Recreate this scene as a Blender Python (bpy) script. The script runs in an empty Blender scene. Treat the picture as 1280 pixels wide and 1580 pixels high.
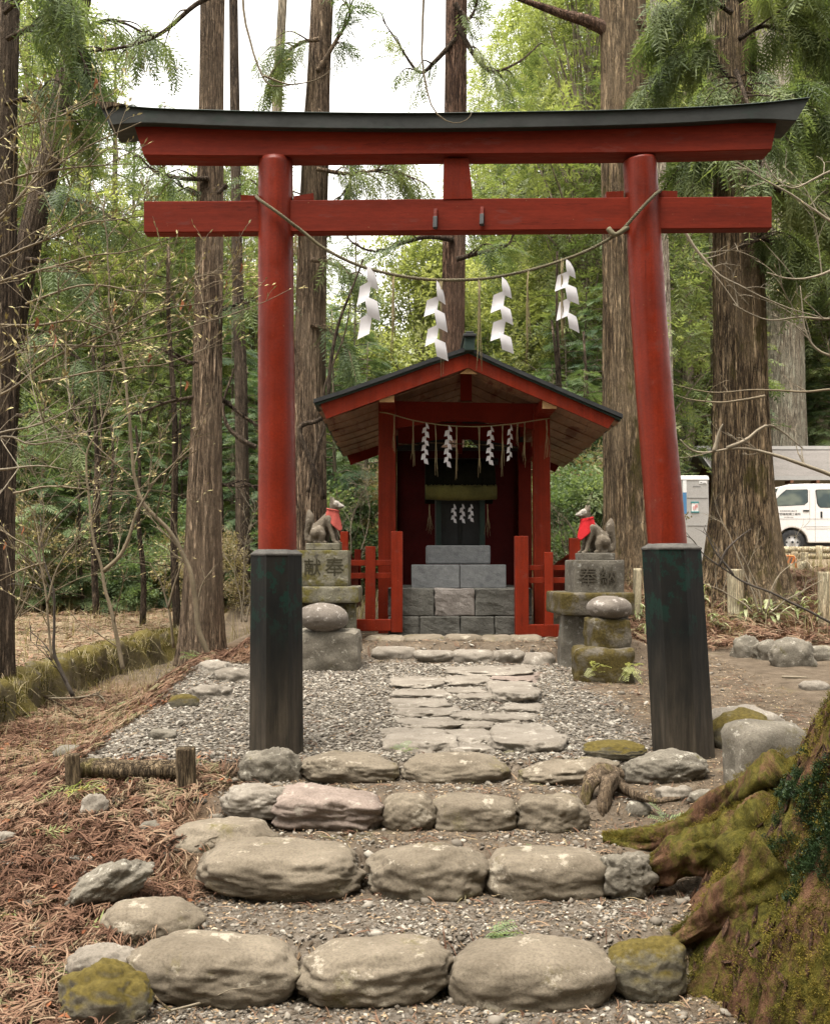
import bpy, bmesh, math, random
import numpy as np
from mathutils import Vector, Matrix, noise, Euler
sc = bpy.context.scene
COL = sc.collection
R = math.radians
rng = np.random.default_rng(7)
random.seed(7)

# ---------------------------------------------------------------- camera model
F, CX, CY, HZ, CAMH = 1550.0, 640.0, 790.0, 870.0, 1.376
PITCH = math.atan((HZ-CY)/F)
_ct, _st = math.cos(PITCH), math.sin(PITCH)
def at(px, py, Y):
    u, v = (px-CX)/F, (CY-py)/F
    d = Vector((u, _ct-v*_st, _st+v*_ct))
    k = Y/d.y
    return Vector((d.x*k, Y, CAMH+d.z*k))
def sp(Y): return F/Y            # pixels per metre at distance Y

# ---------------------------------------------------------------- terrain
def ss(a, b, x):
    t = np.clip((x-a)/(b-a), 0, 1); return t*t*(3-2*t)
def wall_x(y): return -4.05-0.42*np.sin(np.clip((y-9.0)/10.0, 0, 1)*math.pi)
def snoise(x, y):
    return (np.sin(x*1.7+y*.9)+np.sin(x*.6-y*2.1+1.3)+.5*np.sin(x*4.3+y*3.1)+.5*np.sin(x*3.7-y*5.2+.4)+.3*np.sin(x*9.1+y*7.7)+.3*np.sin(11.3*x-8.9*y))/3.3
def ground(x, y):
    x = np.asarray(x, float); y = np.asarray(y, float)
    # stepped approach
    st = -.62 + .19*ss(4.80, 5.0, y)+.18*ss(5.68, 5.88, y)+.13*ss(6.34, 6.5, y)+.12*ss(7.0, 7.14, y)
    st = np.where(y < 4.5, -.62-.02*(4.5-y), st)
    sm = np.interp(y, [0, 4.5, 5.7, 6.9, 7.4], [-.75, -.62, -.36, -.08, 0])
    m = ss(-1.75, -1.2, x)*(1-ss(1.15, 1.7, x))
    front = sm*(1-m)+st*m
    back = .0585*(y-7.3)
    back = np.where(y > 11.3, .234+.02*(y-11.3), back)
    z = np.where(y < 7.3, front, back)
    # terrace in front of the shrine
    tm = ss(11.45, 11.75, y)*ss(-2.3, -1.9, x)*(1-ss(2.6, 3.0, x))
    z = z + tm*(.455-z)
    # right bank up to the parking
    rb = ss(1.9, 3.2, x)*ss(13.4, 17.6, y)
    z = z + rb*(1.12-z+.05*np.clip(y-17.6, 0, 10))
    cb = (1-ss(1.9, 3.2, x))*ss(-1.5, 0, x)*ss(17, 21, y)
    z = z + cb*.5
    # ditch and forest floor on the left
    xw = wall_x(y)
    dt = (1-ss(xw+.9, xw+2.0, x))*(1-ss(19, 23, y))
    z = z + dt*(-.32-z)*.9
    fl = (1-ss(xw-.12, xw+.02, x))
    zf = .1+.012*np.clip(y-9, 0, 30)+.25*ss(20, 40, y)
    z = z*(1-fl)+zf*fl
    # right foreground hollow by the roots
    z = z + .10*ss(1.3, 2.2, x)*(1-ss(6.2, 7.2, y))
    # wooded slope far behind
    hill = np.clip(y-27, 0, None)
    hz = np.where(hill < 12, hill*hill/24*.36, (hill-6)*.36)
    hz = hz*(.75+.25*np.sin(x*.05+.6))
    hz = np.minimum(hz, 15+.03*hill)
    z = z + hz*(1-.85*ss(5, 11, x)*(1-ss(34, 44, y)))
    amp = .018+.05*ss(3, 6, np.abs(x))+.1*ss(16, 30, y)
    return z + amp*snoise(x*1.3, y*1.3)+.006*snoise(x*7, y*7)
def gz(x, y): return float(ground(x, y))
def gp(px, py, y0=3.2, y1=60):
    prev = None; Y = y0
    while Y < y1:
        p = at(px, py, Y)
        h = p.z-gz(p.x, p.y)
        if h <= 0:
            if prev is None: return p
            t = prev[1]/(prev[1]-h)
            return at(px, py, prev[0]+(Y-prev[0])*t)
        prev = (Y, h); Y += .04 if Y < 20 else .3
    return at(px, py, y1)

# ---------------------------------------------------------------- object helpers
ORG = {}
def tag(o, label=None, cat=None, group=None, kind=None):
    if label: o['label'] = label
    if cat: o['category'] = cat
    if group: o['group'] = group
    if kind: o['kind'] = kind
    return o
def thing(name, loc, label, cat, group=None):
    o = bpy.data.objects.new(name, None); COL.objects.link(o)
    o.empty_display_size = .1
    o.location = loc; ORG[o] = Vector(loc)
    return tag(o, label, cat, group)
def obj(name, verts, faces, mat, parent=None, org=None, smooth=True, attr=None, mats=None, midx=None):
    """verts in world coordinates; stored relative to the object's own origin"""
    V = np.asarray([tuple(v) for v in verts] if not isinstance(verts, np.ndarray) else verts, dtype=np.float64)
    if parent is not None: o0 = ORG[parent]
    elif org is not None: o0 = Vector(org)
    else:
        mn, mx = V.min(0), V.max(0); o0 = Vector(((mn[0]+mx[0])/2, (mn[1]+mx[1])/2, mn[2]))
    if parent is not None and org is not None: o0 = Vector(org)
    V = V-np.array(o0)
    me = bpy.data.meshes.new(name)
    if isinstance(faces, np.ndarray):
        n, k = faces.shape
        me.vertices.add(len(V)); me.vertices.foreach_set('co', V.astype(np.float32).ravel())
        me.loops.add(n*k); me.loops.foreach_set('vertex_index', faces.astype(np.int32).ravel())
        me.polygons.add(n); me.polygons.foreach_set('loop_start', np.arange(0, n*k, k, dtype=np.int32))
        me.update(calc_edges=True)
    else:
        me.from_pydata(V.tolist(), [], faces); me.update()
    if smooth: me.polygons.foreach_set('use_smooth', np.ones(len(me.polygons), bool))
    if attr is not None:
        a = me.attributes.new('tint', 'FLOAT', 'POINT'); a.data.foreach_set('value', np.asarray(attr, np.float32))
    for m in (mats or [mat]): me.materials.append(m)
    if midx is not None: me.polygons.foreach_set('material_index', np.asarray(midx, np.int32))
    o = bpy.data.objects.new(name, me); COL.objects.link(o)
    if parent is not None:
        o.parent = parent; o.location = o0-ORG[parent]
    else: o.location = o0
    ORG[o] = Vector(o0)
    return o
def link_mesh(name, me, parent):
    o = bpy.data.objects.new(name, me); COL.objects.link(o); o.parent = parent; return o
def copy_tree(o, parent=None, depth=0):
    c = o.copy(); COL.objects.link(c)
    if parent is not None: c.parent = parent
    for ch in list(o.children): copy_tree(ch, c, depth+1)
    return c

class MB:
    def __init__(s): s.v = []; s.f = []; s.m = []
    def add(s, v, f, mi=0):
        k = len(s.v); s.v += [Vector(p) for p in v]; s.f += [tuple(i+k for i in q) for q in f]; s.m += [mi]*len(f); return s
    def box(s, c, size, rot=None, bev=0.0, mi=0, taper=(1, 1)):
        hx, hy, hz = size[0]/2, size[1]/2, size[2]/2
        M = rot if isinstance(rot, Matrix) else (Euler(rot).to_matrix() if rot else None)
        def tr(p):
            p = Vector(p)
            if M: p = M @ p
            return p+Vector(c)
        if bev <= 0:
            pts = [(x*hx*(taper[0] if z > 0 else 1), y*hy*(taper[1] if z > 0 else 1), z*hz) for z in (-1, 1) for y in (-1, 1) for x in (-1, 1)]
            return s.add([tr(p) for p in pts], [(0, 2, 3, 1), (4, 5, 7, 6), (0, 1, 5, 4), (2, 6, 7, 3), (0, 4, 6, 2), (1, 3, 7, 5)], mi)
        bm = bmesh.new(); bmesh.ops.create_cube(bm, size=1)
        for v in bm.verts:
            tz = v.co.z > 0
            v.co = Vector((v.co.x*size[0]*(taper[0] if tz else 1), v.co.y*size[1]*(taper[1] if tz else 1), v.co.z*size[2]))
        bmesh.ops.bevel(bm, geom=bm.edges[:], offset=min(bev, min(size)*.45), segments=2, profile=.6, affect='EDGES')
        bm.verts.ensure_lookup_table(); bm.verts.index_update()
        s.add([tr(v.co) for v in bm.verts], [tuple(v.index for v in f.verts) for f in bm.faces], mi); bm.free(); return s
    def span(s, a, b, w, h, bev=0.0, mi=0, up=(0, 0, 1)):
        """a bar of section w x h from a to b"""
        a, b = Vector(a), Vector(b); d = b-a; y = d.normalized(); x = y.cross(Vector(up)).normalized(); z = x.cross(y)
        M = Matrix((x, y, z)).transposed()
        return s.box((a+b)/2, (w, d.length, h), M, bev, mi)
    def tube(s, path, radii, seg=8, cap=True, mi=0, fn=None, up=None):
        path = [Vector(p) for p in path]; n = len(path)
        if not hasattr(radii, '__len__'): radii = [radii]*n
        k = len(s.v); nrm = None; V = []; Fc = []
        for i, p in enumerate(path):
            t = (path[min(i+1, n-1)]-path[max(i-1, 0)])
            t = t.normalized() if t.length > 1e-9 else Vector((0, 0, 1))
            if nrm is None:
                nrm = t.orthogonal().normalized() if abs(t.z) < .9 else (Vector((1, 0, 0))-t*t.x).normalized()
            else:
                nrm = (nrm-t*nrm.dot(t)); nrm = nrm.normalized() if nrm.length > 1e-6 else t.orthogonal().normalized()
            b = t.cross(nrm)
            for j in range(seg):
                a = 2*math.pi*j/seg; r = radii[i]
                if fn: r = r*fn(i/(n-1 if n > 1 else 1), a, p)
                V.append(p+nrm*(math.cos(a)*r)+b*(math.sin(a)*r))
        for i in range(n-1):
            for j in range(seg):
                j2 = (j+1) % seg
                Fc.append((i*seg+j, i*seg+j2, (i+1)*seg+j2, (i+1)*seg+j))
        if cap:
            Fc.append(tuple(range(seg-1, -1, -1))); Fc.append(tuple((n-1)*seg+j for j in range(seg)))
        return s.add(V, Fc, mi)
    def prism(s, poly, y0, y1, mi=0):
        """poly: list of (x,z); extruded from y0 to y1"""
        n = len(poly)
        v = [(p[0], y0, p[1]) for p in poly]+[(p[0], y1, p[1]) for p in poly]
        f = [tuple(range(n)), tuple(range(2*n-1, n-1, -1))]+[(i, i+n, (i+1) % n+n, (i+1) % n) for i in range(n)]
        return s.add(v, f, mi)
    def loft(s, rings, close=True, cap=True, mi=0):
        n = len(rings[0]); V = [p for r in rings for p in r]; Fc = []
        for i in range(len(rings)-1):
            for j in range(n if close else n-1):
                j2 = (j+1) % n
                Fc.append((i*n+j, i*n+j2, (i+1)*n+j2, (i+1)*n+j))
        if cap: Fc.append(tuple(range(n-1, -1, -1))); Fc.append(tuple((len(rings)-1)*n+j for j in range(n)))
        return s.add(V, Fc, mi)
    def build(s, name, mat, parent=None, org=None, smooth=False, mats=None, bev=0):
        if bev:
            bm = bmesh.new(); vs = [bm.verts.new(v) for v in s.v]
            for f in s.f:
                try: bm.faces.new([vs[i] for i in f])
                except ValueError: pass
            bmesh.ops.recalc_face_normals(bm, faces=bm.faces[:])
            ed = [e for e in bm.edges if len(e.link_faces) == 2 and e.calc_face_angle(0) > .5]
            bmesh.ops.bevel(bm, geom=ed, offset=bev, segments=2, profile=.6, affect='EDGES')
            bm.verts.index_update()
            s.v = [v.co.copy() for v in bm.verts]; s.f = [tuple(v.index for v in f.verts) for f in bm.faces]; s.m = [0]*len(s.f); bm.free()
        return obj(name, s.v, s.f, mat, parent, org, smooth, None, mats, s.m if mats else None)

def spline(pts, n):
    """Catmull-Rom through points"""
    P = [Vector(p) for p in pts]
    if len(P) < 3:
        return [P[0].lerp(P[-1], i/(n-1)) for i in range(n)]
    out = []
    m = len(P)-1
    for i in range(n):
        t = i/(n-1)*m; k = min(int(t), m-1); u = t-k
        p0 = P[max(k-1, 0)]; p1 = P[k]; p2 = P[k+1]; p3 = P[min(k+2, m)]
        out.append(.5*((2*p1)+(p2-p0)*u+(2*p0-5*p1+4*p2-p3)*u*u+(3*p1-p0-3*p2+p3)*u*u*u))
    return out
def lerp_list(vals, n):
    return list(np.interp(np.linspace(0, 1, n), np.linspace(0, 1, len(vals)), vals))
# ---------------------------------------------------------------- materials
class NT:
    def __init__(s, name):
        s.mat = bpy.data.materials.new(name); s.mat.use_nodes = True
        s.t = s.mat.node_tree; s.n = s.t.nodes; s.l = s.t.links
        s.b = s.n['Principled BSDF']; s.out = s.n['Material Output']
        s._co = None
    def new(s, ty, **kw):
        n = s.n.new(ty)
        for k, v in kw.items(): setattr(n, k, v)
        return n
    def link(s, a, b): s.l.new(a, b)
    def coords(s, world=False):
        if s._co is None:
            tc = s.new('ShaderNodeTexCoord')
            if world:
                g = s.new('ShaderNodeNewGeometry'); s._co = g.outputs['Position']
            else:
                oi = s.new('ShaderNodeObjectInfo'); m = s.new('ShaderNodeVectorMath', operation='MULTIPLY_ADD')
                cb = s.new('ShaderNodeCombineXYZ')
                s.link(oi.outputs['Random'], cb.inputs[0]); s.link(oi.outputs['Random'], cb.inputs[1])
                m.inputs[1].default_value = (37, 53, 11); s.link(cb.outputs[0], m.inputs[0]); s.link(tc.outputs['Object'], m.inputs[2])
                s._co = m.outputs[0]
        return s._co
    def noise(s, scale, mapping=(1, 1, 1), detail=4, rough=.6, dist=0.0):
        mp = s.new('ShaderNodeMapping'); mp.inputs['Scale'].default_value = mapping
        s.link(s.coords(), mp.inputs['Vector'])
        n = s.new('ShaderNodeTexNoise'); n.inputs['Scale'].default_value = scale; n.inputs['Detail'].default_value = detail
        n.inputs['Roughness'].default_value = rough; n.inputs['Distortion'].default_value = dist
        s.link(mp.outputs[0], n.inputs['Vector']); return n.outputs[0]
    def voro(s, scale, mapping=(1, 1, 1), feature='F1', out='Distance', rnd=1):
        mp = s.new('ShaderNodeMapping'); mp.inputs['Scale'].default_value = mapping
        s.link(s.coords(), mp.inputs['Vector'])
        n = s.new('ShaderNodeTexVoronoi', feature=feature); n.inputs['Scale'].default_value = scale
        n.inputs['Randomness'].default_value = rnd
        s.link(mp.outputs[0], n.inputs['Vector']); return n.outputs[out]
    def ramp(s, fac, stops, interp='LINEAR'):
        r = s.new('ShaderNodeValToRGB'); r.color_ramp.interpolation = interp
        e = r.color_ramp.elements
        while len(e) < len(stops): e.new(.5)
        for el, (p, c) in zip(e, stops):
            el.position = p; el.color = (*c, 1) if hasattr(c, '__len__') else (c, c, c, 1)
        s.link(fac, r.inputs[0]); return r.outputs[0]
    def mix(s, fac, a, b, mode='MIX'):
        m = s.new('ShaderNodeMix', data_type='RGBA', blend_type=mode)
        for sock, v in ((m.inputs[0], fac), (m.inputs[6], a), (m.inputs[7], b)):
            if hasattr(v, 'is_linked') or hasattr(v, 'links'): s.link(v, sock)
            elif hasattr(v, '__len__'): sock.default_value = (*v, 1)
            else: sock.default_value = v
        return m.outputs[2]
    def math(s, op, a, b=None, clamp=False):
        m = s.new('ShaderNodeMath', operation=op, use_clamp=clamp)
        for sock, v in ((m.inputs[0], a), (m.inputs[1], b)):
            if v is None: continue
            if hasattr(v, 'links'): s.link(v, sock)
            else: sock.default_value = v
        return m.outputs[0]
    def up(s, lo=.3, hi=.8):
        g = s.new('ShaderNodeNewGeometry'); sx = s.new('ShaderNodeSeparateXYZ'); s.link(g.outputs['Normal'], sx.inputs[0])
        r = s.new('ShaderNodeMapRange'); r.inputs[1].default_value = lo; r.inputs[2].default_value = hi
        s.link(sx.outputs[2], r.inputs[0]); return r.outputs[0]
    def bump(s, h, strength=.5, dist=.02):
        b = s.new('ShaderNodeBump'); b.inputs['Strength'].default_value = strength; b.inputs['Distance'].default_value = dist
        s.link(h, b.inputs['Height'])
        if s.b.inputs['Normal'].is_linked: s.link(s.b.inputs['Normal'].links[0].from_socket, b.inputs['Normal'])
        s.link(b.outputs[0], s.b.inputs['Normal'])
    def done(s, col, rough=.8, spec=.3):
        if hasattr(col, 'links'): s.link(col, s.b.inputs['Base Color'])
        else: s.b.inputs['Base Color'].default_value = (*col, 1)
        if hasattr(rough, 'links'): s.link(rough, s.b.inputs['Roughness'])
        else: s.b.inputs['Roughness'].default_value = rough
        s.b.inputs['Specular IOR Level'].default_value = spec
        return s.mat

def m_paint(name, c, dark=.72, rough=.5, grain=(1, 1, 1), wear=None, spec=.4, crack=None):
    t = NT(name)
    col = t.ramp(t.noise(3.0, grain, 5), [(.3, tuple(x*dark for x in c)), (.7, c)])
    fine = t.ramp(t.noise(60, grain, 3), [(.35, .82), (.6, 1.0)])
    col = t.mix(1, col, fine, 'MULTIPLY')
    if wear:
        f = t.ramp(t.noise(wear[1], grain, 6, .7), [(wear[2], 0), (wear[2]+.05, 1)])
        col = t.mix(f, col, wear[0])
    if crack:
        ck = t.noise(26, crack, 5, .6); f = t.ramp(ck, [(.0, 0), (.645, 0), (.66, .8), (.675, 0)]); col = t.mix(f, col, tuple(x*.25 for x in c)); t.bump(ck, .12, .006)
        st = t.ramp(t.noise(9, crack, 5, .7), [(.35, .72), (.6, 1.06)]); col = t.mix(1, col, st, 'MULTIPLY')
        sc_ = t.ramp(t.noise(40, (1, 1, 1), 2, .5), [(.755, 0), (.77, .7)]); col = t.mix(sc_, col, (c[0]*1.1, c[1]*5, c[2]*7))
    t.bump(t.noise(90, grain, 3), .15, .004)
    r = t.ramp(t.noise(14, grain, 4), [(.3, rough-.1), (.7, rough+.15)])
    return t.done(col, r, spec)
def m_stone(name, c1, c2, pale=None, moss=None, mossamt=.5, scale=4, bump=.5, dark=None, fine=70, mossup=False):
    t = NT(name)
    c1, c2 = tuple(x*.78 for x in c1), tuple(x*.78 for x in c2)
    if pale is not None: pale = tuple(x*.85 for x in pale)
    col = t.ramp(t.noise(scale, (1, 1, 1), 6, .65), [(.3, c1), (.68, c2)])
    sp_ = t.ramp(t.noise(fine, (1, 1, 1), 3, .7), [(.3, .7), (.5, 1.0), (.75, 1.2)])
    col = t.mix(1, col, sp_, 'MULTIPLY')
    if dark is not None:
        f = t.ramp(t.noise(scale*1.7, (1, 1, 1), 5, .7), [(.55, 0), (.63, .85)]); col = t.mix(f, col, dark)
    if pale is not None:
        f = t.ramp(t.noise(scale*2.2, (1, 1, 1.3), 6, .75), [(.575, 0), (.63, .8)]); col = t.mix(f, col, pale)
    if moss is not None:
        f = t.ramp(t.noise(scale*1.1, (1, 1, 1), 6, .7), [(1-mossamt-.06, 0), (1-mossamt+.06, 1)])
        if mossup: f = t.math('MULTIPLY', f, t.up(-.1, .5))
        mc = t.ramp(t.noise(45, (1, 1, 1), 3), [(.3, tuple(x*.5 for x in moss)), (.7, moss)])
        col = t.mix(f, col, mc)
    t.bump(t.noise(scale*3, (1, 1, 1), 6, .7), bump, .02)
    t.bump(t.noise(fine*1.3, (1, 1, 1), 3, .7), bump*.7, .004)
    return t.done(col, .9, .2)
def m_bark(name, c1, c2, c3, moss=None, vs=1.0, bump=.9):
    c1, c2, c3 = (tuple(min(x*k, .6) for x in c) for c, k in ((c1, 1.4), (c2, 1.85), (c3, 1.9)))
    t = NT(name)
    n1 = t.noise(16*vs, (1, 1, .07), 6, .6, .25)
    g = t.math('ABSOLUTE', t.math('SUBTRACT', n1, .5)); n2 = t.noise(30*vs, (1, 1, .11), 6, .7, .3); g2 = t.math('ABSOLUTE', t.math('SUBTRACT', n2, .5))
    tone = t.noise(11*vs, (1, 1, .12), 6, .75)
    col = t.ramp(tone, [(.32, tuple(.5*(a+b) for a, b in zip(c1, c2))), (.48, c2), (.64, c3)])
    col = t.mix(t.ramp(g, [(.012, .95), (.05, 0)]), col, tuple(x*.55 for x in c1)); col = t.mix(t.ramp(g2, [(.012, .8), (.045, 0)]), col, c1)
    n3 = t.noise(60*vs, (1, 1, .25), 4, .7)
    col = t.mix(1, col, t.ramp(n3, [(.3, .6), (.5, 1.0), (.7, 1.25)]), 'MULTIPLY')
    col = t.mix(t.ramp(t.noise(.9, (1, 1, .4), 3), [(.45, 0), (.65, .45)]), col, tuple(x*.75 for x in c3))
    if moss:
        f = t.ramp(t.noise(1.6, (1, 1, .5), 6, .75), [(.55, 0), (.64, .85)]); col = t.mix(f, col, moss)
    t.bump(t.ramp(g, [(0, 0), (.09, 1)]), bump, .06); t.bump(t.ramp(g2, [(0, 0), (.07, 1)]), bump, .03)
    return t.done(col, .9, .15)
def m_leaf(name, ca, cb, cc, trans=.35, rough=.55, spec=.25):
    t = NT(name)
    a = t.new('ShaderNodeAttribute'); a.attribute_name = 'tint'
    oi = t.new('ShaderNodeObjectInfo')
    f = t.math('ADD', a.outputs['Fac'], t.math('MULTIPLY', t.math('SUBTRACT', oi.outputs['Random'], .5), .3))
    col = t.ramp(f, [(.1, ca), (.5, cb), (.95, cc)])
    t.done(col, rough, spec)
    tr = t.new('ShaderNodeBsdfTranslucent'); mx = t.new('ShaderNodeMixShader'); mx.inputs[0].default_value = trans
    tc = t.mix(1, col, (1.3, 1.35, .7), 'MULTIPLY'); t.link(tc, tr.inputs[0])
    t.link(t.b.outputs[0], mx.inputs[1]); t.link(tr.outputs[0], mx.inputs[2]); t.link(mx.outputs[0], t.out.inputs[0])
    return t.mat
def m_tint(name, stops, rough=.85, spec=.15, bump=0):
    t = NT(name)
    a = t.new('ShaderNodeAttribute'); a.attribute_name = 'tint'
    col = t.ramp(a.outputs['Fac'], stops)
    if bump: t.bump(t.noise(80, (1, 1, 1), 3), bump, .003)
    return t.done(col, rough, spec)

RED = m_paint('vermilion_paint', (.170, .0175, .0058), .68, .42, (1, 1, 1), ((.13, .022, .012), 7, .62), .16, (1, 1, .035))
RED_H = m_paint('vermilion_beam_paint', (.172, .0185, .0070), .66, .58, (.25, 1, 1), ((.125, .024, .016), 9, .60), .12, (.035, 1, 1))
RED_IN = m_paint('shrine_red', (.14, .0125, .005), .68, .55, spec=.12)
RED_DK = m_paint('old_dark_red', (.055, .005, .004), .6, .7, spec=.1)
CAPBLK = m_paint('lintel_cap_paint', (.024, .027, .024), .5, .7, (.5, 1, 1), ((.012, .020, .015), 8, .55))
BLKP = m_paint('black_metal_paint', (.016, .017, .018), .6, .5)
GOLD = m_paint('cream_endgrain_paint', (.52, .33, .16), .8, .6)
GREENBLK = m_paint('green_black_copper', (.014, .035, .028), .5, .5)
def m_sleeve():
    t = NT('weathered_black_sleeve')
    base = t.ramp(t.noise(5, (1, 1, .25), 6, .7), [(.35, (.004, .005, .005)), (.65, (.013, .012, .010))])
    g = t.ramp(t.noise(9, (1, 1, .8), 6, .75), [(.53, 0), (.56, .8)])
    gs = t.new('ShaderNodeTexCoord'); sx = t.new('ShaderNodeSeparateXYZ'); t.link(gs.outputs['Object'], sx.inputs[0])
    hi = t.new('ShaderNodeMapRange'); hi.inputs[1].default_value = .75; hi.inputs[2].default_value = 1.1; t.link(sx.outputs[2], hi.inputs[0])
    col = t.mix(t.math('MULTIPLY', g, hi.outputs[0]), base, (.005, .022, .016))
    lo = t.new('ShaderNodeMapRange'); lo.inputs[1].default_value = .85; lo.inputs[2].default_value = .1; t.link(sx.outputs[2], lo.inputs[0])
    wood = t.ramp(t.noise(22, (1, 1, .05), 5, .7), [(.3, (.020, .016, .011)), (.65, (.080, .064, .046))])
    wf = t.math('MULTIPLY', lo.outputs[0], t.ramp(t.noise(4, (1, 1, .3), 6, .75), [(.3, .15), (.62, .95)]))
    col = t.mix(wf, col, wood)
    t.bump(t.noise(30, (1, 1, .08), 5), .4, .01)
    return t.done(col, .6, .14)
SLEEVE = m_sleeve()
GREYCAP = m_stone('grey_collar', (.06, .056, .05), (.12, .112, .10), scale=9, bump=.2)
ROPE = m_paint('straw_rope', (.14, .12, .07), .5, .85, (1, 1, 1))
STRAW = m_paint('straw', (.26, .21, .11), .6, .85)
def m_paper():
    t = NT('white_paper'); t.done((.58, .57, .59), .75, .1)
    tr = t.new('ShaderNodeBsdfTranslucent'); tr.inputs[0].default_value = (.6, .59, .62, 1); mx = t.new('ShaderNodeMixShader'); mx.inputs[0].default_value = .3
    t.link(t.b.outputs[0], mx.inputs[1]); t.link(tr.outputs[0], mx.inputs[2]); t.link(mx.outputs[0], t.out.inputs[0]); return t.mat
PAPER = m_paper()
BOULDER = m_stone('river_boulder', (.105, .085, .060), (.215, .180, .134), pale=(.34, .30, .235), moss=(.115, .095, .035), mossamt=.36, scale=2.6, bump=.45)
BOULDER_M = m_stone('mossy_boulder', (.11, .10, .075), (.21, .19, .145), pale=(.30, .28, .22), moss=(.095, .072, .016), mossamt=.68, scale=3.0, bump=.6, mossup=True)
FLAG = m_stone('flagstone', (.15, .128, .102), (.255, .225, .185), pale=(.34, .31, .262), scale=3.5, bump=.4)
REDROCK = m_stone('reddish_rock', (.15, .115, .095), (.27, .215, .18), pale=(.33, .29, .24), scale=4, bump=.6)
GREYROCK = m_stone('grey_rock', (.10, .088, .068), (.205, .182, .145), pale=(.36, .335, .28), moss=(.10, .085, .03), mossamt=.34, scale=5, bump=.6)
EGG = m_stone('egg_stone', (.105, .088, .072), (.185, .16, .135), pale=(.35, .32, .29), scale=5, bump=.35, fine=110)
PEDST = m_stone('pedestal_stone', (.095, .085, .055), (.20, .185, .14), pale=(.30, .28, .22), moss=(.105, .09, .022), mossamt=.46, scale=5, bump=.5, dark=(.05, .045, .035))
PEDGRY = m_stone('grey_pedestal_stone', (.075, .066, .052), (.15, .136, .11), pale=(.27, .26, .23), moss=(.08, .07, .025), mossamt=.33, scale=6, bump=.6)
MOSSBLK = m_stone('moss_block_stone', (.07, .06, .045), (.15, .13, .10), pale=(.28, .26, .22), moss=(.072, .054, .014), mossamt=.52, scale=4.5, bump=.9)
FOXST = m_stone('fox_stone', (.085, .068, .048), (.165, .138, .105), pale=(.29, .26, .21), scale=9, bump=.35, fine=140)
FOXFACE = m_stone('fox_pale_stone', (.24, .215, .185), (.34, .31, .275), scale=9, bump=.3)
BIB = m_paint('red_bib_cloth', (.36, .016, .02), .75, .85, spec=.1)
BIB2 = m_paint('faded_bib_cloth', (.34, .075, .06), .75, .85, spec=.1)
BLOCK1 = m_stone('grey_granite', (.125, .13, .135), (.20, .205, .205), scale=14, bump=.35, fine=120)
BLOCK2 = m_stone('dark_ashlar', (.06, .058, .05), (.125, .12, .105), scale=5, bump=1.0, moss=(.07, .062, .035), mossamt=.3)
BLOCK3 = m_stone('pale_ashlar', (.16, .14, .125), (.24, .215, .195), scale=5, bump=1.0)
SOFFIT = m_paint('weathered_soffit', (.34, .20, .13), .45, .55, (1, .12, 1), ((.13, .04, .025), 5, .55))
THATCH = m_paint('mossy_thatch', (.13, .12, .03), .4, .95)
BARK_A = m_bark('grey_brown_bark', (.036, .024, .016), (.125, .088, .058), (.215, .162, .112))
BARK_R = m_bark('red_brown_bark', (.03, .017, .012), (.10, .058, .038), (.17, .112, .08), vs=1.1)
BARK_B = m_bark('mossy_cedar_bark', (.030, .020, .012), (.115, .080, .046), (.21, .158, .10), moss=(.075, .062, .016), vs=.8)
BARK_D = m_bark('dark_bark', (.02, .014, .010), (.055, .040, .028), (.10, .075, .053))
BARK_P = m_bark('pale_bark', (.12, .095, .07), (.25, .21, .16), (.36, .31, .24))
BARK_BG = m_bark('far_bark', (.06, .05, .035), (.12, .10, .07), (.18, .15, .11), vs=.5, bump=.4)
TWIG = m_paint('grey_twig', (.185, .145, .09), .55, .85)
TWIG_P = m_paint('pale_twig', (.24, .2, .14), .6, .85)
TWIG_D = m_paint('dark_twig', (.06, .047, .035), .6, .85)
BUD = m_tint('tan_buds', [(0, (.22, .17, .07)), (.6, (.34, .29, .13)), (1, (.38, .36, .18))], .7)
DEADLEAF = m_tint('russet_dead_leaf', [(0, (.13, .045, .02)), (1, (.23, .09, .04))], .8)
WOOD = m_bark('cut_wood', (.13, .10, .06), (.25, .20, .135), (.36, .30, .21), vs=1.2, bump=.4)
WOODM = m_bark('mossy_log', (.028, .019, .011), (.075, .055, .033), (.14, .105, .065), moss=(.12, .10, .03), vs=1.4, bump=.6)
L_CEDAR = m_leaf('cedar_leaf', (.055, .082, .038), (.115, .155, .068), (.21, .235, .10), .42)
L_MID = m_leaf('light_cedar_leaf', (.085, .115, .05), (.165, .20, .085), (.30, .315, .15), .45)
L_DARK = m_leaf('dark_conifer_leaf', (.045, .078, .042), (.10, .145, .075), (.18, .225, .115), .35)
L_YEL = m_leaf('yellow_green_leaf', (.12, .145, .055), (.225, .25, .10), (.37, .375, .18), .48)
L_FIR = m_leaf('fir_leaf', (.062, .098, .046), (.13, .18, .088), (.235, .28, .14), .38)
L_TAN = m_leaf('dry_understory_leaf', (.13, .10, .05), (.23, .185, .105), (.33, .28, .18), .35)
L_SASA = m_leaf('bamboo_grass_leaf', (.13, .15, .055), (.24, .26, .13), (.42, .42, .27), .3)
L_MOSS = m_leaf('moss_leaf', (.026, .027, .006), (.072, .064, .012), (.135, .102, .022), .25, .9, .05)
L_IVY = m_leaf('dark_creeper_leaf', (.008, .016, .007), (.016, .030, .012), (.030, .052, .018), .15, .5, .2)
PEBBLE = m_tint('gravel_stone', [(0, (.062, .052, .040)), (.45, (.13, .112, .09)), (.8, (.20, .178, .147)), (1, (.32, .295, .25))], .9, .2, .3)
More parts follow.
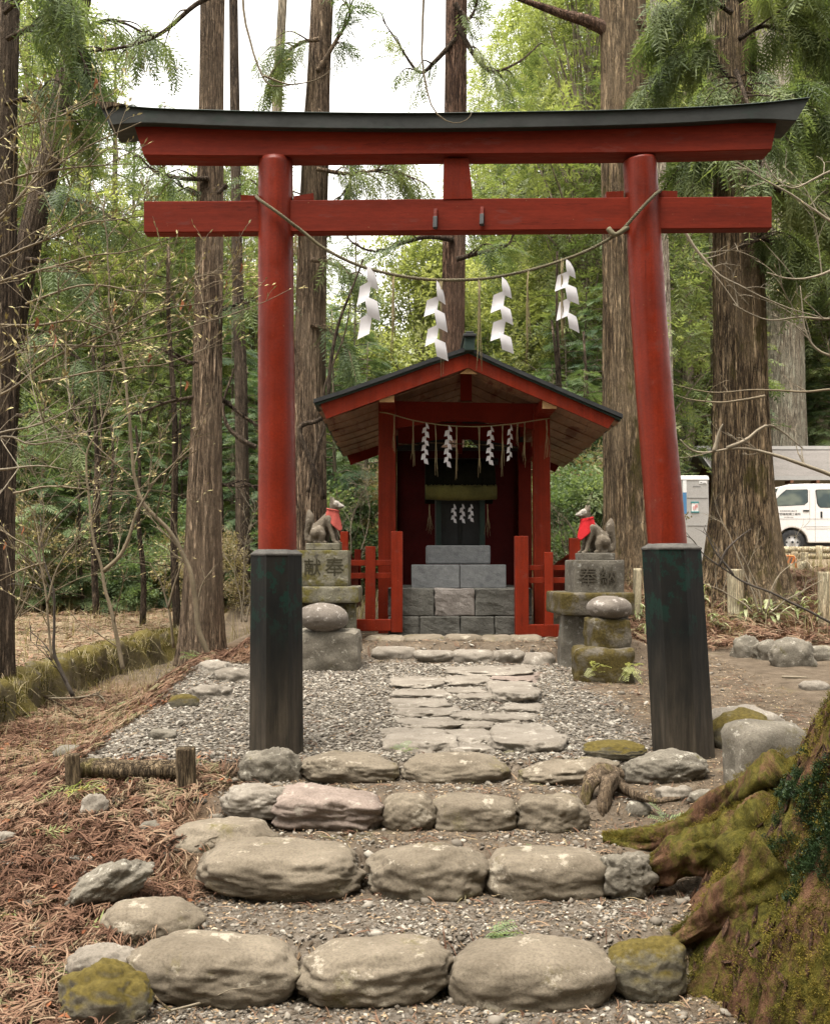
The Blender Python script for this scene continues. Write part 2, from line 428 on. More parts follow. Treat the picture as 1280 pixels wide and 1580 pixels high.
LITTER = m_tint('fallen_cedar_frond', [(0, (.050, .023, .013)), (.3, (.105, .056, .035)), (.5, (.17, .10, .063)), (.68, (.21, .152, .10)), (.85, (.13, .115, .058)), (1, (.085, .095, .038))], .85, .15)
CRUMB = m_tint('litter_crumb', [(0, (.04, .028, .018)), (.5, (.14, .095, .058)), (.85, (.25, .18, .11)), (1, (.36, .30, .22))], .9, .1)
SILVER = m_paint('steel_rim', (.45, .44, .43), .8, .35); RUBBER = m_paint('tyre_rubber', (.02, .02, .021), .7, .8)
VANW = m_paint('white_van_paint', (.72, .69, .66), .97, .3, spec=.5)
def m_glass():
    t = NT('van_window_glass'); col = t.ramp(t.noise(1.6, (1, 1, 1.6), 2), [(.42, (.012, .03, .03)), (.62, (.10, .12, .09))])
    t.done(col, .06, .8); return t.mat
GLASS = m_glass()
GREYPL = m_paint('grey_plastic', (.36, .345, .325), .93, .6); WHITEP = m_paint('white_panel', (.72, .71, .69), .95, .6)
BLUEP = m_paint('blue_panel', (.07, .20, .38), .9, .5); TEAL = m_paint('teal_print', (.03, .22, .23), .9, .6); PINK = m_paint('red_print', (.55, .12, .11), .9, .6)
INK = m_paint('ink', (.05, .05, .055), .9, .7); INKG = m_paint('faded_grey_ink', (.16, .155, .15), .9, .7)
ORANGE = m_paint('orange_barrier_paint', (.62, .17, .035), .9, .5)
ROOFT = m_paint('grey_shingle', (.33, .305, .285), .8, .8, (.3, 1, 1)); CREAMW = m_paint('cream_plaster', (.36, .325, .25), .92, .9); BROWNW = m_paint('brown_timber', (.20, .085, .04), .6, .7)
def m_ground():
    t = NT('forest_ground'); t.coords(world=True)
    dirt = t.ramp(t.noise(5, (1, 1, 1), 7, .7), [(.3, (.055, .041, .028)), (.55, (.105, .081, .057)), (.75, (.165, .132, .098))])
    a = t.new('ShaderNodeAttribute'); a.attribute_name = 'gravel'
    gr = t.ramp(t.voro(38, out='Color'), [(.1, (.05, .044, .036)), (.5, (.12, .108, .092)), (.9, (.22, .205, .185))])
    col = t.mix(t.math('MULTIPLY', a.outputs['Fac'], .8), dirt, gr)
    b = t.new('ShaderNodeAttribute'); b.attribute_name = 'litter'
    li = t.ramp(t.noise(26, (1, 1, 1), 6, .75, 1.2), [(.3, (.05, .024, .013)), (.5, (.13, .066, .032)), (.72, (.23, .145, .08))])
    col = t.mix(b.outputs['Fac'], col, li)
    c = t.new('ShaderNodeAttribute'); c.attribute_name = 'floor'
    fl = t.ramp(t.noise(6, (1, 1, 1), 7, .75), [(.3, (.10, .074, .044)), (.5, (.20, .155, .10)), (.72, (.29, .235, .16))])
    col = t.mix(c.outputs['Fac'], col, fl)
    m = t.ramp(t.noise(1.1, (1, 1, 1), 6, .75), [(.60, 0), (.70, .5)])
    col = t.mix(m, col, (.095, .085, .03))
    t.bump(t.noise(40, (1, 1, 1), 6, .75), .8, .02); t.bump(t.voro(45), .4, .012)
    return t.done(col, .95, .1)
GROUND = m_ground()
# ---------------------------------------------------------------- camera, sky, light
cam = bpy.data.cameras.new('camera'); co = bpy.data.objects.new('camera', cam); COL.objects.link(co)
cam.sensor_fit = 'HORIZONTAL'; cam.sensor_width = 36; cam.lens = F/1280*36; cam.clip_end = 600; cam.clip_start = .05
co.location = (0, 0, CAMH); co.rotation_euler = (math.pi/2+PITCH, 0, 0); sc.camera = co
w = bpy.data.worlds.new('World'); sc.world = w; w.use_nodes = True
nt = w.node_tree; bg = nt.nodes['Background']
sky = nt.nodes.new('ShaderNodeTexSky'); sky.sky_type = 'NISHITA'; sky.sun_disc = False
SUN_EL, SUN_ROT = R(74), R(215)
sky.sun_elevation = SUN_EL; sky.sun_rotation = SUN_ROT; sky.dust_density = 4; sky.air_density = 1.0
hs = nt.nodes.new('ShaderNodeHueSaturation'); hs.inputs['Saturation'].default_value = .05
nt.links.new(sky.outputs[0], hs.inputs['Color']); wm = nt.nodes.new('ShaderNodeMix'); wm.data_type = 'RGBA'; wm.blend_type = 'MULTIPLY'; wm.inputs[0].default_value = 1; wm.inputs[7].default_value = (1, .965, .91, 1)
nt.links.new(hs.outputs[0], wm.inputs[6]); nt.links.new(wm.outputs[2], bg.inputs[0]); bg.inputs[1].default_value = .15
sun = bpy.data.lights.new('sun', 'SUN'); sun.energy = 1.3; sun.angle = R(30); sun.color = (1, .93, .83)
so = bpy.data.objects.new('sun', sun); COL.objects.link(so)
# direction towards the sun: behind the camera, high, a little to the left
sd = Vector((math.sin(SUN_ROT)*math.cos(SUN_EL), math.cos(SUN_ROT)*math.cos(SUN_EL), math.sin(SUN_EL)))
so.rotation_euler = sd.to_track_quat('Z', 'Y').to_euler(); so.location = (-6, -6, 20)
sc.view_settings.view_transform = 'Standard'; sc.view_settings.look = 'None'
sc.view_settings.exposure = 2.1; sc.view_settings.gamma = 1.0
sc.cycles.max_bounces = 8; sc.cycles.diffuse_bounces = 3; sc.cycles.transmission_bounces = 3; sc.cycles.transparent_max_bounces = 8
sc.cycles.use_denoising = True; sc.render.film_transparent = False
sc.cycles.sample_clamp_indirect = 6

# ---------------------------------------------------------------- ground sheet
def graded(lo, a, b, hi, step, grow=1.13):
    mid = list(np.arange(a, b, step)); s = step; up = [mid[-1]]
    while up[-1] < hi: s = min(s*grow, 4); up.append(up[-1]+s)
    s = step; dn = [a]
    while dn[-1] > lo: s = min(s*grow, 4); dn.append(dn[-1]-s)
    return np.array(dn[:0:-1]+mid+up[1:])
gx = graded(-110, -5.5, 4.6, 110, .05); gy = graded(-12, 3.2, 13.2, 190, .05)
X, Y = np.meshgrid(gx, gy); Zg = ground(X, Y)
V = np.stack([X.ravel(), Y.ravel(), Zg.ravel()], 1)
nx, ny = len(gx), len(gy)
i = np.arange(nx-1)[None, :]+nx*np.arange(ny-1)[:, None]
Fq = np.stack([i, i+1, i+1+nx, i+nx], -1).reshape(-1, 4)
def gravel_f(x, y):
    n = .25*snoise(x*2.2, y*2.2)
    g = ss(-2.75, -2.3, x+n+.0*y)*(1-ss(1.5, 2.0, x+n))*ss(6.95, 7.3, y+n*.5)*(1-ss(11.2, 11.8, y))
    st = .45*ss(-1.5, -1.2, x+n)*(1-ss(1.0, 1.5, x+n))*(1-ss(5.4, 5.7, y))
    st2 = .12*ss(-1.4, -1.1, x+n)*(1-ss(1.0, 1.4, x+n))*ss(5.5, 5.7, y)*(1-ss(6.9, 7.2, y))
    return np.clip(np.maximum(np.maximum(g, st), st2), 0, 1)
def litter_f(x, y):
    n = .3*snoise(x*1.9+3, y*1.9)
    l = (1-ss(-1.55, -1.15, x+n*.6))*(1-gravel_f(x, y))*(1-ss(11.5, 15, y))
    bank = ss(2.2, 3, x)*ss(12.8, 14.2, y)*(1-ss(18, 21, y))
    return np.clip(np.maximum(l, bank*.9), 0, 1)
xw = wall_x(Y)
ground_ob = obj('ground', V, Fq, GROUND, org=(0, 0, 0)); tag(ground_ob, kind='structure')
for nm, arr in (('gravel', gravel_f(X, Y)), ('litter', litter_f(X, Y)*(X > xw)), ('floor', np.maximum((X < xw)*1.0, ss(17.5, 20, Y)*ss(3, 5, X)*.6))):
    a = ground_ob.data.attributes.new(nm, 'FLOAT', 'POINT'); a.data.foreach_set('value', arr.ravel().astype(np.float32))

# ---------------------------------------------------------------- boulders
def rock_mesh(name, c, size, mat, seed, sub=4, rough=.10, sq=2.6, rot=0, tilt=(0, 0), flat=0, parent=None, org=None, fine=.8):
    bm = bmesh.new(); bmesh.ops.create_icosphere(bm, subdivisions=sub, radius=1)
    off = Vector((seed*3.71, seed*1.93, seed*7.3)); M = Matrix.Rotation(rot, 3, 'Z') @ Euler((tilt[0], tilt[1], 0)).to_matrix()
    out = []
    for v in bm.verts:
        d = v.co.normalized()
        k = (abs(d.x)**sq+abs(d.y)**sq+abs(d.z)**sq)**(-1/sq)
        p = d*k
        n1 = noise.noise(d*1.1+off); n2 = noise.noise(d*2.6+off*2); n3 = noise.noise(d*6+off); n4 = noise.noise(d*15+off)
        n5 = noise.noise(d*2.1+off*3); gr = max(0, .045-abs(n5))/.045*.22; n6 = noise.noise(d*32+off)
        p = p*(1+rough*(1.5*n1+.95*n2+fine*.75*n3+fine*.36*n4+fine*.14*n6-gr))
        if flat: p.z = min(p.z, 1-flat+.05*n2+.03*n3)
        out.append(M @ Vector((p.x*size[0]/2, p.y*size[1]/2, p.z*size[2]/2))+Vector(c))
    Fc = [tuple(v.index for v in f.verts) for f in bm.faces]; bm.free()
    return obj(name, out, Fc, mat, parent, org or (c if parent is None else None))
def rock_px(x0, x1, yt, yb, D, mat, seed, depth=None, label=None, group=None, name='boulder', cat='boulder', **kw):
    """rock whose visible silhouette spans the given photo rectangle at distance D"""
    wd = (x1-x0)/sp(D); dp = depth or wd*.62
    zb = at(0, yb, D).z; yc = D+dp*.42; zt = at(0, yt, yc+dp*.08).z; ht = max(zt-zb, .03); wd *= (yc-dp*.2)/D
    bury = kw.pop('bury', .35); hh = ht*(1+bury); cx_ = ((x0+x1)/2-CX)/F*(yc-dp*.1)
    c = Vector((cx_, yc, zt-hh/2))
    o = rock_mesh(name, c, (wd*1.02, dp, hh), mat, seed, **kw)
    return tag(o, label, cat, group)
def T(*a): return a
G1 = 'round boulders edging the approach steps'
steps = [
 # x0 x1 yt yb D mat kw label
 (213, 462, 1441, 1548, 4.62, BOULDER, dict(rot=.0, tilt=(0, .05), rough=.09), 'long grey boulder with pale lichen, left end of the lowest step'),
 (470, 690, 1450, 1545, 4.62, BOULDER, dict(tilt=(0, -.04), flat=.06), 'flat-topped grey boulder in the middle of the lowest step'),
 (694, 934, 1452, 1564, 4.6, BOULDER, dict(sq=3.2, rough=.07), 'squarish grey boulder with moss stain on its right end, lowest step'),
 (936, 1052, 1446, 1533, 4.66, BOULDER_M, dict(), 'round boulder capped with yellow moss beside the huge mossy trunk'),
 (102, 238, 1487, 1588, 4.42, BOULDER_M, dict(sq=2.2, rough=.16), 'dark moss-streaked boulder at the bottom left of the steps'),
 (108, 222, 1459, 1530, 4.72, FLAG, dict(), 'pale wedge boulder behind the dark mossy boulder'),
 (160, 318, 1384, 1462, 5.0, BOULDER, dict(sq=2.2, rough=.07, flat=.15), 'low smooth boulder half sunk in litter above the lowest step'),
 (310, 562, 1297, 1383, 5.5, BOULDER, dict(rot=.0, tilt=(0, .03), rough=.09), 'longest grey boulder of the second step'),
 (568, 748, 1302, 1388, 5.5, BOULDER, dict(rough=.10), 'plump domed grey boulder in the middle of the second step'),
 (748, 938, 1308, 1390, 5.5, BOULDER, dict(sq=3.0, rough=.07), 'flat-topped grey boulder at the right of the second step'),
 (928, 1002, 1314, 1372, 5.5, GREYROCK, dict(sq=3.5, rough=.2), 'small angular rock ending the second step by the roots'),
 (256, 432, 1262, 1347, 5.85, BOULDER, dict(sq=2.2, rough=.09, flat=.08), 'broad grey boulder with mossy left side, left of the second step'),
 (112, 234, 1334, 1390, 5.3, GREYROCK, dict(sq=2.2, rough=.18, tilt=(.1, -.45)), 'leaning pointed rock among the fallen cedar fronds'),
 (348, 452, 1210, 1257, 6.25, FLAG, dict(rough=.14), 'pale lichen-spotted rock left of the third step'),
 (428, 590, 1220, 1273, 6.2, REDROCK, dict(sq=4, rough=.13, tilt=(0, .07)), 'angular reddish slab in the third step'),
 (589, 672, 1223, 1277, 6.2, BOULDER, dict(rough=.10), 'small round boulder between the reddish slab and a long block'),
 (668, 796, 1226, 1283, 6.2, BOULDER, dict(sq=3.4, rough=.08), 'blocky brownish boulder in the middle of the third step'),
 (797, 897, 1228, 1282, 6.2, BOULDER, dict(sq=3.6, rough=.12), 'short block boulder at the right end of the third step'),
 (372, 462, 1157, 1222, 6.95, GREYROCK, dict(sq=2.4, rough=.16), 'lichen-covered boulder at the foot of the left gate pillar'),
 (468, 614, 1162, 1208, 6.9, BOULDER, dict(rough=.10, tilt=(0, .05)), 'hollowed grey boulder at the left of the top step'),
 (616, 784, 1161, 1212, 6.9, BOULDER, dict(rough=.07, sq=2.3), 'smooth spindle-shaped boulder in the middle of the top step'),
 (794, 952, 1171, 1212, 6.9, BOULDER, dict(rough=.13, tilt=(0, -.06)), 'bluish grey uneven boulder at the right of the top step'),
 (966, 1088, 1160, 1210, 6.8, GREYROCK, dict(rough=.12, sq=2.4), 'domed grey boulder in front of the right gate pillar'),
 (902, 990, 1142, 1170, 7.15, BOULDER_M, dict(rough=.1), 'low mossy stone just behind the top step'),
]
for k, (x0, x1, yt, yb, D, m, kw, lab) in enumerate(steps):
    rock_px(x0, x1, yt, yb, D, m, k+1, label=lab, group=G1, sub=5, **kw)
G2 = 'loose rocks beside the approach'
loose = [
 (1092, 1200, 1088, 1150, 8.2, FLAG, 'low pale rock behind the right gate pillar', dict(rough=.12)),
 (1086, 1200, 1098, 1160, 7.9, BOULDER_M, 'brown mossy mound stone right of the gate pillar', dict(rough=.12, sq=2.2)),
 (1122, 1240, 1114, 1225, 6.9, GREYROCK, 'upright square rock with white lichen top near the mossy trunk', dict(sq=6, rough=.07, rot=.2)),
 (962, 1003, 1237, 1263, 6.2, GREYROCK, 'small grey cobble left of the mossy roots', dict()),
 (1012, 1060, 1213, 1240, 6.5, FLAG, 'flat chipped stone below the domed boulder', dict(sq=3, rough=.2)),
 (1055, 1104, 1218, 1244, 6.4, GREYROCK, 'knobbly grey stone below the right gate pillar', dict(rough=.2)),
 (264, 308, 1072, 1095, 8.9, BOULDER_M, 'little moss-capped stone on the gravel edge', dict()),
 (296, 362, 1058, 1082, 9.2, FLAG, 'pale jagged stone on the left gravel edge', dict(sq=3, rough=.2)),
 (308, 360, 1020, 1042, 10.2, FLAG, 'flat whitish stone below the big straight cedar', dict(rough=.15)),
 (332, 392, 1030, 1056, 9.8, FLAG, 'pale slab leaning by the left gate pillar', dict(rough=.15)),
 (232, 274, 1126, 1144, 7.6, GREYROCK, 'lone dark stone lying on the left gravel', dict(sq=4, rough=.14)),
 (88, 142, 1150, 1172, 7.2, GREYROCK, 'flat grey stone behind the mossy stake', dict()),
 (1128, 1172, 980, 1018, 12.6, GREYROCK, 'tilted pale rock at the left of the bank stones', dict(rough=.2, tilt=(0, -.4), sq=3)),
 (1160, 1206, 988, 1022, 12.5, GREYROCK, 'white-flecked rock between two bank stones', dict(rough=.18)),
 (1186, 1254, 984, 1032, 12.3, GREYROCK, 'largest lichen-spotted rock of the bank stones', dict(rough=.13)),
 (1244, 1300, 996, 1022, 12.3, GREYROCK, 'low rock at the right end of the bank stones', dict(rough=.15)),
 (1230, 1275, 1050, 1068, 9.8, FLAG, 'pale flat stone on the dirt path by the trunk', dict()),
 (-10, 32, 1282, 1310, 5.9, FLAG, 'whitish rounded stone at the left among litter', dict()),
 (4, 42, 1328, 1350, 5.6, FLAG, 'grey pebble-like stone in the left litter', dict()),
 (60, 106, 1321, 1342, 5.6, GREYROCK, 'flat purple-grey stone in the left litter', dict()),
 (220, 254, 1266, 1294, 6.0, GREYROCK, 'rounded grey stone left of the broad boulder', dict()),
 (130, 174, 1228, 1268, 6.3, FLAG, 'pale upright stone below the log edging', dict(rough=.18)),
 (326, 352, 1255, 1268, 6.2, GREYROCK, 'small stone tucked above the broad boulder', dict()),
]
for k, (x0, x1, yt, yb, D, m, lab, kw) in enumerate(loose):
    g = gp((x0+x1)/2, yb-3, 3.2); D2 = g.y if abs(g.y-D) < 1.5 else D
    rock_px(x0, x1, yt, yb, D2, m, 60+k, label=lab, group=G2, name='rock', cat='rock', sub=4, **kw)

# ---------------------------------------------------------------- flagstones and the kerb in front of the shrine
flags = [(606, 692, 1026, 1062), (684, 822, 1020, 1043), (688, 756, 1040, 1060), (758, 828, 1030, 1054), (752, 826, 1046, 1086), (690, 748, 1058, 1072),
 (612, 692, 1060, 1078), (608, 692, 1076, 1095), (706, 760, 1068, 1082), (610, 700, 1084, 1108), (694, 744, 1096, 1113), (772, 832, 1080, 1100), (742, 822, 1096, 1117),
 (614, 706, 1107, 1126), (594, 684, 1121, 1141), (708, 760, 1114, 1128), (748, 842, 1110, 1133), (692, 758, 1124, 1146), (592, 698, 1133, 1161), (758, 862, 1126, 1160), (694, 754, 1150, 1163)]
fl_desc = ['broad worn', 'long pale', 'cracked', 'pinkish', 'thick rounded', 'thin', 'low', 'ridged', 'tiny', 'oval', 'brownish', 'chalky', 'wedge-shaped', 'split', 'pale tapering', 'squat', 'narrow', 'egg-shaped', 'large front-left', 'large front-right', 'sunken']
fl_row = ['nearest the kerb stones']*6+['in the far half of the path']*4+['halfway along the path']*4+['in the near half of the path']*4+['just behind the top step']*3
for k, (x0, x1, yt, yb) in enumerate(flags):
    cx = (x0+x1)/2
    n = gp(cx, yb, 6.5, 14); f = gp(cx, yt+5, 6.5, 14)
    dep = min(max(f.y-n.y, .25), .95); s = sp(n.y); wd = (x1-x0)/s*1.10
    th = .16 if k not in (4, 18, 19) else .26
    top = .045 if k not in (4, 18, 19) else .085
    c = Vector(((cx-CX)/s*((n.y+dep/2)/n.y), n.y+dep*.52, gz(n.x, n.y+dep*.5)+top-th/2))
    o = rock_mesh('flagstone', c, (wd, dep*1.16, th), REDROCK if k == 3 else FLAG, 140+k, sub=5, rough=.15, sq=4.5, flat=.22, rot=random.uniform(-.15, .15), fine=.8)
    tag(o, '%s flagstone set in gravel %s' % (fl_desc[k], fl_row[k]), 'flagstone', 'flagstones of the path to the shrine')
kerb = [(572, 642, 994, 1022, 11.55, 'front row, left end'), (636, 702, 1000, 1021, 11.5, 'front row, second'), (696, 762, 999, 1023, 11.5, 'front row, third'), (756, 808, 999, 1024, 11.5, 'front row, fourth'), (800, 852, 1003, 1035, 11.45, 'front row, right end'),
 (562, 628, 979, 1012, 11.95, 'back row, long left stone'), (622, 690, 978, 998, 12.0, 'back row, second'), (686, 742, 978, 998, 12.0, 'back row, middle'), (738, 792, 979, 1000, 12.0, 'back row, fourth'), (786, 834, 979, 1001, 12.0, 'back row, right end'), (832, 874, 984, 1012, 11.95, 'back row, beside the right fox pedestal'), (870, 886, 1000, 1020, 11.7, 'small reddish stone by the pedestal leg')]
for k, (x0, x1, yt, yb, D, lab) in enumerate(kerb):
    o = rock_px(x0-2, x1+2, yt, yb, D, FLAG if k < 5 else (REDROCK if k in (11,) else BOULDER), 180+k, depth=.6 if k < 5 else .5, name='kerb_stone', cat='kerb stone', label='kerb stone before the shrine fence, '+lab, group='kerb stones before the shrine', sub=4, sq=3.2, rough=.09, flat=.08, bury=.5)

# ---------------------------------------------------------------- scattered gravel, needles and crumbs (uncountable)
ICO = bmesh.new(); bmesh.ops.create_icosphere(ICO, subdivisions=1, radius=1)
icv = np.array([v.co[:] for v in ICO.verts]); icf = np.array([[v.index for v in f.verts] for f in ICO.faces]); ICO.free()
def scatter_points(n, x0, x1, y0, y1, fn, bias=1.4):
    """points thinned with distance, accepted by a density function"""
    out = np.zeros((0, 2))
    while len(out) < n:
        y = y0+(y1-y0)*rng.random(n*2)**bias; x = x0+(x1-x0)*rng.random(n*2)
        lim = y*.47+.25; ok = (np.abs(x) < lim) & (rng.random(n*2) < fn(x, y))
        out = np.concatenate([out, np.stack([x[ok], y[ok]], 1)])
    return out[:n]
def pebbles(name, P, smin, smax, flat, tint_pow, label):
    n = len(P); s = smin*(smax/smin)**(rng.random(n)**1.8)
    ang = rng.random(n)*6.283; el = .6+.5*rng.random(n); fl = flat*(.6+.8*rng.random(n))
    jit = 1+.28*rng.standard_normal((n, len(icv), 1)).clip(-1.6, 1.6)
    v = icv[None]*jit*np.stack([np.ones(n), el, fl], 1)[:, None, :]*s[:, None, None]
    c, si = np.cos(ang)[:, None], np.sin(ang)[:, None]
    x = v[..., 0]*c-v[..., 1]*si; y = v[..., 0]*si+v[..., 1]*c
    tl = rng.uniform(-.5, .5, (n, 1)); z = v[..., 2]+x*tl
    V = np.stack([x+P[:, :1], y+P[:, 1:], z+ground(P[:, 0], P[:, 1])[:, None]+(s*fl*.35)[:, None]], -1).reshape(-1, 3)
    Fc = (icf[None]+len(icv)*np.arange(n)[:, None, None]).reshape(-1, 3)
    t = np.repeat(rng.random(n)**tint_pow, len(icv))
    o = obj(name, V, Fc, PEBBLE, org=(0, 0, 0), smooth=False, attr=t)
    return tag(o, label, 'gravel', kind='stuff')
pebbles('gravel', scatter_points(36000, -3.2, 2.4, 6.9, 11.9, lambda x, y: gravel_f(x, y)**1.5, 1.1), .008, .032, .36, .9, 'pale grey gravel spread around the torii and flagstones')
pebbles('gravel', scatter_points(9000, -1.8, 1.7, 4.2, 7.2, lambda x, y: np.clip(gravel_f(x, y)*1.6+.1, 0, 1)*(.25+.75*ss(-.2, .5, snoise(x*3, y*3))), 1.0), .005, .018, .55, .95, 'small gravel on the earth treads of the steps')
pebbles('gravel', scatter_points(1300, -3.2, 3.4, 4.2, 13, lambda x, y: np.ones_like(x)*.9, 1.3), .014, .042, .55, .5, 'scattered white pebbles around the steps')
pebbles('gravel', scatter_points(170, -3.6, -.9, 4.2, 9, lambda x, y: np.clip(litter_f(x, y), 0, 1), 1.2), .02, .065, .5, .8, 'grey and whitish cobbles half buried in the left litter')
def ribbons(name, P, lmin, lmax, wid, curl, mat, tints, label, cat, fan=1, lift=.012, seg=4):
    """thin curved strips lying on the ground; each point makes a fan of strips"""
    n = len(P); th0 = rng.random(n)*6.283
    th = (th0[:, None]+(rng.random((n, fan))-.5)*(.9 if fan > 1 else 0)).ravel()
    px = np.repeat(P[:, 0], fan)+rng.normal(0, .008, n*fan); py = np.repeat(P[:, 1], fan)+rng.normal(0, .008, n*fan)
    t = np.repeat(tints, fan)+rng.normal(0, .05, n*fan)
    N = n*fan; L = lmin+(lmax-lmin)*rng.random(N); cu = curl*rng.standard_normal(N)
    hz = np.repeat(rng.random(n)*lift*2, fan)+rng.random(N)*lift; arch = rng.random(N)*L*.16
    rows = []
    xs, ys = px, py
    for k in range(seg+1):
        u = k/seg; a = th+cu*u
        if k: xs = xs+np.cos(a)*L/seg; ys = ys+np.sin(a)*L/seg
        z = ground(xs, ys)+hz+arch*math.sin(u*math.pi)+.002
        wv = wid*(1-.75*abs(u-.35))*(.7+.6*rng.random(N))
        nx_, ny_ = -np.sin(a)*wv, np.cos(a)*wv
        rows.append(np.stack([np.stack([xs+nx_, ys+ny_, z], -1), np.stack([xs-nx_, ys-ny_, z+wv*.8], -1)], 1))
    V = np.stack(rows, 1).reshape(N, (seg+1)*2, 3)
    f = np.array([[2*k, 2*k+1, 2*k+3, 2*k+2] for k in range(seg)])
    Fc = (f[None]+(seg+1)*2*np.arange(N)[:, None, None]).reshape(-1, 4)
    o = obj(name, V.reshape(-1, 3), Fc, mat, org=(0, 0, 0), attr=np.repeat(np.clip(t, 0, 1), (seg+1)*2))
    return tag(o, label, cat, kind='stuff')
left_lit = lambda x, y: litter_f(x, y)*(x > wall_x(y)+.05)*(x < 0)
P = scatter_points(8500, -5, -.9, 4.1, 12.5, left_lit, 1.25)
tn = np.clip(.43+.34*snoise(P[:, 0]*1.4+5, P[:, 1]*1.4)+rng.normal(0, .2, len(P)), 0, 1)
ribbons('fallen_cedar_fronds', P, .05, .17, .0032, 1.1, LITTER, tn, 'russet fallen cedar fronds covering the left slope', 'cedar litter', fan=7, lift=.022, seg=5)
P = scatter_points(5000, -4.5, 3.4, 4.1, 13, lambda x, y: np.clip(left_lit(x, y)+.3*(1-gravel_f(x, y))+.04, 0, 1)*(x > wall_x(y)), 1.3)
ribbons('fallen_twigs', P, .04, .15, .0026, .5, LITTER, rng.random(len(P))**1.2*.85, 'loose brown needles and bark shreds on the earth', 'cedar litter', fan=2, lift=.006)
P = scatter_points(34000, -4.5, 3.6, 4.1, 13.5, lambda x, y: np.clip(1.05-gravel_f(x, y)*.6, 0, 1)*(x > wall_x(y)), 1.4)
ribbons('litter_crumbs', P, .008, .032, .0045, .9, CRUMB, rng.random(len(P)), 'crumbled leaf litter on the bare earth', 'leaf litter', fan=1, lift=.004, seg=2)
P = scatter_points(420, -4.5, -1, 4.1, 10.5, left_lit, 1.2)
ribbons('fallen_leaves', P, .03, .065, .013, 1.3, DEADLEAF, rng.random(len(P)), 'curled russet dead leaves in the left litter', 'leaf litter', fan=1, lift=.02, seg=3)
P = scatter_points(4200, 2.1, 9.5, 12.8, 18.5, lambda x, y: ss(2.1, 2.8, x), 1.0)
ribbons('bank_litter', P, .08, .30, .0055, .9, LITTER, np.clip(rng.normal(.38, .24, len(P)), 0, 1), 'brown dead fronds over the bank at the right', 'cedar litter', fan=5, lift=.05)
P = scatter_points(4500, -12, -4.2, 9.5, 26, lambda x, y: (x < wall_x(y)-.1)*1.0, 1.0)
ribbons('forest_floor_litter', P, .08, .35, .007, .8, LITTER, np.clip(rng.normal(.60, .15, len(P)), 0, .86), 'tan dead fronds on the forest floor left of the wall', 'cedar litter', fan=2, lift=.03)
# ---------------------------------------------------------------- torii gate
YT = 7.43
def tz(py): return at(CX, py, YT).z
base_l = at(427, 1162, YT); base_l.z = gz(base_l.x, YT)-.05
tor = thing('torii_gate', (0.43, YT, 0), 'vermilion wooden torii gate with a black curved top beam and black pillar sleeves', 'torii gate')
def pillar(top, mid, bot, r0, r1):
    pts = spline([at(top[0], top[1], YT), at(mid[0], mid[1], YT), at(bot[0], bot[1], YT)], 40)
    zt_ = at(top[0], 239.5, YT-.10).z
    pts[0].z = min(pts[0].z, zt_)
    m = MB(); m.tube(pts, lerp_list([r0, r1], 40), 40, fn=lambda u, a, p: 1+.006*noise.noise(Vector((math.cos(a)*2, math.sin(a)*2, p.z*1.5))))
    return m.build('pillar', RED, tor, smooth=True)
sL = sp(YT)
pillar((425, 246), (426, 560), (428, 860), .128, .142)
pillar((986, 243), (1004, 540), (1030, 850), .124, .142)
def sleeve(px_t, py_t, w_t, px_b, py_b, w_b, rot):
    t = at(px_t, py_t, YT); b = at(px_b, py_b, YT); b.z = min(b.z, gz(b.x, YT)-.04)
    rings = []
    for u in np.linspace(0, 1, 14):
        c = b.lerp(t, u); rr = (w_b+(w_t-w_b)*u)/sL/2/math.cos(math.pi/8)*.985
        rings.append([c+Vector((math.cos(rot+k*math.pi/4)*rr, math.sin(rot+k*math.pi/4)*rr, 0)) for k in range(8)])
    m = MB(); m.loft(rings)
    o = m.build('pillar_sleeve', SLEEVE, tor, org=(b.x, b.y, 0))
    m = MB(); r1 = w_t/sL/2/math.cos(math.pi/8)
    ring = lambda r, z: [Vector((t.x+math.cos(rot+k*math.pi/4)*r, t.y+math.sin(rot+k*math.pi/4)*r, t.z+z)) for k in range(8)]
    m.loft([ring(r1*1.012, -.01), ring(r1*1.012, .002), ring(r1*.76, .034), ring(.1, .036)])
    m.build('sleeve_collar', GREYCAP, o)
    return o
sleeve(426, 855, 78, 426, 1172, 82, R(22.5+10))
sleeve(1035, 846, 89, 1054, 1158, 92, R(22.5-14))
def beam(name, top, bot, d0, d1, mat, n=60, bev=.006):
    xs0 = np.linspace(0, 1, n)
    tx = np.array([p[0] for p in top]); ty = np.array([p[1] for p in top]); bx = np.array([p[0] for p in bot]); by = np.array([p[1] for p in bot])
    st = spline([(x, y, 0) for x, y in top], n); sb = spline([(x, y, 0) for x, y in bot], n)
    rings = []
    for a, b in zip(st, sb):
        A = at(a.x, a.y, YT-d0); B = at(b.x, b.y, YT-d0)
        e = bev
        rings.append([A+Vector((0, e, 0)), A-Vector((0, 0, e)), B+Vector((0, 0, e)), B+Vector((0, e, 0)),
                      Vector((B.x, YT+d1-e, B.z)), Vector((B.x, YT+d1, B.z+e)), Vector((A.x, YT+d1, A.z-e)), Vector((A.x, YT+d1-e, A.z))])
    m = MB(); m.loft(rings); return m.build(name, mat, tor)
m = MB(); P_ = [at(x, y, YT-.17) for x, y in ((151, 157), (176, 157.5), (196, 161.5), (172, 164), (158, 168))][::-1]; m.prism([(p.x, p.z) for p in P_], YT-.178, YT+.17); m.build('split_end', WOODM, tor)
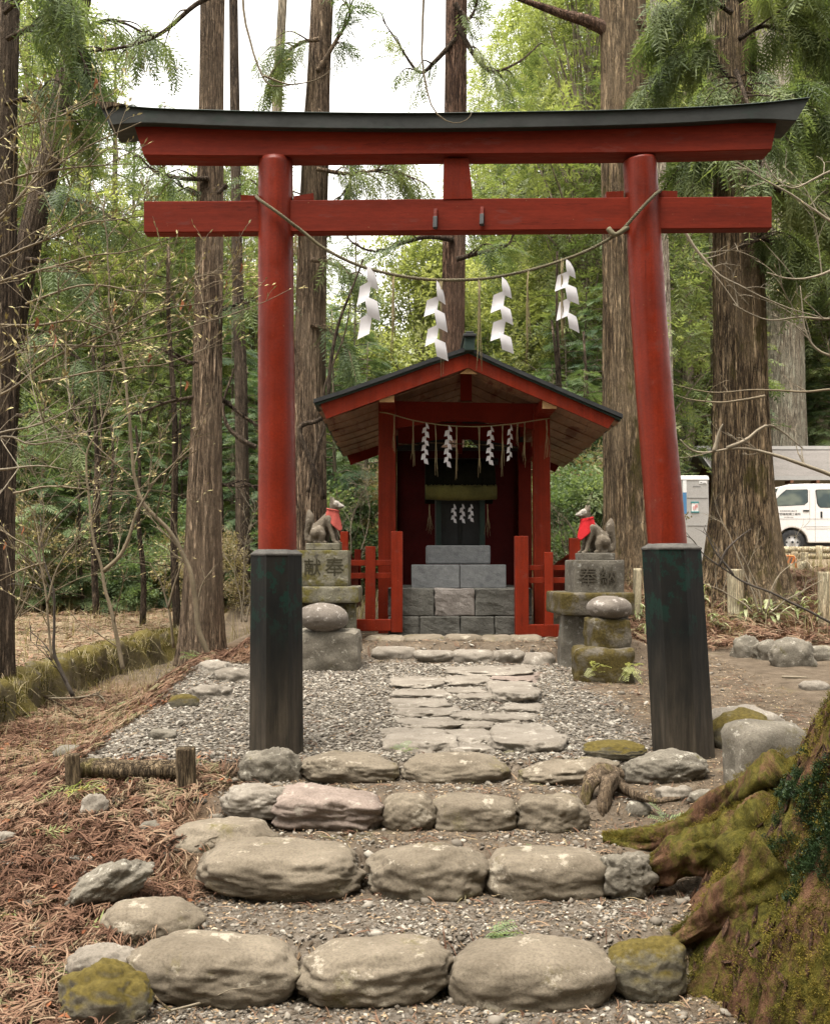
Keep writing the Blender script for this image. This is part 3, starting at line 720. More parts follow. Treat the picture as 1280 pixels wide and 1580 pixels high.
lint = beam('lintel', [(206, 188), (330, 193), (460, 196.5), (640, 198), (800, 196), (940, 193), (1070, 188), (1199, 180)],
     [(221, 239), (330, 240), (460, 239.5), (640, 237.5), (800, 236.5), (940, 235.5), (1070, 233.5), (1190, 230)], .10, .10, RED_H)
beam('lintel_cap', [(152, 158), (225, 166), (330, 170), (460, 173), (640, 174.5), (800, 172.5), (940, 170), (1060, 166), (1160, 160), (1248, 150.5)],
     [(168, 193), (225, 189.5), (330, 193.5), (460, 197), (640, 198.5), (800, 196.5), (940, 193.5), (1060, 189), (1160, 183.5), (1228, 186)], .16, .16, CAPBLK)
beam('cap_edge', [(153, 156.5), (225, 164.5), (330, 168.5), (460, 171.5), (640, 173), (800, 171), (940, 168.5), (1060, 164.5), (1160, 158.5), (1249, 149)],
     [(153, 158), (225, 166), (330, 170), (460, 173), (640, 174.5), (800, 172.5), (940, 170), (1060, 166), (1160, 160), (1248, 150.5)], .175, .175, GREENBLK, bev=.003)
beam('tie_beam', [(222, 310), (400, 309), (640, 306.5), (960, 304), (1190, 302.5)], [(222, 358.5), (400, 357.5), (640, 356), (960, 353.5), (1190, 351.5)], .055, .055, RED_H)
for q in ([(371, 300), (399, 301), (399, 309.5), (371, 309.5)], [(452, 302), (483, 297), (484, 307.5), (452, 308)], [(935, 295), (962, 294), (962, 304), (935, 304)], [(1010, 293), (1045, 294), (1045, 303.5), (1010, 303.5)]):
    m = MB(); P_ = [at(x, y, YT-.05) for x, y in q][::-1]
    m.prism([(p.x, p.z) for p in P_], YT-.045, YT+.045); m.build('wedge', RED, tor)
m = MB(); P_ = [at(x, y, YT-.06) for x, y in ((685, 244), (723, 244), (729, 306), (684, 307))][::-1]
m.prism([(p.x, p.z) for p in P_], YT-.06, YT+.06); m.build('strut', RED, tor)
for (x, y0, y1) in ((671, 323, 352), (743, 320, 347)):
    a = at(x+1, y0, YT-.06); b = at(x, y1, YT-.085)
    m = MB(); m.span(a, a.lerp(b, .45), .028, .03, .004); o = m.build('peg', RED, tor)
    m = MB(); m.span(a.lerp(b, .4), b, .032, .034, .004); m.build('peg_tip', BLKP, o)

# ---------------------------------------------------------------- sacred rope on the torii
def rope_mesh(m, path, r, pitch=.09, strands=3, n=None):
    L = sum((path[i+1]-path[i]).length for i in range(len(path)-1)); n = n or int(L/.012)
    P = spline(path, n); acc = 0
    rows = [[] for _ in range(strands)]
    for i, p in enumerate(P):
        t = (P[min(i+1, n-1)]-P[max(i-1, 0)]).normalized(); a = t.orthogonal().normalized()
        a = (Vector((0, 0, 1))-t*t.z).normalized() if abs(t.z) < .95 else (Vector((0, 1, 0))-t*t.y).normalized(); b = t.cross(a)
        if i: acc += (P[i]-P[i-1]).length
        for k in range(strands):
            ph = acc/pitch*6.283+k*6.283/strands
            rows[k].append(p+(a*math.cos(ph)+b*math.sin(ph))*r*.5)
    for k in range(strands): m.tube(rows[k], r*.58, 6)
def tassel(m, top, L, n=6, spread=.03, r=.003, seed=0):
    q = random.Random(seed)
    for k in range(n):
        dx, dy = q.uniform(-spread, spread), q.uniform(-spread, spread); l = L*q.uniform(.65, 1.05)
        pts = [top+Vector((q.uniform(-.012, .012), q.uniform(-.012, .012), 0))]
        for j in range(1, 6):
            u = j/5; pts.append(top+Vector((dx*u*u+q.uniform(-.007, .007), dy*u*u+q.uniform(-.007, .007), -l*u)))
        m.tube(pts, lerp_list([r, r*.6], 6), 5)
rp = thing('straw_rope', at(680, 430, YT-.1), 'twisted straw rope sagging between the torii pillars', 'sacred rope')
m = MB()
front = [at(395, 302, YT-.05), at(402, 309, YT-.15), at(430, 329, YT-.165), at(452, 346, YT-.145), at(468, 358, YT-.11), at(500, 383, YT-.1), at(550, 408, YT-.1), at(600, 422, YT-.1), at(650, 430, YT-.1), at(700, 432, YT-.1),
 at(760, 428, YT-.1), at(830, 413, YT-.1), at(900, 389, YT-.1), at(945, 365, YT-.1), at(962, 352, YT-.12), at(985, 326, YT-.155), at(1008, 302, YT-.145), at(1019, 293, YT-.05)]
rope_mesh(m, front, .0128, .065); m.build('rope', ROPE, rp, smooth=True)
m = MB(); tassel(m, at(456, 362, YT-.12), .17, 9, .035, .005, 3); m.build('frayed_end', STRAW, rp, smooth=True)
m = MB(); m.tube(spline([at(938, 352, YT-.11), at(948, 362, YT-.13), at(960, 356, YT-.13), at(968, 350, YT-.12)], 10), .02, 6); m.build('knot', ROPE, rp, smooth=True)
for k, (x, y, L) in enumerate(((680, 434, .72), (739, 432, .72), (813, 418, .74), (866, 400, .66), (606, 426, .62))):
    m = MB(); tassel(m, at(x, y, YT-.1), L, 6, .022, .0035, 20+k); m.build('straw_tassel', STRAW, rp, smooth=True)
def shide(name, top, segs, sw, sh, dx, seed, label, group, lean=0, mat=PAPER, parent=None, yaw=.5):
    """folded zigzag paper streamer"""
    q = random.Random(seed); m = MB(); z = top.z; x = top.x; y = top.y
    V = []; Fc = []
    for k in range(segs):
        s = 1 if k % 2 == 0 else -1
        a = s*yaw*q.uniform(.6, 1.3); h = sh*q.uniform(.9, 1.1)
        wv = sw*(.75 if k == 0 else 1.0)
        off = s*dx+lean*(k+.5)*sh; n = 5
        base = len(V)
        for j in range(n+1):
            u = j/n
            wj = wv*(.55+.45*min(1, u*2)) if k == 0 else wv
            sk = .5*sw*u*s*.45
            for i_ in range(4):
                t = i_/3-.5
                bulge = math.sin(u*math.pi)*sh*.12*s+math.cos(t*math.pi)*.06*sw
                V.append(Vector((x+off+sk+t*wj*math.cos(a), y-.012*k % .03+t*wj*math.sin(a)*1.0-bulge, z-u*h-t*s*sh*.20)))
        for j in range(n):
            for i_ in range(3):
                b0 = base+j*4+i_; Fc.append((b0, b0+1, b0+5, b0+4))
        z -= h*.80
    o = obj(name, V, Fc, mat, parent, None if parent else top)
    if parent is None: tag(o, label, 'paper streamer', group)
    return o
GS = 'white paper streamers on the torii rope'
shide('paper_streamer', at(567, 411, YT-.1), 4, .105, .152, 0.018, 1, 'white zigzag paper streamer over open sky, first from the left pillar', GS, lean=.02)
shide('paper_streamer', at(672, 436, YT-.1), 5, .098, .135, 0.021, 2, 'white zigzag paper streamer in front of the thin red-brown trunk', GS, lean=.01)
shide('paper_streamer', at(774, 430, YT-.1), 5, .098, .132, 0.018, 3, 'white zigzag paper streamer above the right roof slope of the shrine', GS)
shide('paper_streamer', at(872, 402, YT-.1), 5, .098, .130, 0.019, 4, 'white zigzag paper streamer nearest the right torii pillar', GS, lean=.03)
# ---------------------------------------------------------------- shrine hall
YF, YP, YR, YB = 12.4, 13.2, 15.2, 17.2
shr = thing('shrine_hall', at(715, 975, 14.5), 'small open red shrine hall with a dark gabled roof behind the torii', 'shrine')
def vpost(name, x0, x1, yt, yb, Y, d, mat, parent, bev=.008, zb=None):
    a = at(x0, yb, Y); b = at(x1, yt, Y); z0 = a.z if zb is None else zb
    m = MB(); m.box(((a.x+b.x)/2, Y+d/2, (z0+b.z)/2), (b.x-a.x, d, b.z-z0), None, bev); return m.build(name, mat, parent)
for (x0, x1, yt) in ((583, 610, 612), (825, 848, 622)):
    vpost('post', x0, x1, yt, 978, YP, .21, RED, shr)
xl, xr = at(583, 800, YP).x, at(848, 800, YP).x
for x in (xl, xr-.21):
    m = MB(); m.box((x+.105, YR+.1, 1.85), (.20, .20, 2.75), None, .008); m.build('rear_post', RED_IN, shr)
# roof slab: explicit front section, same section a little lower at the back
sec_t = [(484, 617), (530, 602.5), (600, 578), (660, 556), (722, 536), (780, 563), (840, 589), (900, 615), (959, 640)]
topF = [at(x, y, YF) for x, y in sec_t]; topB = [Vector((p.x, YB, p.z-.11)) for p in topF]
def slab(off0, off1, y0, y1, name, mat, parent, grow=0, pts=None, cut=(0, 9)):
    P = (pts or topF)[cut[0]:cut[1]]; m = MB(); rings = []
    for yy in (y0, y1):
        u = (yy-YF)/(YB-YF); up = [p+Vector((0, yy-p.y, -.11*u+off0)) for p in P]; dn = [p+Vector((0, yy-p.y, -.11*u+off1)) for p in P]
        if grow: up[0].x -= grow; up[-1].x += grow; dn[0].x -= grow; dn[-1].x += grow
        rings.append(up+dn[::-1])
    m.loft(rings); return m.build(name, mat, parent)
roof = slab(0, -.05, YF-.06, YB+.06, 'roof', BLKP, shr)
slab(-.05, -.075, YF-.03, YB+.03, 'roof_edge', GREENBLK, roof, -.02)
# ridge beam with a capped end
rp0 = at(724, 538, YF-.08); m = MB()
m.box((rp0.x, (YF+YB)/2-.08, rp0.z+.055), (.125, YB-YF+.1, .17), None, .01); o = m.build('ridge_beam', GREENBLK, roof)
m = MB(); m.box((rp0.x, (YF+YB)/2-.09, rp0.z+.155), (.165, YB-YF+.16, .035), None, .008); m.box((rp0.x, (YF+YB)/2-.09, rp0.z+.185), (.10, YB-YF+.16, .03), None, .008); m.build('ridge_cap', BLKP, o)
# bargeboards
def barge(up, lo, y0, y1, name, mat):
    m = MB(); n = 14; rings = []
    su = spline([at(x, y, YF) for x, y in up], n); sl = spline([at(x, y, YF) for x, y in lo], n)
    for a, b in zip(su, sl):
        dz = -.11*(y0-YF)/(YB-YF); rings.append([Vector((a.x, y0, a.z+dz)), Vector((b.x, y0, b.z+dz)), Vector((b.x, y1, b.z+dz)), Vector((a.x, y1, a.z+dz))])
    m.loft(rings); return m.build(name, mat, shr)
bl = ([(494, 623.5), (581, 594), (660, 565.5), (722, 543)], [(503, 646), (581, 618), (660, 589.5), (722, 567)])
br = ([(722, 543), (790, 575.5), (870, 610), (949, 645)], [(722, 567), (790, 597), (870, 631), (938, 661)])
for q in (bl, br):
    barge(*q, YF+.0, YF+.05, 'bargeboard', RED); barge(*q, YB-.06, YB-.01, 'bargeboard', RED_IN)
# soffit planks running down the slope, one layer per side
for cut, sgn in ((( 0, 5), -1), ((4, 9), 1)):
    m = MB(); n = 17
    for k in range(n):
        y0 = YF+.06+(YB-YF-.14)*k/n; y1 = y0+(YB-YF-.14)/n-.012; P = topF[cut[0]:cut[1]]
        off = -.088-.016*(k % 2)-random.uniform(0, .012); jit = random.uniform(-.02, .02); rings = []
        for yy in (y0, y1):
            u = (yy-YF)/(YB-YF); up = [p+Vector((0, yy-p.y, -.11*u+off)) for p in P]; dn = [p+Vector((0, yy-p.y, -.11*u+off-.018)) for p in P]
            e = 0 if sgn < 0 else -1
            for l_ in (up, dn): l_[e].x -= sgn*(.05+jit); l_[e].z += .02
            rings.append(up+dn[::-1])
        m.loft(rings)
    m.build('soffit', SOFFIT, shr)
# purlins with painted ends, tie beam, king strut
for q in ([(585, 621), (608, 621), (608, 606), (598, 609), (585, 614)], [(836, 631), (858, 631), (858, 624), (848, 619), (836, 615)]):
    P = [at(x, y, YF+.1) for x, y in q]; m = MB(); m.prism([(p.x, p.z) for p in P], YF+.08, YB-.1); o = m.build('purlin', RED_IN, shr)
    m = MB(); m.prism([(p.x, p.z) for p in P], YF+.068, YF+.0785); m.build('purlin_end', GOLD, o)
P = [at(x, y, YF+.1) for x, y in ((709, 577), (722, 569), (736, 578))]; m = MB(); m.prism([(p.x, p.z) for p in P], YF+.06, YF+.075); m.build('ridge_end', GOLD, shr)
for yy, mt in ((YP, RED_IN), (YR, RED_IN)):
    k = yy/YP; A = [(610, 618), (610, 660), (650, 653), (690, 648), (735, 648), (780, 653), (825, 662), (825, 622)]
    P = [at(x, y, YP) for x, y in A]; m = MB(); m.prism([(p.x, p.z) for p in P], yy+.04, yy+.16); m.build('tie_beam', mt, shr)
m = MB(); a = at(717, 640, YP); b = at(717, 570, YP); a.z = at(717, 617, YP).z; m.box((a.x+.02, YP+.1, (a.z+b.z)/2), (.15, .10, b.z-a.z), None, .006); m.build('king_strut', RED_IN, shr)
# rear wall with gable openings
P = lambda x, y: at(x, y, YP)
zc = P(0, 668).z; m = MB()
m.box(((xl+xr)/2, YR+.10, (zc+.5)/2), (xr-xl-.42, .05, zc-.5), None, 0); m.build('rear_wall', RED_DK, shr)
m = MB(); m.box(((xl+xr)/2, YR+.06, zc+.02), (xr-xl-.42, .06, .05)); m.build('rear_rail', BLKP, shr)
zr = at(722, 560, YF).z-.2
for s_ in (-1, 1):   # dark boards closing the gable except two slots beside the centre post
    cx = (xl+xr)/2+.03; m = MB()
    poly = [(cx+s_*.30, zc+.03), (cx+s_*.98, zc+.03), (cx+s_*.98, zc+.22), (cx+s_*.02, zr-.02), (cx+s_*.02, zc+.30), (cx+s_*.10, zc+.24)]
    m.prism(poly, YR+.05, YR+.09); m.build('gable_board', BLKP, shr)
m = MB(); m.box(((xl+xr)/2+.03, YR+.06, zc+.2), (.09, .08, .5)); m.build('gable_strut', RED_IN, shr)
for s_ in (-1, 1):   # side boards between front and rear posts (upper third)
    x = (xl+.105) if s_ < 0 else (xr-.105)
    m = MB(); m.box((x, (YP+YR)/2+.1, 2.95), (.07, YR-YP-.2, .14)); m.build('side_rail', RED_IN, shr)
m = MB(); m.tube([at(614, 685, 13.6), at(645, 686, 13.6), at(652, 682.5, 13.6), at(765, 687, 13.6), at(800, 691, 13.6)], .008, 6); m.build('iron_rod', WOODM, shr)

# ---------------------------------------------------------------- stone platform and steps
plat = thing('stone_platform', at(708, 978, 12.75), 'stepped stone block platform between the red fences under the shrine', 'platform')
def blk(x0, x1, yt, yb, Y, d, mat, bev=.015, rough=.012, seed=0, name='block'):
    a = at(x0+.6, yb-.4, Y); b = at(x1-.6, yt+.4, Y); sx, sz = b.x-a.x, b.z-a.z
    bm = bmesh.new(); bmesh.ops.create_cube(bm, size=1)
    bmesh.ops.scale(bm, vec=(sx, d, sz), verts=bm.verts)
    bmesh.ops.bevel(bm, geom=bm.edges[:], offset=bev, segments=2, profile=.5, affect='EDGES')
    bmesh.ops.subdivide_edges(bm, edges=[e for e in bm.edges if e.calc_length() > .08], cuts=5, use_grid_fill=True)
    for v in bm.verts:
        n = noise.noise(v.co*9+Vector((seed*5.1, seed, 0)))+.5*noise.noise(v.co*25+Vector((seed*3.1, 0, seed)))
        v.co += v.co.normalized()*n*rough
    bm.verts.index_update(); c = Vector(((a.x+b.x)/2, Y+d/2, (a.z+b.z)/2))
    V = [v.co+c for v in bm.verts]; Fc = [tuple(v.index for v in f.verts) for f in bm.faces]; bm.free()
    return obj(name, V, Fc, mat, plat, org=c, smooth=False)
k = 0
for x0, x1, mt in ((598, 647, BLOCK2), (647, 710, BLOCK2), (710, 763, BLOCK2), (763, 822, BLOCK2)): blk(x0, x1, 951, 984, 12.75, .6, mt, seed=k); k += 1
for x0, x1, mt in ((598, 670, BLOCK2), (670, 732, BLOCK3), (732, 822, BLOCK2)): blk(x0, x1, 908, 951, 12.77, .6, mt, rough=.022, seed=k); k += 1
for x0, x1 in ((634, 709), (709, 781)): blk(x0, x1, 871, 908, 13.05, .6, BLOCK1, .008, .004, seed=k, name='step_block'); k += 1
blk(657, 757, 841, 871, 13.35, .9, BLOCK1, .02, .006, seed=k, name='step_block')
a = at(600, 908, 12.8); b = at(820, 908, 12.8); m = MB(); m.box(((a.x+b.x)/2, 14.25, .78), (b.x-a.x-.02, 1.75, .56)); m.build('core', BLOCK2, plat)

# ---------------------------------------------------------------- inner shrine
DARKROOF = m_paint('old_bark_roof', (.014, .014, .009), .5, .95, spec=.05); YI = 14.1; inn = thing('inner_shrine', at(712, 841, YI), 'dark miniature shrine with a mossy thatched eave inside the red hall', 'inner shrine')
m = MB(); a = at(672, 842, YI); b = at(748, 768, YI); m.box(((a.x+b.x)/2, YI+.25, (a.z+b.z)/2), (b.x-a.x, .4, b.z-a.z)); m.build('body', BLKP, inn)
for x in (676, 744):
    m = MB(); a = at(x-4, 842, YI-.04); b = at(x+4, 772, YI-.04); m.box(((a.x+b.x)/2, YI, (a.z+b.z)/2), (.07, .07, b.z-a.z), None, .005); m.build('post', GREENBLK, inn)
for x in (690, 729):
    m = MB(); a = at(x-16, 840, YI); b = at(x+16, 778, YI); m.box(((a.x+b.x)/2, YI+.035, (a.z+b.z)/2), (b.x-a.x, .02, b.z-a.z), None, .004); m.build('door', BLKP, inn)
V = []; a = at(656, 772, YI-.2); b = at(766, 748, YI-.2); nX = 60; m = MB()
rings = []
for k in range(nX+1):
    x = a.x+(b.x-a.x)*k/nX; h = noise.noise(Vector((k*.7, 0, 0)))*.02+noise.noise(Vector((k*2.3, 4, 0)))*.012
    sg = .02*(2*k/nX-1)**2
    rings.append([Vector((x, YI-.22, a.z+sg)), Vector((x, YI-.26, a.z+.06+sg)), Vector((x, YI-.24, b.z-.03+h)), Vector((x, YI-.17, b.z+h)), Vector((x, YI+.1, b.z+.30+h)), Vector((x, YI+.30, b.z+.42)), Vector((x, YI+.75, b.z-.05)), Vector((x, YI+.6, a.z))])
m.loft([r[:4]+[r[3]+Vector((0, .05, -.005)), r[0]+Vector((0, .12, .0))] for r in rings]); eav = m.build('thatched_eave', THATCH, inn, smooth=True)
m = MB(); m.loft([[r[3]+Vector((0, .03, -.03)), r[4]+Vector((0, 0, .02)), r[5], r[6], r[7]] for r in rings]); m.build('roof', DARKROOF, inn, smooth=True)
m = MB(); m.tube([at(655, 712, YI+.3), at(768, 712, YI+.3)], .05, 8); m.build('ridge', BLKP, inn)
for x in (662, 752):
    m = MB(); tassel(m, at(x, 778, YI-.1), .45, 7, .06, .003, int(x)); m.build('straw_tassel', STRAW, inn, smooth=True)
for k, x in enumerate((700, 713, 726)):
    o = shide('paper_streamer', at(x, 778, YI-.14), 5, .05, .062, .007, 40+k, ['little paper streamer left of three on the inner shrine', 'little paper streamer in the middle of three on the inner shrine', 'little paper streamer right of three on the inner shrine'][k], 'paper streamers on the inner shrine')
# straw rope across the shrine front
r2 = thing('straw_rope', at(715, 658, 13.0), 'thin straw rope with hanging straws across the front of the red shrine hall', 'sacred rope')
m = MB(); rope_mesh(m, [at(585, 636, 13.12), at(600, 638, 13.06), at(640, 649, 13.05), at(690, 656.5, 13.05), at(740, 658, 13.05), at(790, 654, 13.05), at(830, 648, 13.08), at(849, 645, 13.15)], .009, .06, 2); m.build('rope', STRAW, r2, smooth=True)
for k, (x, y, L) in enumerate(((608, 641, .62), (637, 649, .62), (672, 655, .66), (704, 657.5, .68), (739, 658.5, .66), (775, 656, .68), (809, 652, .60), (843, 647, .5), (798, 654, .32))):
    m = MB(); tassel(m, at(x, y, 13.05), L, 5, .03, .0042, 60+k); m.build('straw_tassel', STRAW, r2, smooth=True)
lab = ['small zigzag streamer in the shrine doorway, nearest the left post', 'small zigzag streamer with split tail left of the shrine centre', 'small zigzag streamer right of the shrine centre', 'shrivelled small streamer nearest the right shrine post']
for k, (x, y, ns, w_) in enumerate(((655, 653, 9, .058), (690, 657, 9, .066), (755, 658, 9, .062), (785, 655, 8, .04))):
    shide('paper_streamer', at(x+2, y, 13.04), ns, w_, .072, .010, 50+k, lab[k], 'small paper streamers in the shrine doorway', lean=-.03)

# ---------------------------------------------------------------- red fences
def fence(label, gate, mid, corner, rails, sill, sgn, tops):
    Yq = 12.6; g = at((gate[0]+gate[1])/2, gate[3], Yq)
    t = thing('red_fence', g, label, 'fence')
    vpost('gate_post', gate[0], gate[1], gate[2], gate[3], Yq, .15, RED, t)
    vpost('post', mid[0], mid[1], mid[2], mid[3], Yq+.02, .11, RED, t)
    vpost('corner_post', corner[0], corner[1], corner[2], 975, Yq+.03, .11, RED, t)
    xa, xb = (corner[1], gate[0]) if sgn < 0 else (gate[1], corner[0])
    for (y0, y1) in rails:
        a = at(xa-1, y1, Yq+.05); b = at(xb+1, y0, Yq+.05); m = MB(); m.box(((a.x+b.x)/2, Yq+.085, (a.z+b.z)/2), (b.x-a.x, .055, b.z-a.z), None, .005); m.build('rail', RED, t)
    a = at(xa-1, sill[1], Yq); b = at(xb, sill[0], Yq); m = MB(); m.box(((a.x+b.x)/2, Yq+.07, (a.z+b.z)/2), (b.x-a.x-.003, .135, b.z-a.z), None, .008); m.build('sill', RED, t)
    # slatted side run going back beside the hall
    xc = at((corner[0]+corner[1])/2, 900, Yq).x; z1 = at(0, tops[0], Yq).z; z2 = z1-.22; Y0, Y1 = Yq+.15, 15.6; n = 46
    m = MB(); zb = at(0, 950, Yq).z
    for k in range(n):
        u = k/(n-1); yy = Y0+(Y1-Y0)*u; zt = z1+(z2-z1)*min(1, u*1.3)**.8
        m.box((xc, yy, (zb+zt)/2), (.022, .038, zt-zb))
    m.build('slat_panel', RED_IN, t)
    for z in (zb+.05, zb+.45):
        m = MB(); m.box((xc+.03*sgn*-1, (Y0+Y1)/2, z), (.035, Y1-Y0, .07)); m.build('rail', RED_IN, t)
    m = MB(); m.span((xc, Y0, z1+.015), (xc, Y0+(Y1-Y0)*.77, z2+.015), .05, .03); m.build('top_rail', RED, t)
    m = MB(); m.box((xc, Y1+.05, (zb+z2+.25)/2), (.1, .1, z2+.25-zb), None, .006); m.build('rear_post', RED_IN, t)
fence('red wooden fence left of the stone platform, beside the left fox', (603, 621, 820, 976), (563, 579, 843, 958), (524, 537, 820), ((864, 873), (884, 893)), (956, 974), -1, (846,))
fence('red wooden fence right of the stone platform, beside the right fox', (795, 815, 827, 981), (840, 853, 852, 966), (880, 895, 830), ((872, 880), (891, 900)), (964, 983), 1, (855,))
# ---------------------------------------------------------------- pedestals and fox statues
def rough_block(name, x0, x1, yt, yb, Y, d, mat, parent=None, seed=0, bev=.02, rough=.012, rot=0, taper=1.0, label=None, cat=None, group=None, cuts=7, skew=0):
    a = at(x0, yb, Y); b = at(x1, yt, Y); sx, sz = b.x-a.x, b.z-a.z
    bm = bmesh.new(); bmesh.ops.create_cube(bm, size=1); bmesh.ops.scale(bm, vec=(sx, d, sz), verts=bm.verts)
    bmesh.ops.bevel(bm, geom=bm.edges[:], offset=bev, segments=2, profile=.5, affect='EDGES')
    bmesh.ops.subdivide_edges(bm, edges=[e for e in bm.edges if e.calc_length() > bev*2.5], cuts=cuts, use_grid_fill=True)
    M = Matrix.Rotation(rot, 3, 'Z'); c = Vector(((a.x+b.x)/2, Y+d/2, (a.z+b.z)/2)); V = []
    for v in bm.verts:
        p = v.co.copy(); n = noise.noise(p*7+Vector((seed*5.1, seed, 0)))+.5*noise.noise(p*19+Vector((seed*3.1, 0, seed)))
        p += p.normalized()*n*rough
        k = 1+(taper-1)*(p.z/sz+.5); p.x = p.x*k+skew*(p.z/sz+.5); p.y *= k
        V.append(M @ p+c)
    bm.verts.index_update(); Fc = [tuple(v.index for v in f.verts) for f in bm.faces]; bm.free()
    o = obj(name, V, Fc, mat, parent, org=None if parent is None else c, smooth=True)
    try: o.data.set_sharp_from_angle(angle=R(40))
    except Exception: pass
    return tag(o, label, cat, group)
CARVE = m_paint('carved_groove', (.052, .047, .030), .6, .95, spec=.05)
CARVE2 = m_paint('worn_carved_groove', (.074, .065, .05), .7, .95, spec=.05)
def glyph(txt, loc, size, mat, parent, name='inscription', ext=.002, rot=(math.pi/2, 0, 0), sx=1):
    cu = bpy.data.curves.new(name, 'FONT'); cu.body = txt; cu.size = size; cu.extrude = ext; cu.align_x = 'CENTER'; cu.align_y = 'CENTER'
    to = bpy.data.objects.new('tmp', cu); COL.objects.link(to)
    dg = bpy.context.evaluated_depsgraph_get(); me = bpy.data.meshes.new_from_object(to.evaluated_get(dg))
    bpy.data.objects.remove(to)
    M = Euler(rot).to_matrix(); V = [M @ Vector((v.co.x*sx, v.co.y, v.co.z))+Vector(loc) for v in me.vertices]; Fc = [tuple(p.vertices) for p in me.polygons]
    bpy.data.meshes.remove(me)
    return obj(name, V, Fc, mat, parent, org=Vector(loc), smooth=False)
YL, YRT = 11.8, 11.35
pl = thing('stone_pedestal', at(500, 1020, YL+.3), 'mossy stone pedestal with two carved characters under the fox with the faded bib', 'pedestal')
blkL = rough_block('block', 456, 537, 849, 905, YL, .55, PEDST, pl, 1, .012, .006)
rough_block('slab', 440, 553, 905.5, 931, YL-.16, .85, PEDST, pl, 2, .02, .01)
rough_block('leg', 534, 549, 931.5, 1000, YL-.02, .16, PEDST, pl, 3, .012, .006); rough_block('leg', 446, 470, 931.5, 1000, YL-.02, .16, PEDST, pl, 4, .012, .006)
rough_block('rear_slab', 462, 540, 931.5, 1000, YL+.4, .2, PEDST, pl, 5, .012, .006)
for ch, x, s in (('献', 482, .21), ('奉', 516, .24)): glyph(ch, at(x, 877, YL-.002), s, CARVE, pl, ext=.004)
pr = thing('stone_pedestal', at(920, 1030, YRT+.3), 'grey weathered stone pedestal on a mossy slab under the fox with the bright bib', 'pedestal')
rough_block('block', 884, 961, 864, 921, YRT, .55, PEDGRY, pr, 6, .012, .007, rot=R(3))
rough_block('slab', 862, 976, 915, 950, YRT-.2, .95, MOSSBLK, pr, 7, .025, .012, rot=R(3))
rough_block('leg', 864, 914, 949, 1040, YRT-.08, .3, PEDGRY, pr, 8, .02, .01, taper=.9, skew=.02)
rough_block('leg', 930, 972, 949, 1036, YRT-.02, .3, PEDGRY, pr, 9, .02, .01, taper=.9)
for ch, x, s in (('奉', 907, .22), ('納', 938, .22)): glyph(ch, at(x, 891, YRT-.012), s, CARVE2, pr, ext=.006)
# stacked blocks and egg stones
rough_block('stone_block', 891, 984, 1001, 1062, 10.25, .55, MOSSBLK, None, 11, .05, .03, R(-6), label='mossy square stone block with small ferns, lowest of the stack under the right egg stone', cat='stone block')
rough_block('stone_block', 911, 973, 955, 1006, 10.38, .40, MOSSBLK, None, 12, .04, .03, R(4), label='weathered stone block between the lower mossy block and the right egg stone', cat='stone block')
EG = 'egg-shaped stones on blocks'
e1 = at(939, 938, 10.55); tag(rock_mesh('egg_stone', e1, (.475, .42, .255), EGG, 301, sub=5, rough=.022, sq=2.1), 'purple-grey egg-shaped stone on the stacked blocks by the right fox', 'egg stone', EG)
e2 = at(499, 953, 11.1); tag(rock_mesh('egg_stone', e2, (.55, .48, .325), EGG, 302, sub=5, rough=.022, sq=2.1, tilt=(0, .06)), 'brown egg-shaped stone on a boulder by the left fox pedestal', 'egg stone', EG)
rough_block('stone_block', 452, 553, 974, 1045, 10.95, .55, GREYROCK, None, 14, .09, .035, label='rounded lichen-spotted block carrying the brown egg stone', cat='stone block')

def blob_mesh(chains, voxel=.0075, smooth=4):
    """union of swept spheres, remeshed into one continuous skin"""
    bm = bmesh.new()
    for ch in chains:
        for i in range(len(ch)-1):
            (p0, r0), (p1, r1) = ch[i], ch[i+1]; p0 = Vector(p0); p1 = Vector(p1)
            n = max(2, int((p1-p0).length/(min(r0, r1)*.35))+1)
            for k in range(n):
                u = k/n; bmesh.ops.create_icosphere(bm, subdivisions=2, radius=r0+(r1-r0)*u, matrix=Matrix.Translation(p0.lerp(p1, u)))
        p, r = ch[-1]; bmesh.ops.create_icosphere(bm, subdivisions=2, radius=r, matrix=Matrix.Translation(Vector(p)))
    me = bpy.data.meshes.new('blob'); bm.to_mesh(me); bm.free()
    o = bpy.data.objects.new('blob', me); COL.objects.link(o)
    md = o.modifiers.new('r', 'REMESH'); md.mode = 'VOXEL'; md.voxel_size = voxel
    ms = o.modifiers.new('s', 'SMOOTH'); ms.iterations = smooth; ms.factor = .5
    dg = bpy.context.evaluated_depsgraph_get(); ev = o.evaluated_get(dg); m2 = bpy.data.meshes.new_from_object(ev)
    V = [v.co.copy() for v in m2.vertices]; Fc = [tuple(p.vertices) for p in m2.polygons]
    bpy.data.objects.remove(o); bpy.data.meshes.remove(m2); return V, Fc
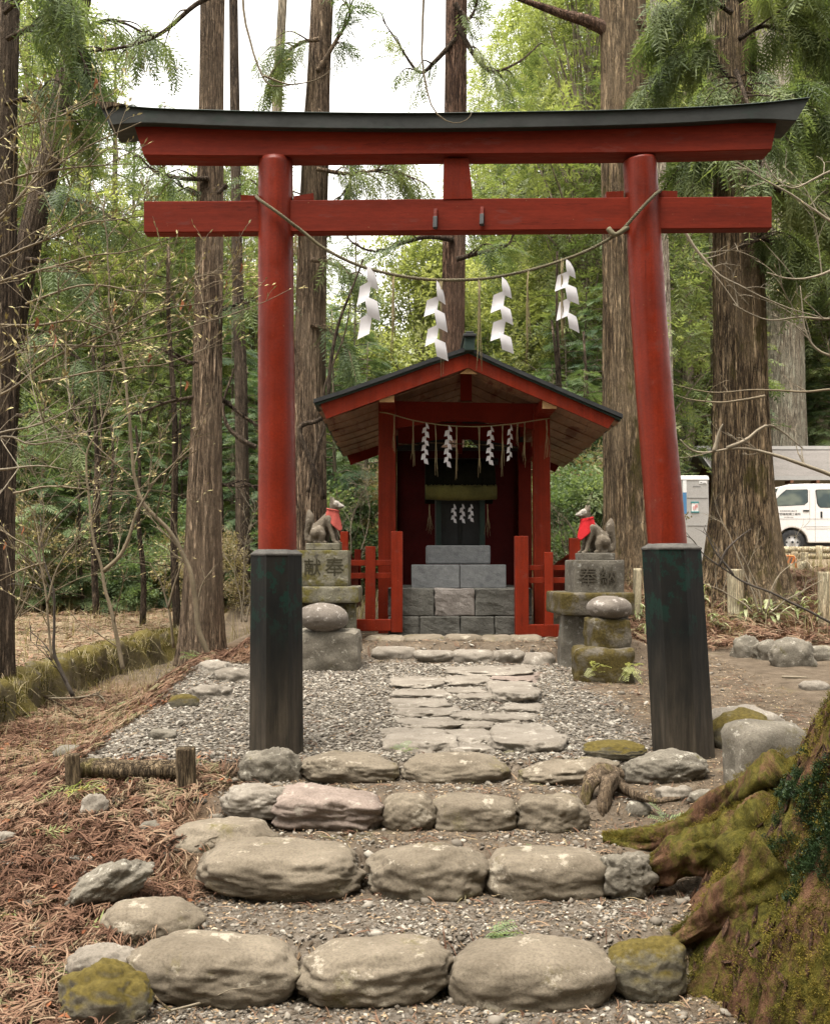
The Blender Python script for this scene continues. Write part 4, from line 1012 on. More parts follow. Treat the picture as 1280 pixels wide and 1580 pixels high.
def fox(base, s, face, label, bibmat, yaw, tail_var):
    """seated fox; face=-1 looks to the left. base = point on the plinth under the haunch, s = overall scale"""
    t = thing('fox_statue', base, label, 'fox statue', 'seated stone foxes')
    Rz = Matrix.Rotation(yaw, 3, 'Z')
    def W(x, y, z):   # x forward, y sideways (towards camera negative), z up -> world
        return Vector(base)+Rz @ Vector((x*face*s, y*s, z*s))
    L = lambda x, y, z, r: (W(x, y, z), r*s)
    ch = [
     [L(-.06, 0, .075, .085), L(-.03, 0, .17, .095), L(.05, 0, .26, .078), L(.11, 0, .33, .066)],          # trunk
     [L(.11, 0, .30, .070), L(.135, 0, .36, .052), L(.145, 0, .42, .048)],                                 # chest, neck
     [L(.145, 0, .415, .050), L(.150, 0, .455, .057), L(.175, 0, .462, .048), L(.215, 0, .448, .031), L(.252, 0, .437, .021), L(.262, 0, .436, .018)],
     [L(.18, -.03, .478, .022), L(.205, -.02, .470, .016)], [L(.18, .03, .478, .022), L(.205, .02, .470, .016)],   # brows
     [L(.19, -.026, .436, .024), L(.222, -.012, .425, .017)], [L(.19, .026, .436, .024), L(.222, .012, .425, .017)],   # cheeks and jaw
    ]
    for sd in (-1, 1):
        ch += [[L(.135, .034*sd, .49, .025), L(.128, .040*sd, .525, .017), L(.122, .042*sd, .552, .007)],            # ear
         [L(.10, .05*sd, .29, .052), L(.125, .055*sd, .20, .036), L(.150, .055*sd, .11, .028), L(.165, .055*sd, .045, .025), L(.185, .055*sd, .018, .022), L(.215, .055*sd, .014, .018)],  # fore leg
         [L(-.045, .068*sd, .13, .075), L(.0, .078*sd, .15, .062), L(.035, .08*sd, .11, .045), L(.03, .08*sd, .055, .035)],  # thigh
         [L(-.05, .075*sd, .022, .026), L(.03, .078*sd, .022, .026), L(.075, .078*sd, .018, .020)]]               # hind foot
    ch.append([L(-.13, .0, .035, .034), L(-.175, 0, .06, .034), L(-.185, 0, .13, .032), L(-.165, 0, .20, .040), L(-.145, 0, .26, .055), L(-.145, 0, .32, .052), L(-.155+tail_var, 0, .37, .030), L(-.155+tail_var, 0, .40, .010)])
    V, Fc = blob_mesh(ch, .0085*s)
    # pale worn brow and muzzle
    bx = Rz.inverted(); mid = []
    Vl = [(bx @ (v-Vector(base)))/s for v in V]
    for f in Fc:
        c = sum((Vl[i] for i in f), Vector())/len(f); x = c.x*face
        mid.append(1 if (x > .165 and c.z > .452 and c.z < .51) or (x > .215 and c.z > .43) else 0)
    ob = obj('body', V, Fc, None, t, smooth=True, mats=[FOXST, FOXFACE], midx=mid)
    for sd in (-1, 1):
        m = MB(); m.add([W(.149, .022*sd, .492), W(.150, .052*sd, .494), W(.1285, .042*sd, .540), W(.153, .037*sd, .50)], [(0, 3, 2), (3, 1, 2), (0, 1, 3), (0, 2, 1)]); m.build('ear_lining', BIB, ob)
        m = MB(); m.tube([W(.196, .036*sd, .462), W(.205, .036*sd, .458), W(.216, .032*sd, .452)], [.003*s, .005*s, .002*s], 6); m.build('eye', INK, ob)
    # bib
    n, k = 29, 12; Vb = []
    for i in range(n):
        a = (i/(n-1)-.5)*2; th = a*R(165)
        Lb = .055+.185*max(0, 1-abs(a+.12)*1.55)**.85+.02*abs(a)
        for j in range(k+1):
            u = j/k; fold = .006*math.sin(th*6+u*2)*u; r = .062+.014*u+.055*u*max(0, math.cos(th))*(.75)+fold+(.008 if j == 0 else 0)
            x = .135+math.cos(th)*r*1.05-.012*u; y = math.sin(th)*r*1.08
            z = .395-.012*math.cos(th)-u*Lb
            Vb.append(W(x, y, z))
    Fb = [(i*(k+1)+j, i*(k+1)+j+1, (i+1)*(k+1)+j+1, (i+1)*(k+1)+j) for i in range(n-1) for j in range(k)]
    m = MB(); m.add(Vb, Fb); b = m.build('bib', bibmat, t, smooth=True)
    sm = b.modifiers.new('thick', 'SOLIDIFY'); sm.thickness = .004
    m = MB(); q = random.Random(5)
    m.tube([W(.135+.068*math.cos(th), .068*math.sin(th), .398-.012*math.cos(th)) for th in np.linspace(0, 2*math.pi, 25)], .010*s, 6); m.build('bib_tie', bibmat, b, smooth=True)
    return t
bR = at(921, 857, YRT+.2); rough_block('plinth', 895, 948, 853, 864.5, YRT+.06, .34, PEDGRY, pr, 21, .01, .004, R(3))
fox((bR.x+.02, YRT+.23, at(0, 853.5, YRT+.06).z-.006), 1.02, -1, 'seated stone fox with a bright red bib facing left on the grey pedestal', BIB, R(14), .0)
bL = at(497, 840, YL+.2); rough_block('plinth', 471, 524, 838, 849, YL+.06, .34, PEDST, pl, 22, .01, .004)
fox((bL.x-.01, YL+.23, at(0, 838.5, YL+.06).z-.006), 1.03, 1, 'seated stone fox with a faded pink-red bib facing right on the carved pedestal', BIB2, R(-14), .0)
# ---------------------------------------------------------------- foliage engine
def rotmats(D, roll):
    """matrices whose y axis is D (N,3), rolled about it"""
    D = D/np.linalg.norm(D, axis=1, keepdims=True)
    up = np.tile([0, 0, 1.0], (len(D), 1)); up[np.abs(D[:, 2]) > .97] = [1, 0, 0]
    X = np.cross(D, up); X /= np.linalg.norm(X, axis=1, keepdims=True); Z = np.cross(X, D)
    c, s = np.cos(roll)[:, None], np.sin(roll)[:, None]
    X2 = X*c+Z*s; Z2 = -X*s+Z*c
    return np.stack([X2, D, Z2], -1)
def leaf_quad(a, b, w, nz=(0, 0, 1), fat=.45):
    a = np.array(a, float); b = np.array(b, float); d = b-a; s = np.cross(d, nz); s = s/np.linalg.norm(s)*w
    m = a+d*fat
    return [a, m+s, b, m-s]
def frond_cedar(n=7, drop=.25, lw=.030, ll=.38):
    V = []
    q = random.Random(n)
    for k in range(n):
        u = .1+.85*k/(n-1); base = np.array([0, u, -drop*u*u]); l = ll*(1-.55*abs(u-.35)/.65)
        for s in (-1, 1):
            tip = base+np.array([s*l*.72, l*.62, -.16*l+q.uniform(-.08, .06)])
            V += leaf_quad(base, tip, lw, (q.uniform(-.5, .5), q.uniform(-.3, .3), 1))
    V += leaf_quad((0, .55, -drop*.3), (0, 1.05, -drop*1.1), lw)
    return np.array(V)
def frond_fir(n=9):
    V = []; q = random.Random(n)
    for k in range(n):
        u = .05+.9*k/(n-1); base = np.array([0, u, -.12*u*u]); l = .42*(1-.6*u)
        for s in (-1, 1): V += leaf_quad(base, base+np.array([s*l*.85, l*.5, -.05+q.uniform(-.04, .05)]), .035, (0, 0, 1), .6)
    V += leaf_quad((0, 0, 0), (0, 1.05, -.13), .03); return np.array(V)
def frond_clump(n=15, seed=1, sz=.30, w=.085):
    V = []; q = random.Random(seed)
    for k in range(n):
        a = np.array([q.uniform(-.4, .4), q.uniform(.0, .9), q.uniform(-.3, .3)]); d = np.array([q.uniform(-1, 1), q.uniform(-.3, 1), q.uniform(-.7, .6)]); d = d/np.linalg.norm(d)*sz*q.uniform(.7, 1.3)
        nz = np.array([q.uniform(-.6, .6), q.uniform(-.6, .6), 1]); V += leaf_quad(a, a+d, w, nz)
    return np.array(V)
FR = {'cedar': frond_cedar(7), 'cedar_s': frond_cedar(5, .3, .045, .42), 'fir': frond_fir(8), 'fir_s': frond_fir(5), 'clump': frond_clump(16), 'fine': frond_clump(22, 3, .22, .045), 'hang': frond_cedar(8, .6, .022, .34)}
def fronds(P, D, S, tmpl, tint):
    T_ = FR[tmpl]; n = len(P); Rm = rotmats(np.asarray(D, float), rng.uniform(-.7, .7, n))
    V = np.einsum('nij,vj->nvi', Rm, T_)*np.asarray(S)[:, None, None]+np.asarray(P)[:, None, :]
    k = len(T_); Fc = np.arange(n*k).reshape(-1, 4)
    return V.reshape(-1, 3), Fc, np.repeat(np.clip(tint, 0, 1), k)
def mesh_only(name, V, Fc, mat, tint=None, smooth=False):
    o = obj(name, V, Fc, mat, org=(0, 0, 0), smooth=smooth, attr=tint); me = o.data; bpy.data.objects.remove(o); ORG.pop(o, None) if False else None; return me
def clumpy(P, sc_=1.2, amp=.33, base=.45, jit=.13, seed=0):
    p = P*sc_+seed*3.3
    n = np.sin(p[:, 0]*1.9+p[:, 2]*1.1)+np.sin(p[:, 1]*2.3-p[:, 2]*1.7+1)+np.sin(p[:, 2]*2.9+p[:, 0]*.7)
    return base+amp*n/2.2+rng.normal(0, jit, len(P))

def conifer(seed, H, base, Rm, nl, r0, tm='cedar_s', fs=.55, per=9, droop=.35, mat=L_CEDAR, bark=BARK_BG, asc=.15, shape=1.0, gaps=.25, twig=.5, base_t=.45):
    q = np.random.default_rng(seed); m = MB()
    lean = q.normal(0, .012, 2)
    tp = [Vector((lean[0]*z, lean[1]*z, z)) for z in np.linspace(-.4, H, 14)]
    m.tube(tp, [r0*(1.35 if k == 0 else 1)*(1-.93*k/13) for k in range(14)], 10)
    PP, DD, SS = [], [], []
    for i in range(nl):
        h = base+(H-base)*((i+q.random())/nl); u = (h-base)/(H-base)
        L = Rm*((1-u)**shape*.92+.08)*q.uniform(.55, 1.15)
        if q.random() < gaps: L *= .45
        az = i*2.4+q.normal(0, .5); o = Vector((lean[0]*h, lean[1]*h, h)); d = Vector((math.cos(az), math.sin(az), 0)); n = max(4, int(L*3))
        pts = []
        for k in range(n+1):
            t = k/n; pts.append(o+d*(L*t)+Vector((0, 0, asc*L*math.sin(t*1.6)-droop*L*t*t))+Vector((0, 0, 1))*q.normal(0, .02*L)*(t > 0))
        m.tube(pts, lerp_list([r0*.16*(1-.6*u)+.012, .006], n+1), 5, cap=False)
        nf = int(L*per*2)+3
        for k in range(nf):
            t = .18+.82*q.random()**.75; f = t*n; a = min(int(f), n-1); p = pts[a].lerp(pts[a+1], f-a)
            sd = q.choice([-1, 1]); ang = az+sd*q.uniform(.2, 1.25); off = q.random()*twig*L*.30*(1-.5*t)
            dd = Vector((math.cos(ang), math.sin(ang), q.uniform(-.5, .15)))
            p = p+Vector((math.cos(ang), math.sin(ang), -.25))*off
            PP.append(p); DD.append(dd); SS.append(fs*q.uniform(.6, 1.25)*(1-.35*u))
    P = np.array(PP); V, Fc, t = fronds(P, np.array(DD), np.array(SS), tm, clumpy(P, .9, .28, base_t, .14, seed))
    return m, (V, Fc, t, mat), bark
def broad(seed, H, base, Rx, ncl, r0, tm='clump', fs=.5, per=60, mat=L_YEL, bark=BARK_BG, cr=.34, base_t=.5, flat=1.0):
    q = np.random.default_rng(seed); m = MB()
    tp = [Vector((q.normal(0, .05)*z*.15, q.normal(0, .05)*z*.15, z)) for z in np.linspace(-.4, H*.85, 9)]
    m.tube(tp, [r0*(1.3 if k == 0 else 1)*(1-.85*k/8) for k in range(9)], 9)
    PP, DD, SS, TT = [], [], [], []
    for c in range(ncl):
        u = (c+.5)/ncl; z = base+(H-base)*u; rad = Rx*math.sin(math.pi*min(.97, .16+.80*u))**.8*q.uniform(.25, 1.0); az = c*2.4+q.normal(0, .4)
        C = np.array([math.cos(az)*rad, math.sin(az)*rad, z+q.normal(0, .04*H)]); R0 = Rx*cr*q.uniform(.6, 1.2)
        zi = int(np.clip((z*.8+.4)/(H*.85+.4)*8, 0, 7)); o = tp[zi]
        m.tube(spline([o, o.lerp(Vector(C), .5)+Vector((0, 0, .1*rad)), Vector(C)], 6), lerp_list([r0*.25, .01], 6), 5, cap=False)
        n = int(per*q.uniform(.6, 1.3)); d = q.normal(0, 1, (n, 3)); d[:, 2] *= .8; d /= np.linalg.norm(d, axis=1, keepdims=True)
        rr = R0*(.35+.65*q.random(n)**.5); P = C+d*rr[:, None]*np.array([1, 1, .75*flat])
        dd = d+np.array([0, 0, .15])+q.normal(0, .35, (n, 3)); PP.append(P); DD.append(dd); SS.append(fs*q.uniform(.6, 1.25, n)); TT.append(np.full(n, q.normal(0, .13)))
    P = np.concatenate(PP); V, Fc, t = fronds(P, np.concatenate(DD), np.concatenate(SS), tm, clumpy(P, 1.1, .16, base_t, .13, seed)+np.concatenate(TT))
    return m, (V, Fc, t, mat), bark
def make_tree(name, spec, label, cat, group=None, loc=(0, 0, 0)):
    m, (V, Fc, t, mat), bark = spec
    r = thing(name, (0, 0, 0), label, cat, group)
    m.build('trunk', bark, r, smooth=True); obj('crown', V, Fc, mat, r, smooth=False, attr=t)
    return r
class Kind:
    """first use places the tree itself, later uses copy it"""
    def __init__(s, name, spec, cat): s.name, s.spec, s.cat, s.root = name, spec, cat, None
    def put(s, px, Y, sc_=1.0, label='', group=None, rot=None, x=None, dz=0, szz=None):
        X = (px-CX)/F*Y if x is None else x
        if s.root is None: s.root = make_tree(s.name, s.spec, label, s.cat, group); o = s.root
        else: o = copy_tree(s.root); tag(o, label); 
        if s.root is not o:
            if group: o['group'] = group
            elif 'group' in o: del o['group']
        o.location = (X, Y, gz(X, Y)-.1+dz); o.rotation_euler = (0, 0, random.uniform(0, 6.28) if rot is None else rot); o.scale = (sc_, sc_, sc_*(szz or 1)); return o

# kinds
CED1 = Kind('cedar_tree', conifer(1, 24, 5.0, 3.3, 92, .34, 'cedar_s', .62, 8, .42), 'cedar')
CED2 = Kind('cedar_tree', conifer(2, 21, 3.0, 3.0, 95, .28, 'cedar_s', .58, 8, .30, asc=.28), 'cedar')
CED3 = Kind('cedar_tree', conifer(3, 26, 9.0, 3.6, 70, .38, 'cedar_s', .65, 8, .5, gaps=.4), 'cedar')
CEDL = Kind('light_cedar', broad(5, 17, 2.2, 3.1, 66, .20, 'cedar_s', .58, 56, mat=L_MID, cr=.36, base_t=.45), 'cedar')
PUFF = Kind('light_cedar', broad(6, 20, 4.5, 3.4, 60, .24, 'cedar_s', .60, 52, mat=L_YEL, cr=.34, base_t=.35), 'cedar')
SPARSE = Kind('larch_tree', conifer(4, 17, 3.5, 2.6, 60, .16, 'fine', .5, 4, .1, asc=.45, mat=L_YEL, gaps=.35, base_t=.3), 'tree')
YEL1 = Kind('leafy_tree', broad(11, 8.5, 1.2, 2.9, 34, .14, 'fine', .75, 75), 'tree')
YEL2 = Kind('leafy_tree', broad(12, 10.5, 1.8, 2.6, 36, .15, 'fine', .75, 70, base_t=.65), 'tree')
MIX1 = Kind('cypress_tree', conifer(13, 11, .8, 2.3, 75, .15, 'cedar_s', .50, 9, .15, asc=.35, mat=L_YEL, gaps=.15, base_t=.25), 'cypress')
FIR1 = Kind('fir_tree', conifer(14, 5.2, .3, 1.75, 62, .07, 'fir', .50, 10, .12, asc=.05, mat=L_FIR, gaps=.1, twig=.9), 'fir')
FIR2 = Kind('fir_tree', conifer(15, 7.5, .5, 2.0, 70, .09, 'fir', .52, 9, .25, asc=.12, mat=L_DARK, gaps=.2, twig=.8), 'fir')
BUSH1 = Kind('evergreen_shrub', broad(16, 2.2, .2, 1.2, 20, .04, 'clump', .34, 60, mat=L_FIR, cr=.42), 'shrub')
BUSH2 = Kind('dry_shrub', broad(17, 2.3, .2, 1.3, 18, .03, 'fine', .36, 32, mat=L_TAN, cr=.42), 'shrub')
g_slope = 'yellow-green trees on the wooded slope behind the shrine'
g_cedB = 'tall cedars in the forest behind the clearing'
g_firB = 'young firs in the undergrowth behind the shrine'
g_shr = 'shrubs on the forest floor behind the clearing'
lab_s = 'leafy yellow-green tree on the wooded slope behind the shrine'; lab_c = 'tall feathery cedar in the forest behind the clearing'
lab_f = 'young green fir in the undergrowth behind the shrine'; lab_b = 'low shrub on the forest floor behind the clearing'; lab_m = 'slender cypress on the wooded slope behind the shrine'
rt = random.Random(21)
# wooded slope in the centre and right, nearest first
for k in range(64):
    Yv = 30+44*((k+.5)/64)**1.0; px = rt.uniform(380, 1330) if k % 4 else rt.uniform(-80, 400); Yv = Yv if px < 930 else max(Yv, 46+.4*(Yv-30))
    kd = rt.choice([YEL1, YEL2, MIX1, YEL1, YEL2, MIX1])
    kd.put(px, Yv, rt.uniform(.75, 1.15)*(1.0 if px > 760 else .85 if px > 640 else .74), lab_m if kd is MIX1 else lab_s, 'slender cypresses on the wooded slope' if kd is MIX1 else g_slope)
# firs and shrubs: belt behind the shrine and pillars
for px, Yv, s in ((520, 21, .85), (560, 23, .95), (600, 27, 1.0), (540, 26, 1.1), (900, 22, .8), (930, 25, 1.0), (880, 27, 1.1), (860, 24, .75), (1020, 33, 1.1), (470, 24, 1.0), (430, 26, 1.0), (380, 25, .9),
   (360, 28, 1.1), (250, 27, .9), (200, 24, .95), (120, 25, 1.0), (60, 22, .9), (10, 26, 1.2), (-40, 24, 1.0), (660, 30, 1.1), (760, 30, 1.0), (820, 31, 1.0), (1260, 45, 1.4), (1210, 50, 1.4), (1290, 43, 1.3), (1150, 44, 1.4), (300, 32, 1.1), (150, 32, 1.2), (225, 36, 1.2), (80, 35, 1.3), (415, 34, 1.2), (980, 34, 1.2)):
    kd = rt.choice([FIR1, FIR1, FIR2]); kd.put(px, Yv, s*rt.uniform(.85, 1.1), lab_f, g_firB)
for k in range(58):
    px = rt.choice([rt.uniform(370, 620), rt.uniform(840, 965), rt.uniform(-60, 380), rt.uniform(-60, 380)]); Yv = rt.uniform(19, 29) if px > 380 else rt.uniform(22, 38)
    (BUSH1 if rt.random() < .4 else BUSH2).put(px, Yv, rt.uniform(.6, 1.1), lab_b, g_shr)
# forest cedars: left side feathery with gaps, right side dense
for kd, px, Yv, s in ((CED2, 60, 31, .9), (CED1, 175, 38, .85), (CED2, 245, 40, .85), (CED1, -60, 34, 1.0), (CED2, 130, 45, 1.0), (CED3, 20, 40, 1.0), (CED2, 300, 50, .85), (CED1, 395, 46, .62), (SPARSE, 430, 38, .9), (SPARSE, 545, 48, .82), (CED2, 500, 62, .62),
   (CED1, 1010, 32, 1.0), (CED2, 1060, 38, 1.1), (CED1, 1110, 44, 1.1), (CED2, 880, 46, 1.0), (CED1, 830, 54, .95), (CED1, 930, 52, 1.1), (CED2, 1160, 47, 1.05), (CED1, 1260, 48, 1.2), (CED3, 1320, 40, 1.0), (CED2, 1000, 60, 1.2), (CED1, 1160, 58, 1.2), (CED2, 1250, 62, 1.2), (CED3, 1080, 66, 1.2), (SPARSE, 800, 40, .95), (SPARSE, 860, 36, .9), (CED2, 770, 60, .85), (CED2, 1320, 44, 1.0), (CED1, -110, 36, 1.1), (CED2, 200, 56, 1.0), (CED2, 60, 58, 1.1), (CED1, 350, 60, .75), (SPARSE, 310, 34, .8), (SPARSE, 215, 29, .75), (SPARSE, 110, 30, .8)):
    kd.put(px, Yv, s, 'thin light-green larch in the forest behind the clearing' if kd is SPARSE else lab_c, 'thin larches in the forest' if kd is SPARSE else g_cedB)
for px, Yv, s in ((75, 26, .45), (165, 30, .5), (230, 28, .42), (265, 34, .6), (385, 33, .5), (120, 36, .62), (20, 30, .6), (-40, 26, .9), (200, 36, .7), (305, 40, .6), (105, 34, .85), (45, 31, .95), (281, 46, .7), (365, 44, .8), (821, 48, 1.1), (885, 41, 1.15), (945, 38, 1.2), (985, 46, 1.3), (1053, 50, 1.3), (1085, 46, 1.25), (1141, 52, 1.3), (1281, 54, 1.4), (745, 62, 1.0), (330, 36, .85), (905, 29, .95), (850, 33, .85), (1065, 40, 1.0), (1240, 49, 1.3), (1150, 47, 1.2), (1290, 45, 1.2), (255, 31, .7), (560, 34, .45), (150, 38, .7), (410, 33, .6), (1000, 28, .9), (780, 44, .9), (460, 44, .7)):
    (PUFF if int(px) % 4 == 1 else CEDL).put(px, Yv, s, 'light yellow-green cedar between the tall trunks of the forest', 'light cedars between the trunks')
# slim bare stems standing in the left forest
POLE = None
for k in range(30):
    px = rt.uniform(20, 400) if k < 22 else rt.uniform(860, 950); Yv = rt.uniform(17, 30); X = (px-CX)/F*Yv
    if POLE is None:
        m = MB(); m.tube([Vector((.02*math.sin(z*1.3), .02*math.cos(z*1.7), z)) for z in np.linspace(-.2, 7, 12)], lerp_list([.055, .02], 12), 7)
        for j in range(14):
            z = 1.2+j*.4; a = j*2.4; m.tube([Vector((0, 0, z)), Vector((math.cos(a)*.4, math.sin(a)*.4, z+.12)), Vector((math.cos(a)*.9, math.sin(a)*.9, z+.1))], [.012, .008, .003], 4)
        POLE = m.build('bare_sapling', BARK_D, org=(0, 0, 0), smooth=True); o = POLE
    else: o = POLE.copy(); COL.objects.link(o)
    o.location = (X, Yv, gz(X, Yv)); o.scale = (rt.uniform(.7, 1.5),)*2+(rt.uniform(.5, 1.1),); o.rotation_euler = (rt.uniform(-.05, .05), rt.uniform(-.05, .05), rt.uniform(0, 6))
    tag(o, 'slim bare sapling among the trees at the forest edge', 'sapling', 'slim bare saplings at the forest edge')

# ---------------------------------------------------------------- big trunks that stand in the picture
def big_trunk(name, path, widths, Y, bark, label, flare=1.5, seed=0, ridge=.055, seg=120, ext=12, cat='cedar', rings=150, stub=None):
    """path: photo points from top to base; widths in photo px"""
    pts = [at(x, y, Y) for x, y in path][::-1]; base = pts[0]; base.z = gz(base.x, Y)-.1
    s = sp(Y); r = [w_/2/s for w_ in widths][::-1]
    d = (pts[-1]-pts[-2]).normalized(); pts.append(pts[-1]+d*ext); r.append(r[-1]*.55)
    P = spline(pts, rings); acc = np.cumsum([0]+[(pts[i+1]-pts[i]).length for i in range(len(pts)-1)])
    t = thing(name, tuple(base), label, cat); off = Vector((seed*7.7, seed*3.1, 0))
    rr = lerp_list(r, rings)
    def fn(u, a, p):
        h = p.z-base.z; c, s_ = math.cos(a), math.sin(a)
        n = .8*noise.noise(Vector((c*3.5, s_*3.5, h*.2))+off)+.7*noise.noise(Vector((c*9, s_*9, h*.25))+off)+.6*(abs(noise.noise(Vector((c*17, s_*17, h*.3))+off))-.25)+.3*noise.noise(Vector((c*34, s_*34, h*.8))+off)
        fl = (flare-1)*math.exp(-max(h, 0)*2.2)*(1+.5*noise.noise(Vector((c*1.6, s_*1.6, 3))+off))
        return 1+ridge*n*1.6+fl
    m = MB(); m.tube(P, rr, seg, fn=fn); m.build('trunk', bark, t, smooth=True)
    return t, P, rr
def branch_with_foliage(t, pts, r0, mat, leafmat, tm, fs, per, drop=.5, n=None, tint=.45, name='branch', sub=7, subL=.9, q=None, leaf_from=.25, leafname='foliage'):
    q = q or random.Random(len(pts)*13+int(abs(pts[0].x)*100)); n = n or 26; P = spline(pts, n); m = MB(); rad = lerp_list([r0, r0*.55, .008], n); m.tube(P, rad, 7)
    PP, DD, SS = [], [], []
    Ltot = sum((P[i+1]-P[i]).length for i in range(n-1))
    for k in range(sub):
        f = (.15+.85*(k+q.random()*.6)/sub); i = min(int(f*(n-1)), n-2); o = P[i]; dr = (P[i+1]-P[i]).normalized()
        side = dr.cross(Vector((0, 0, 1))).normalized()*q.choice([-1, 1]); L = subL*q.uniform(.5, 1.1)*(1-.35*f)
        e = o+(dr*.7+side*q.uniform(.4, .9)+Vector((0, 0, q.uniform(-.3, .25)))).normalized()*L
        mid = o.lerp(e, .55)+Vector((0, 0, .08*L)); e.z -= drop*L*.5
        sp_ = spline([o, mid, e], 9); m.tube(sp_, lerp_list([r0*.3+.003, .004], 9), 5, cap=False)
        if leafmat:
            for j in range(int(L*per)+1):
                u = q.uniform(.2, 1.0); a = sp_[min(int(u*8), 8)]
                dd = (e-o).normalized()+Vector((q.uniform(-.8, .8), q.uniform(-.8, .8), q.uniform(-1.0, .1)*drop*2)); PP.append(a+Vector((q.uniform(-.06, .06), q.uniform(-.06, .06), q.uniform(-.06, .04)))); DD.append(dd); SS.append(fs*q.uniform(.6, 1.3))
    o_ = m.build(name, mat, t, smooth=True)
    if leafmat and PP:
        A = np.array(PP); V, Fc, tt = fronds(A, np.array(DD), np.array(SS), tm, clumpy(A, 2.2, .22, tint, .13, 3)); obj(leafname, V, Fc, leafmat, o_, smooth=False, attr=tt)
    return o_
def pts_px(lst, Y): return [at(p[0], p[1], Y+(p[2] if len(p) > 2 else 0)) for p in lst]
t1, _, _ = big_trunk('cedar_tree', [(328, 0), (325, 200), (322, 450), (319, 650), (315, 830), (311, 992)], [37, 39, 43, 46, 54, 66], 13.0, BARK_A, 'straight tall cedar trunk just left of the left torii pillar', 1.25, 1)
t2, _, _ = big_trunk('cedar_tree', [(14, 0), (8, 250), (2, 600), (-4, 1000)], [32, 36, 40, 48], 11.0, BARK_D, 'dark cedar trunk cut off by the left picture edge', 1.2, 2)
t3, _, _ = big_trunk('cedar_tree', [(125, 0), (80, 230), (35, 420), (8, 600), (-5, 850)], [30, 34, 38, 42, 46], 17.0, BARK_D, 'dark leaning cedar trunk near the left edge, slanting up to the right', 1.2, 3)
t4, _, _ = big_trunk('cedar_tree', [(497, 0), (488, 200), (481, 420), (478, 640), (476, 900)], [34, 40, 46, 50, 58], 18.0, BARK_A, 'grey cedar trunk right beside the left torii pillar', 1.2, 4)
t5, _, _ = big_trunk('cedar_tree', [(704, 0), (702, 220), (699, 430), (696, 640), (694, 900)], [33, 35, 36, 38, 44], 21.0, BARK_R, 'thin red-brown cedar trunk rising directly behind the shrine roof', 1.2, 5)
t6, P6, _ = big_trunk('cedar_tree', [(960, 0), (963, 160), (965, 420), (969, 640), (974, 800), (976, 900)], [72, 74, 70, 78, 84, 100], 17.0, BARK_B, 'thick mossy cedar behind the right torii pillar, with a big side limb', 1.25, 6)
t7, P7, _ = big_trunk('cedar_tree', [(1132, 0), (1136, 180), (1139, 380), (1143, 600), (1147, 760), (1150, 930)], [58, 66, 76, 80, 92, 130], 16.0, BARK_B, 'massive ridged cedar right of the torii, in front of the van', 1.3, 7, ridge=.065)
t8, _, _ = big_trunk('cedar_tree', [(1190, 0), (1203, 380), (1207, 600), (1210, 860)], [52, 60, 64, 74], 42.0, BARK_P, 'pale straight cedar behind the roof with grey shingles', 1.2, 8, seg=48)
t9, _, _ = big_trunk('cedar_tree', [(1010, 0), (1022, 380), (1030, 650), (1034, 880)], [16, 18, 20, 24], 25.0, BARK_P, 'thin pale trunk partly hidden by the right torii pillar', 1.2, 9, seg=24)
t10, _, _ = big_trunk('cedar_tree', [(1100, 200), (1105, 500), (1108, 700), (1110, 860)], [18, 20, 22, 26], 29.0, BARK_BG, 'slim brown trunk just left of the massive ridged cedar', 1.2, 10, seg=24)
t11, _, _ = big_trunk('cedar_tree', [(360, 0), (366, 400), (372, 620), (376, 900)], [14, 17, 20, 24], 23.0, BARK_D, 'slim dark trunk between the straight cedar and the left torii pillar', 1.2, 11, seg=24)
t12, _, _ = big_trunk('cedar_tree', [(436, 0), (428, 150), (424, 400), (420, 900)], [14, 15, 17, 22], 26.0, BARK_BG, 'thin grey trunk seen behind the left torii pillar', 1.2, 12, seg=24)
# limbs of the big cedars
branch_with_foliage(t6, pts_px([(968, 62), (935, 45), (905, 32), (870, 22), (830, 8), (790, -6), (730, -30)], 16.9), .15, BARK_R, None, 'cedar', .4, 0, sub=0, name='limb')
branch_with_foliage(t6, pts_px([(985, 30), (1010, 60), (1035, 70), (1060, 40, -.6)], 16.6), .05, BARK_B, L_MID, 'hang', .42, 30, name='limb', sub=12, subL=1.1)
for lst, Y in (([(1125, 120), (1090, 95), (1040, 110), (1000, 130)], 15.6), ([(1140, 60), (1180, 40), (1240, 60), (1300, 90)], 15.2), ([(1135, 200), (1170, 170), (1220, 175), (1290, 210)], 15.0), ([(1130, 20), (1085, 0), (1030, 20)], 15.4), ([(1145, 300), (1190, 290), (1240, 320), (1300, 370)], 15.4), ([(1135, 240), (1100, 235), (1060, 270)], 15.6), ([(1140, 0), (1200, -30), (1290, -20)], 14.8), ([(1142, 380), (1180, 370), (1215, 400)], 15.3), ([(1135, 110), (1150, 150, -1), (1180, 250, -1.6)], 15.2)):
    branch_with_foliage(t7, pts_px(lst, Y), .045, BARK_D, L_MID, 'hang', .46, 34, name='limb', sub=15, subL=1.15, tint=.30)
for lst, Y in (([(702, 60), (670, 95), (645, 110), (610, 60), (590, 30)], 20.8), ([(706, 40), (735, 90), (760, 110), (800, 95), (830, 70)], 20.6), ([(700, 370), (660, 365), (620, 375), (580, 388), (545, 375), (530, 355)], 20.7), ([(704, 400), (740, 390), (780, 380), (795, 355)], 20.6), ([(702, 5), (720, 30), (735, 5), (733, -30)], 20.7)):
    branch_with_foliage(t5, pts_px(lst, Y), .06, BARK_D, L_CEDAR, 'cedar', .42, 12, name='limb', sub=8, subL=.9, tint=.5)
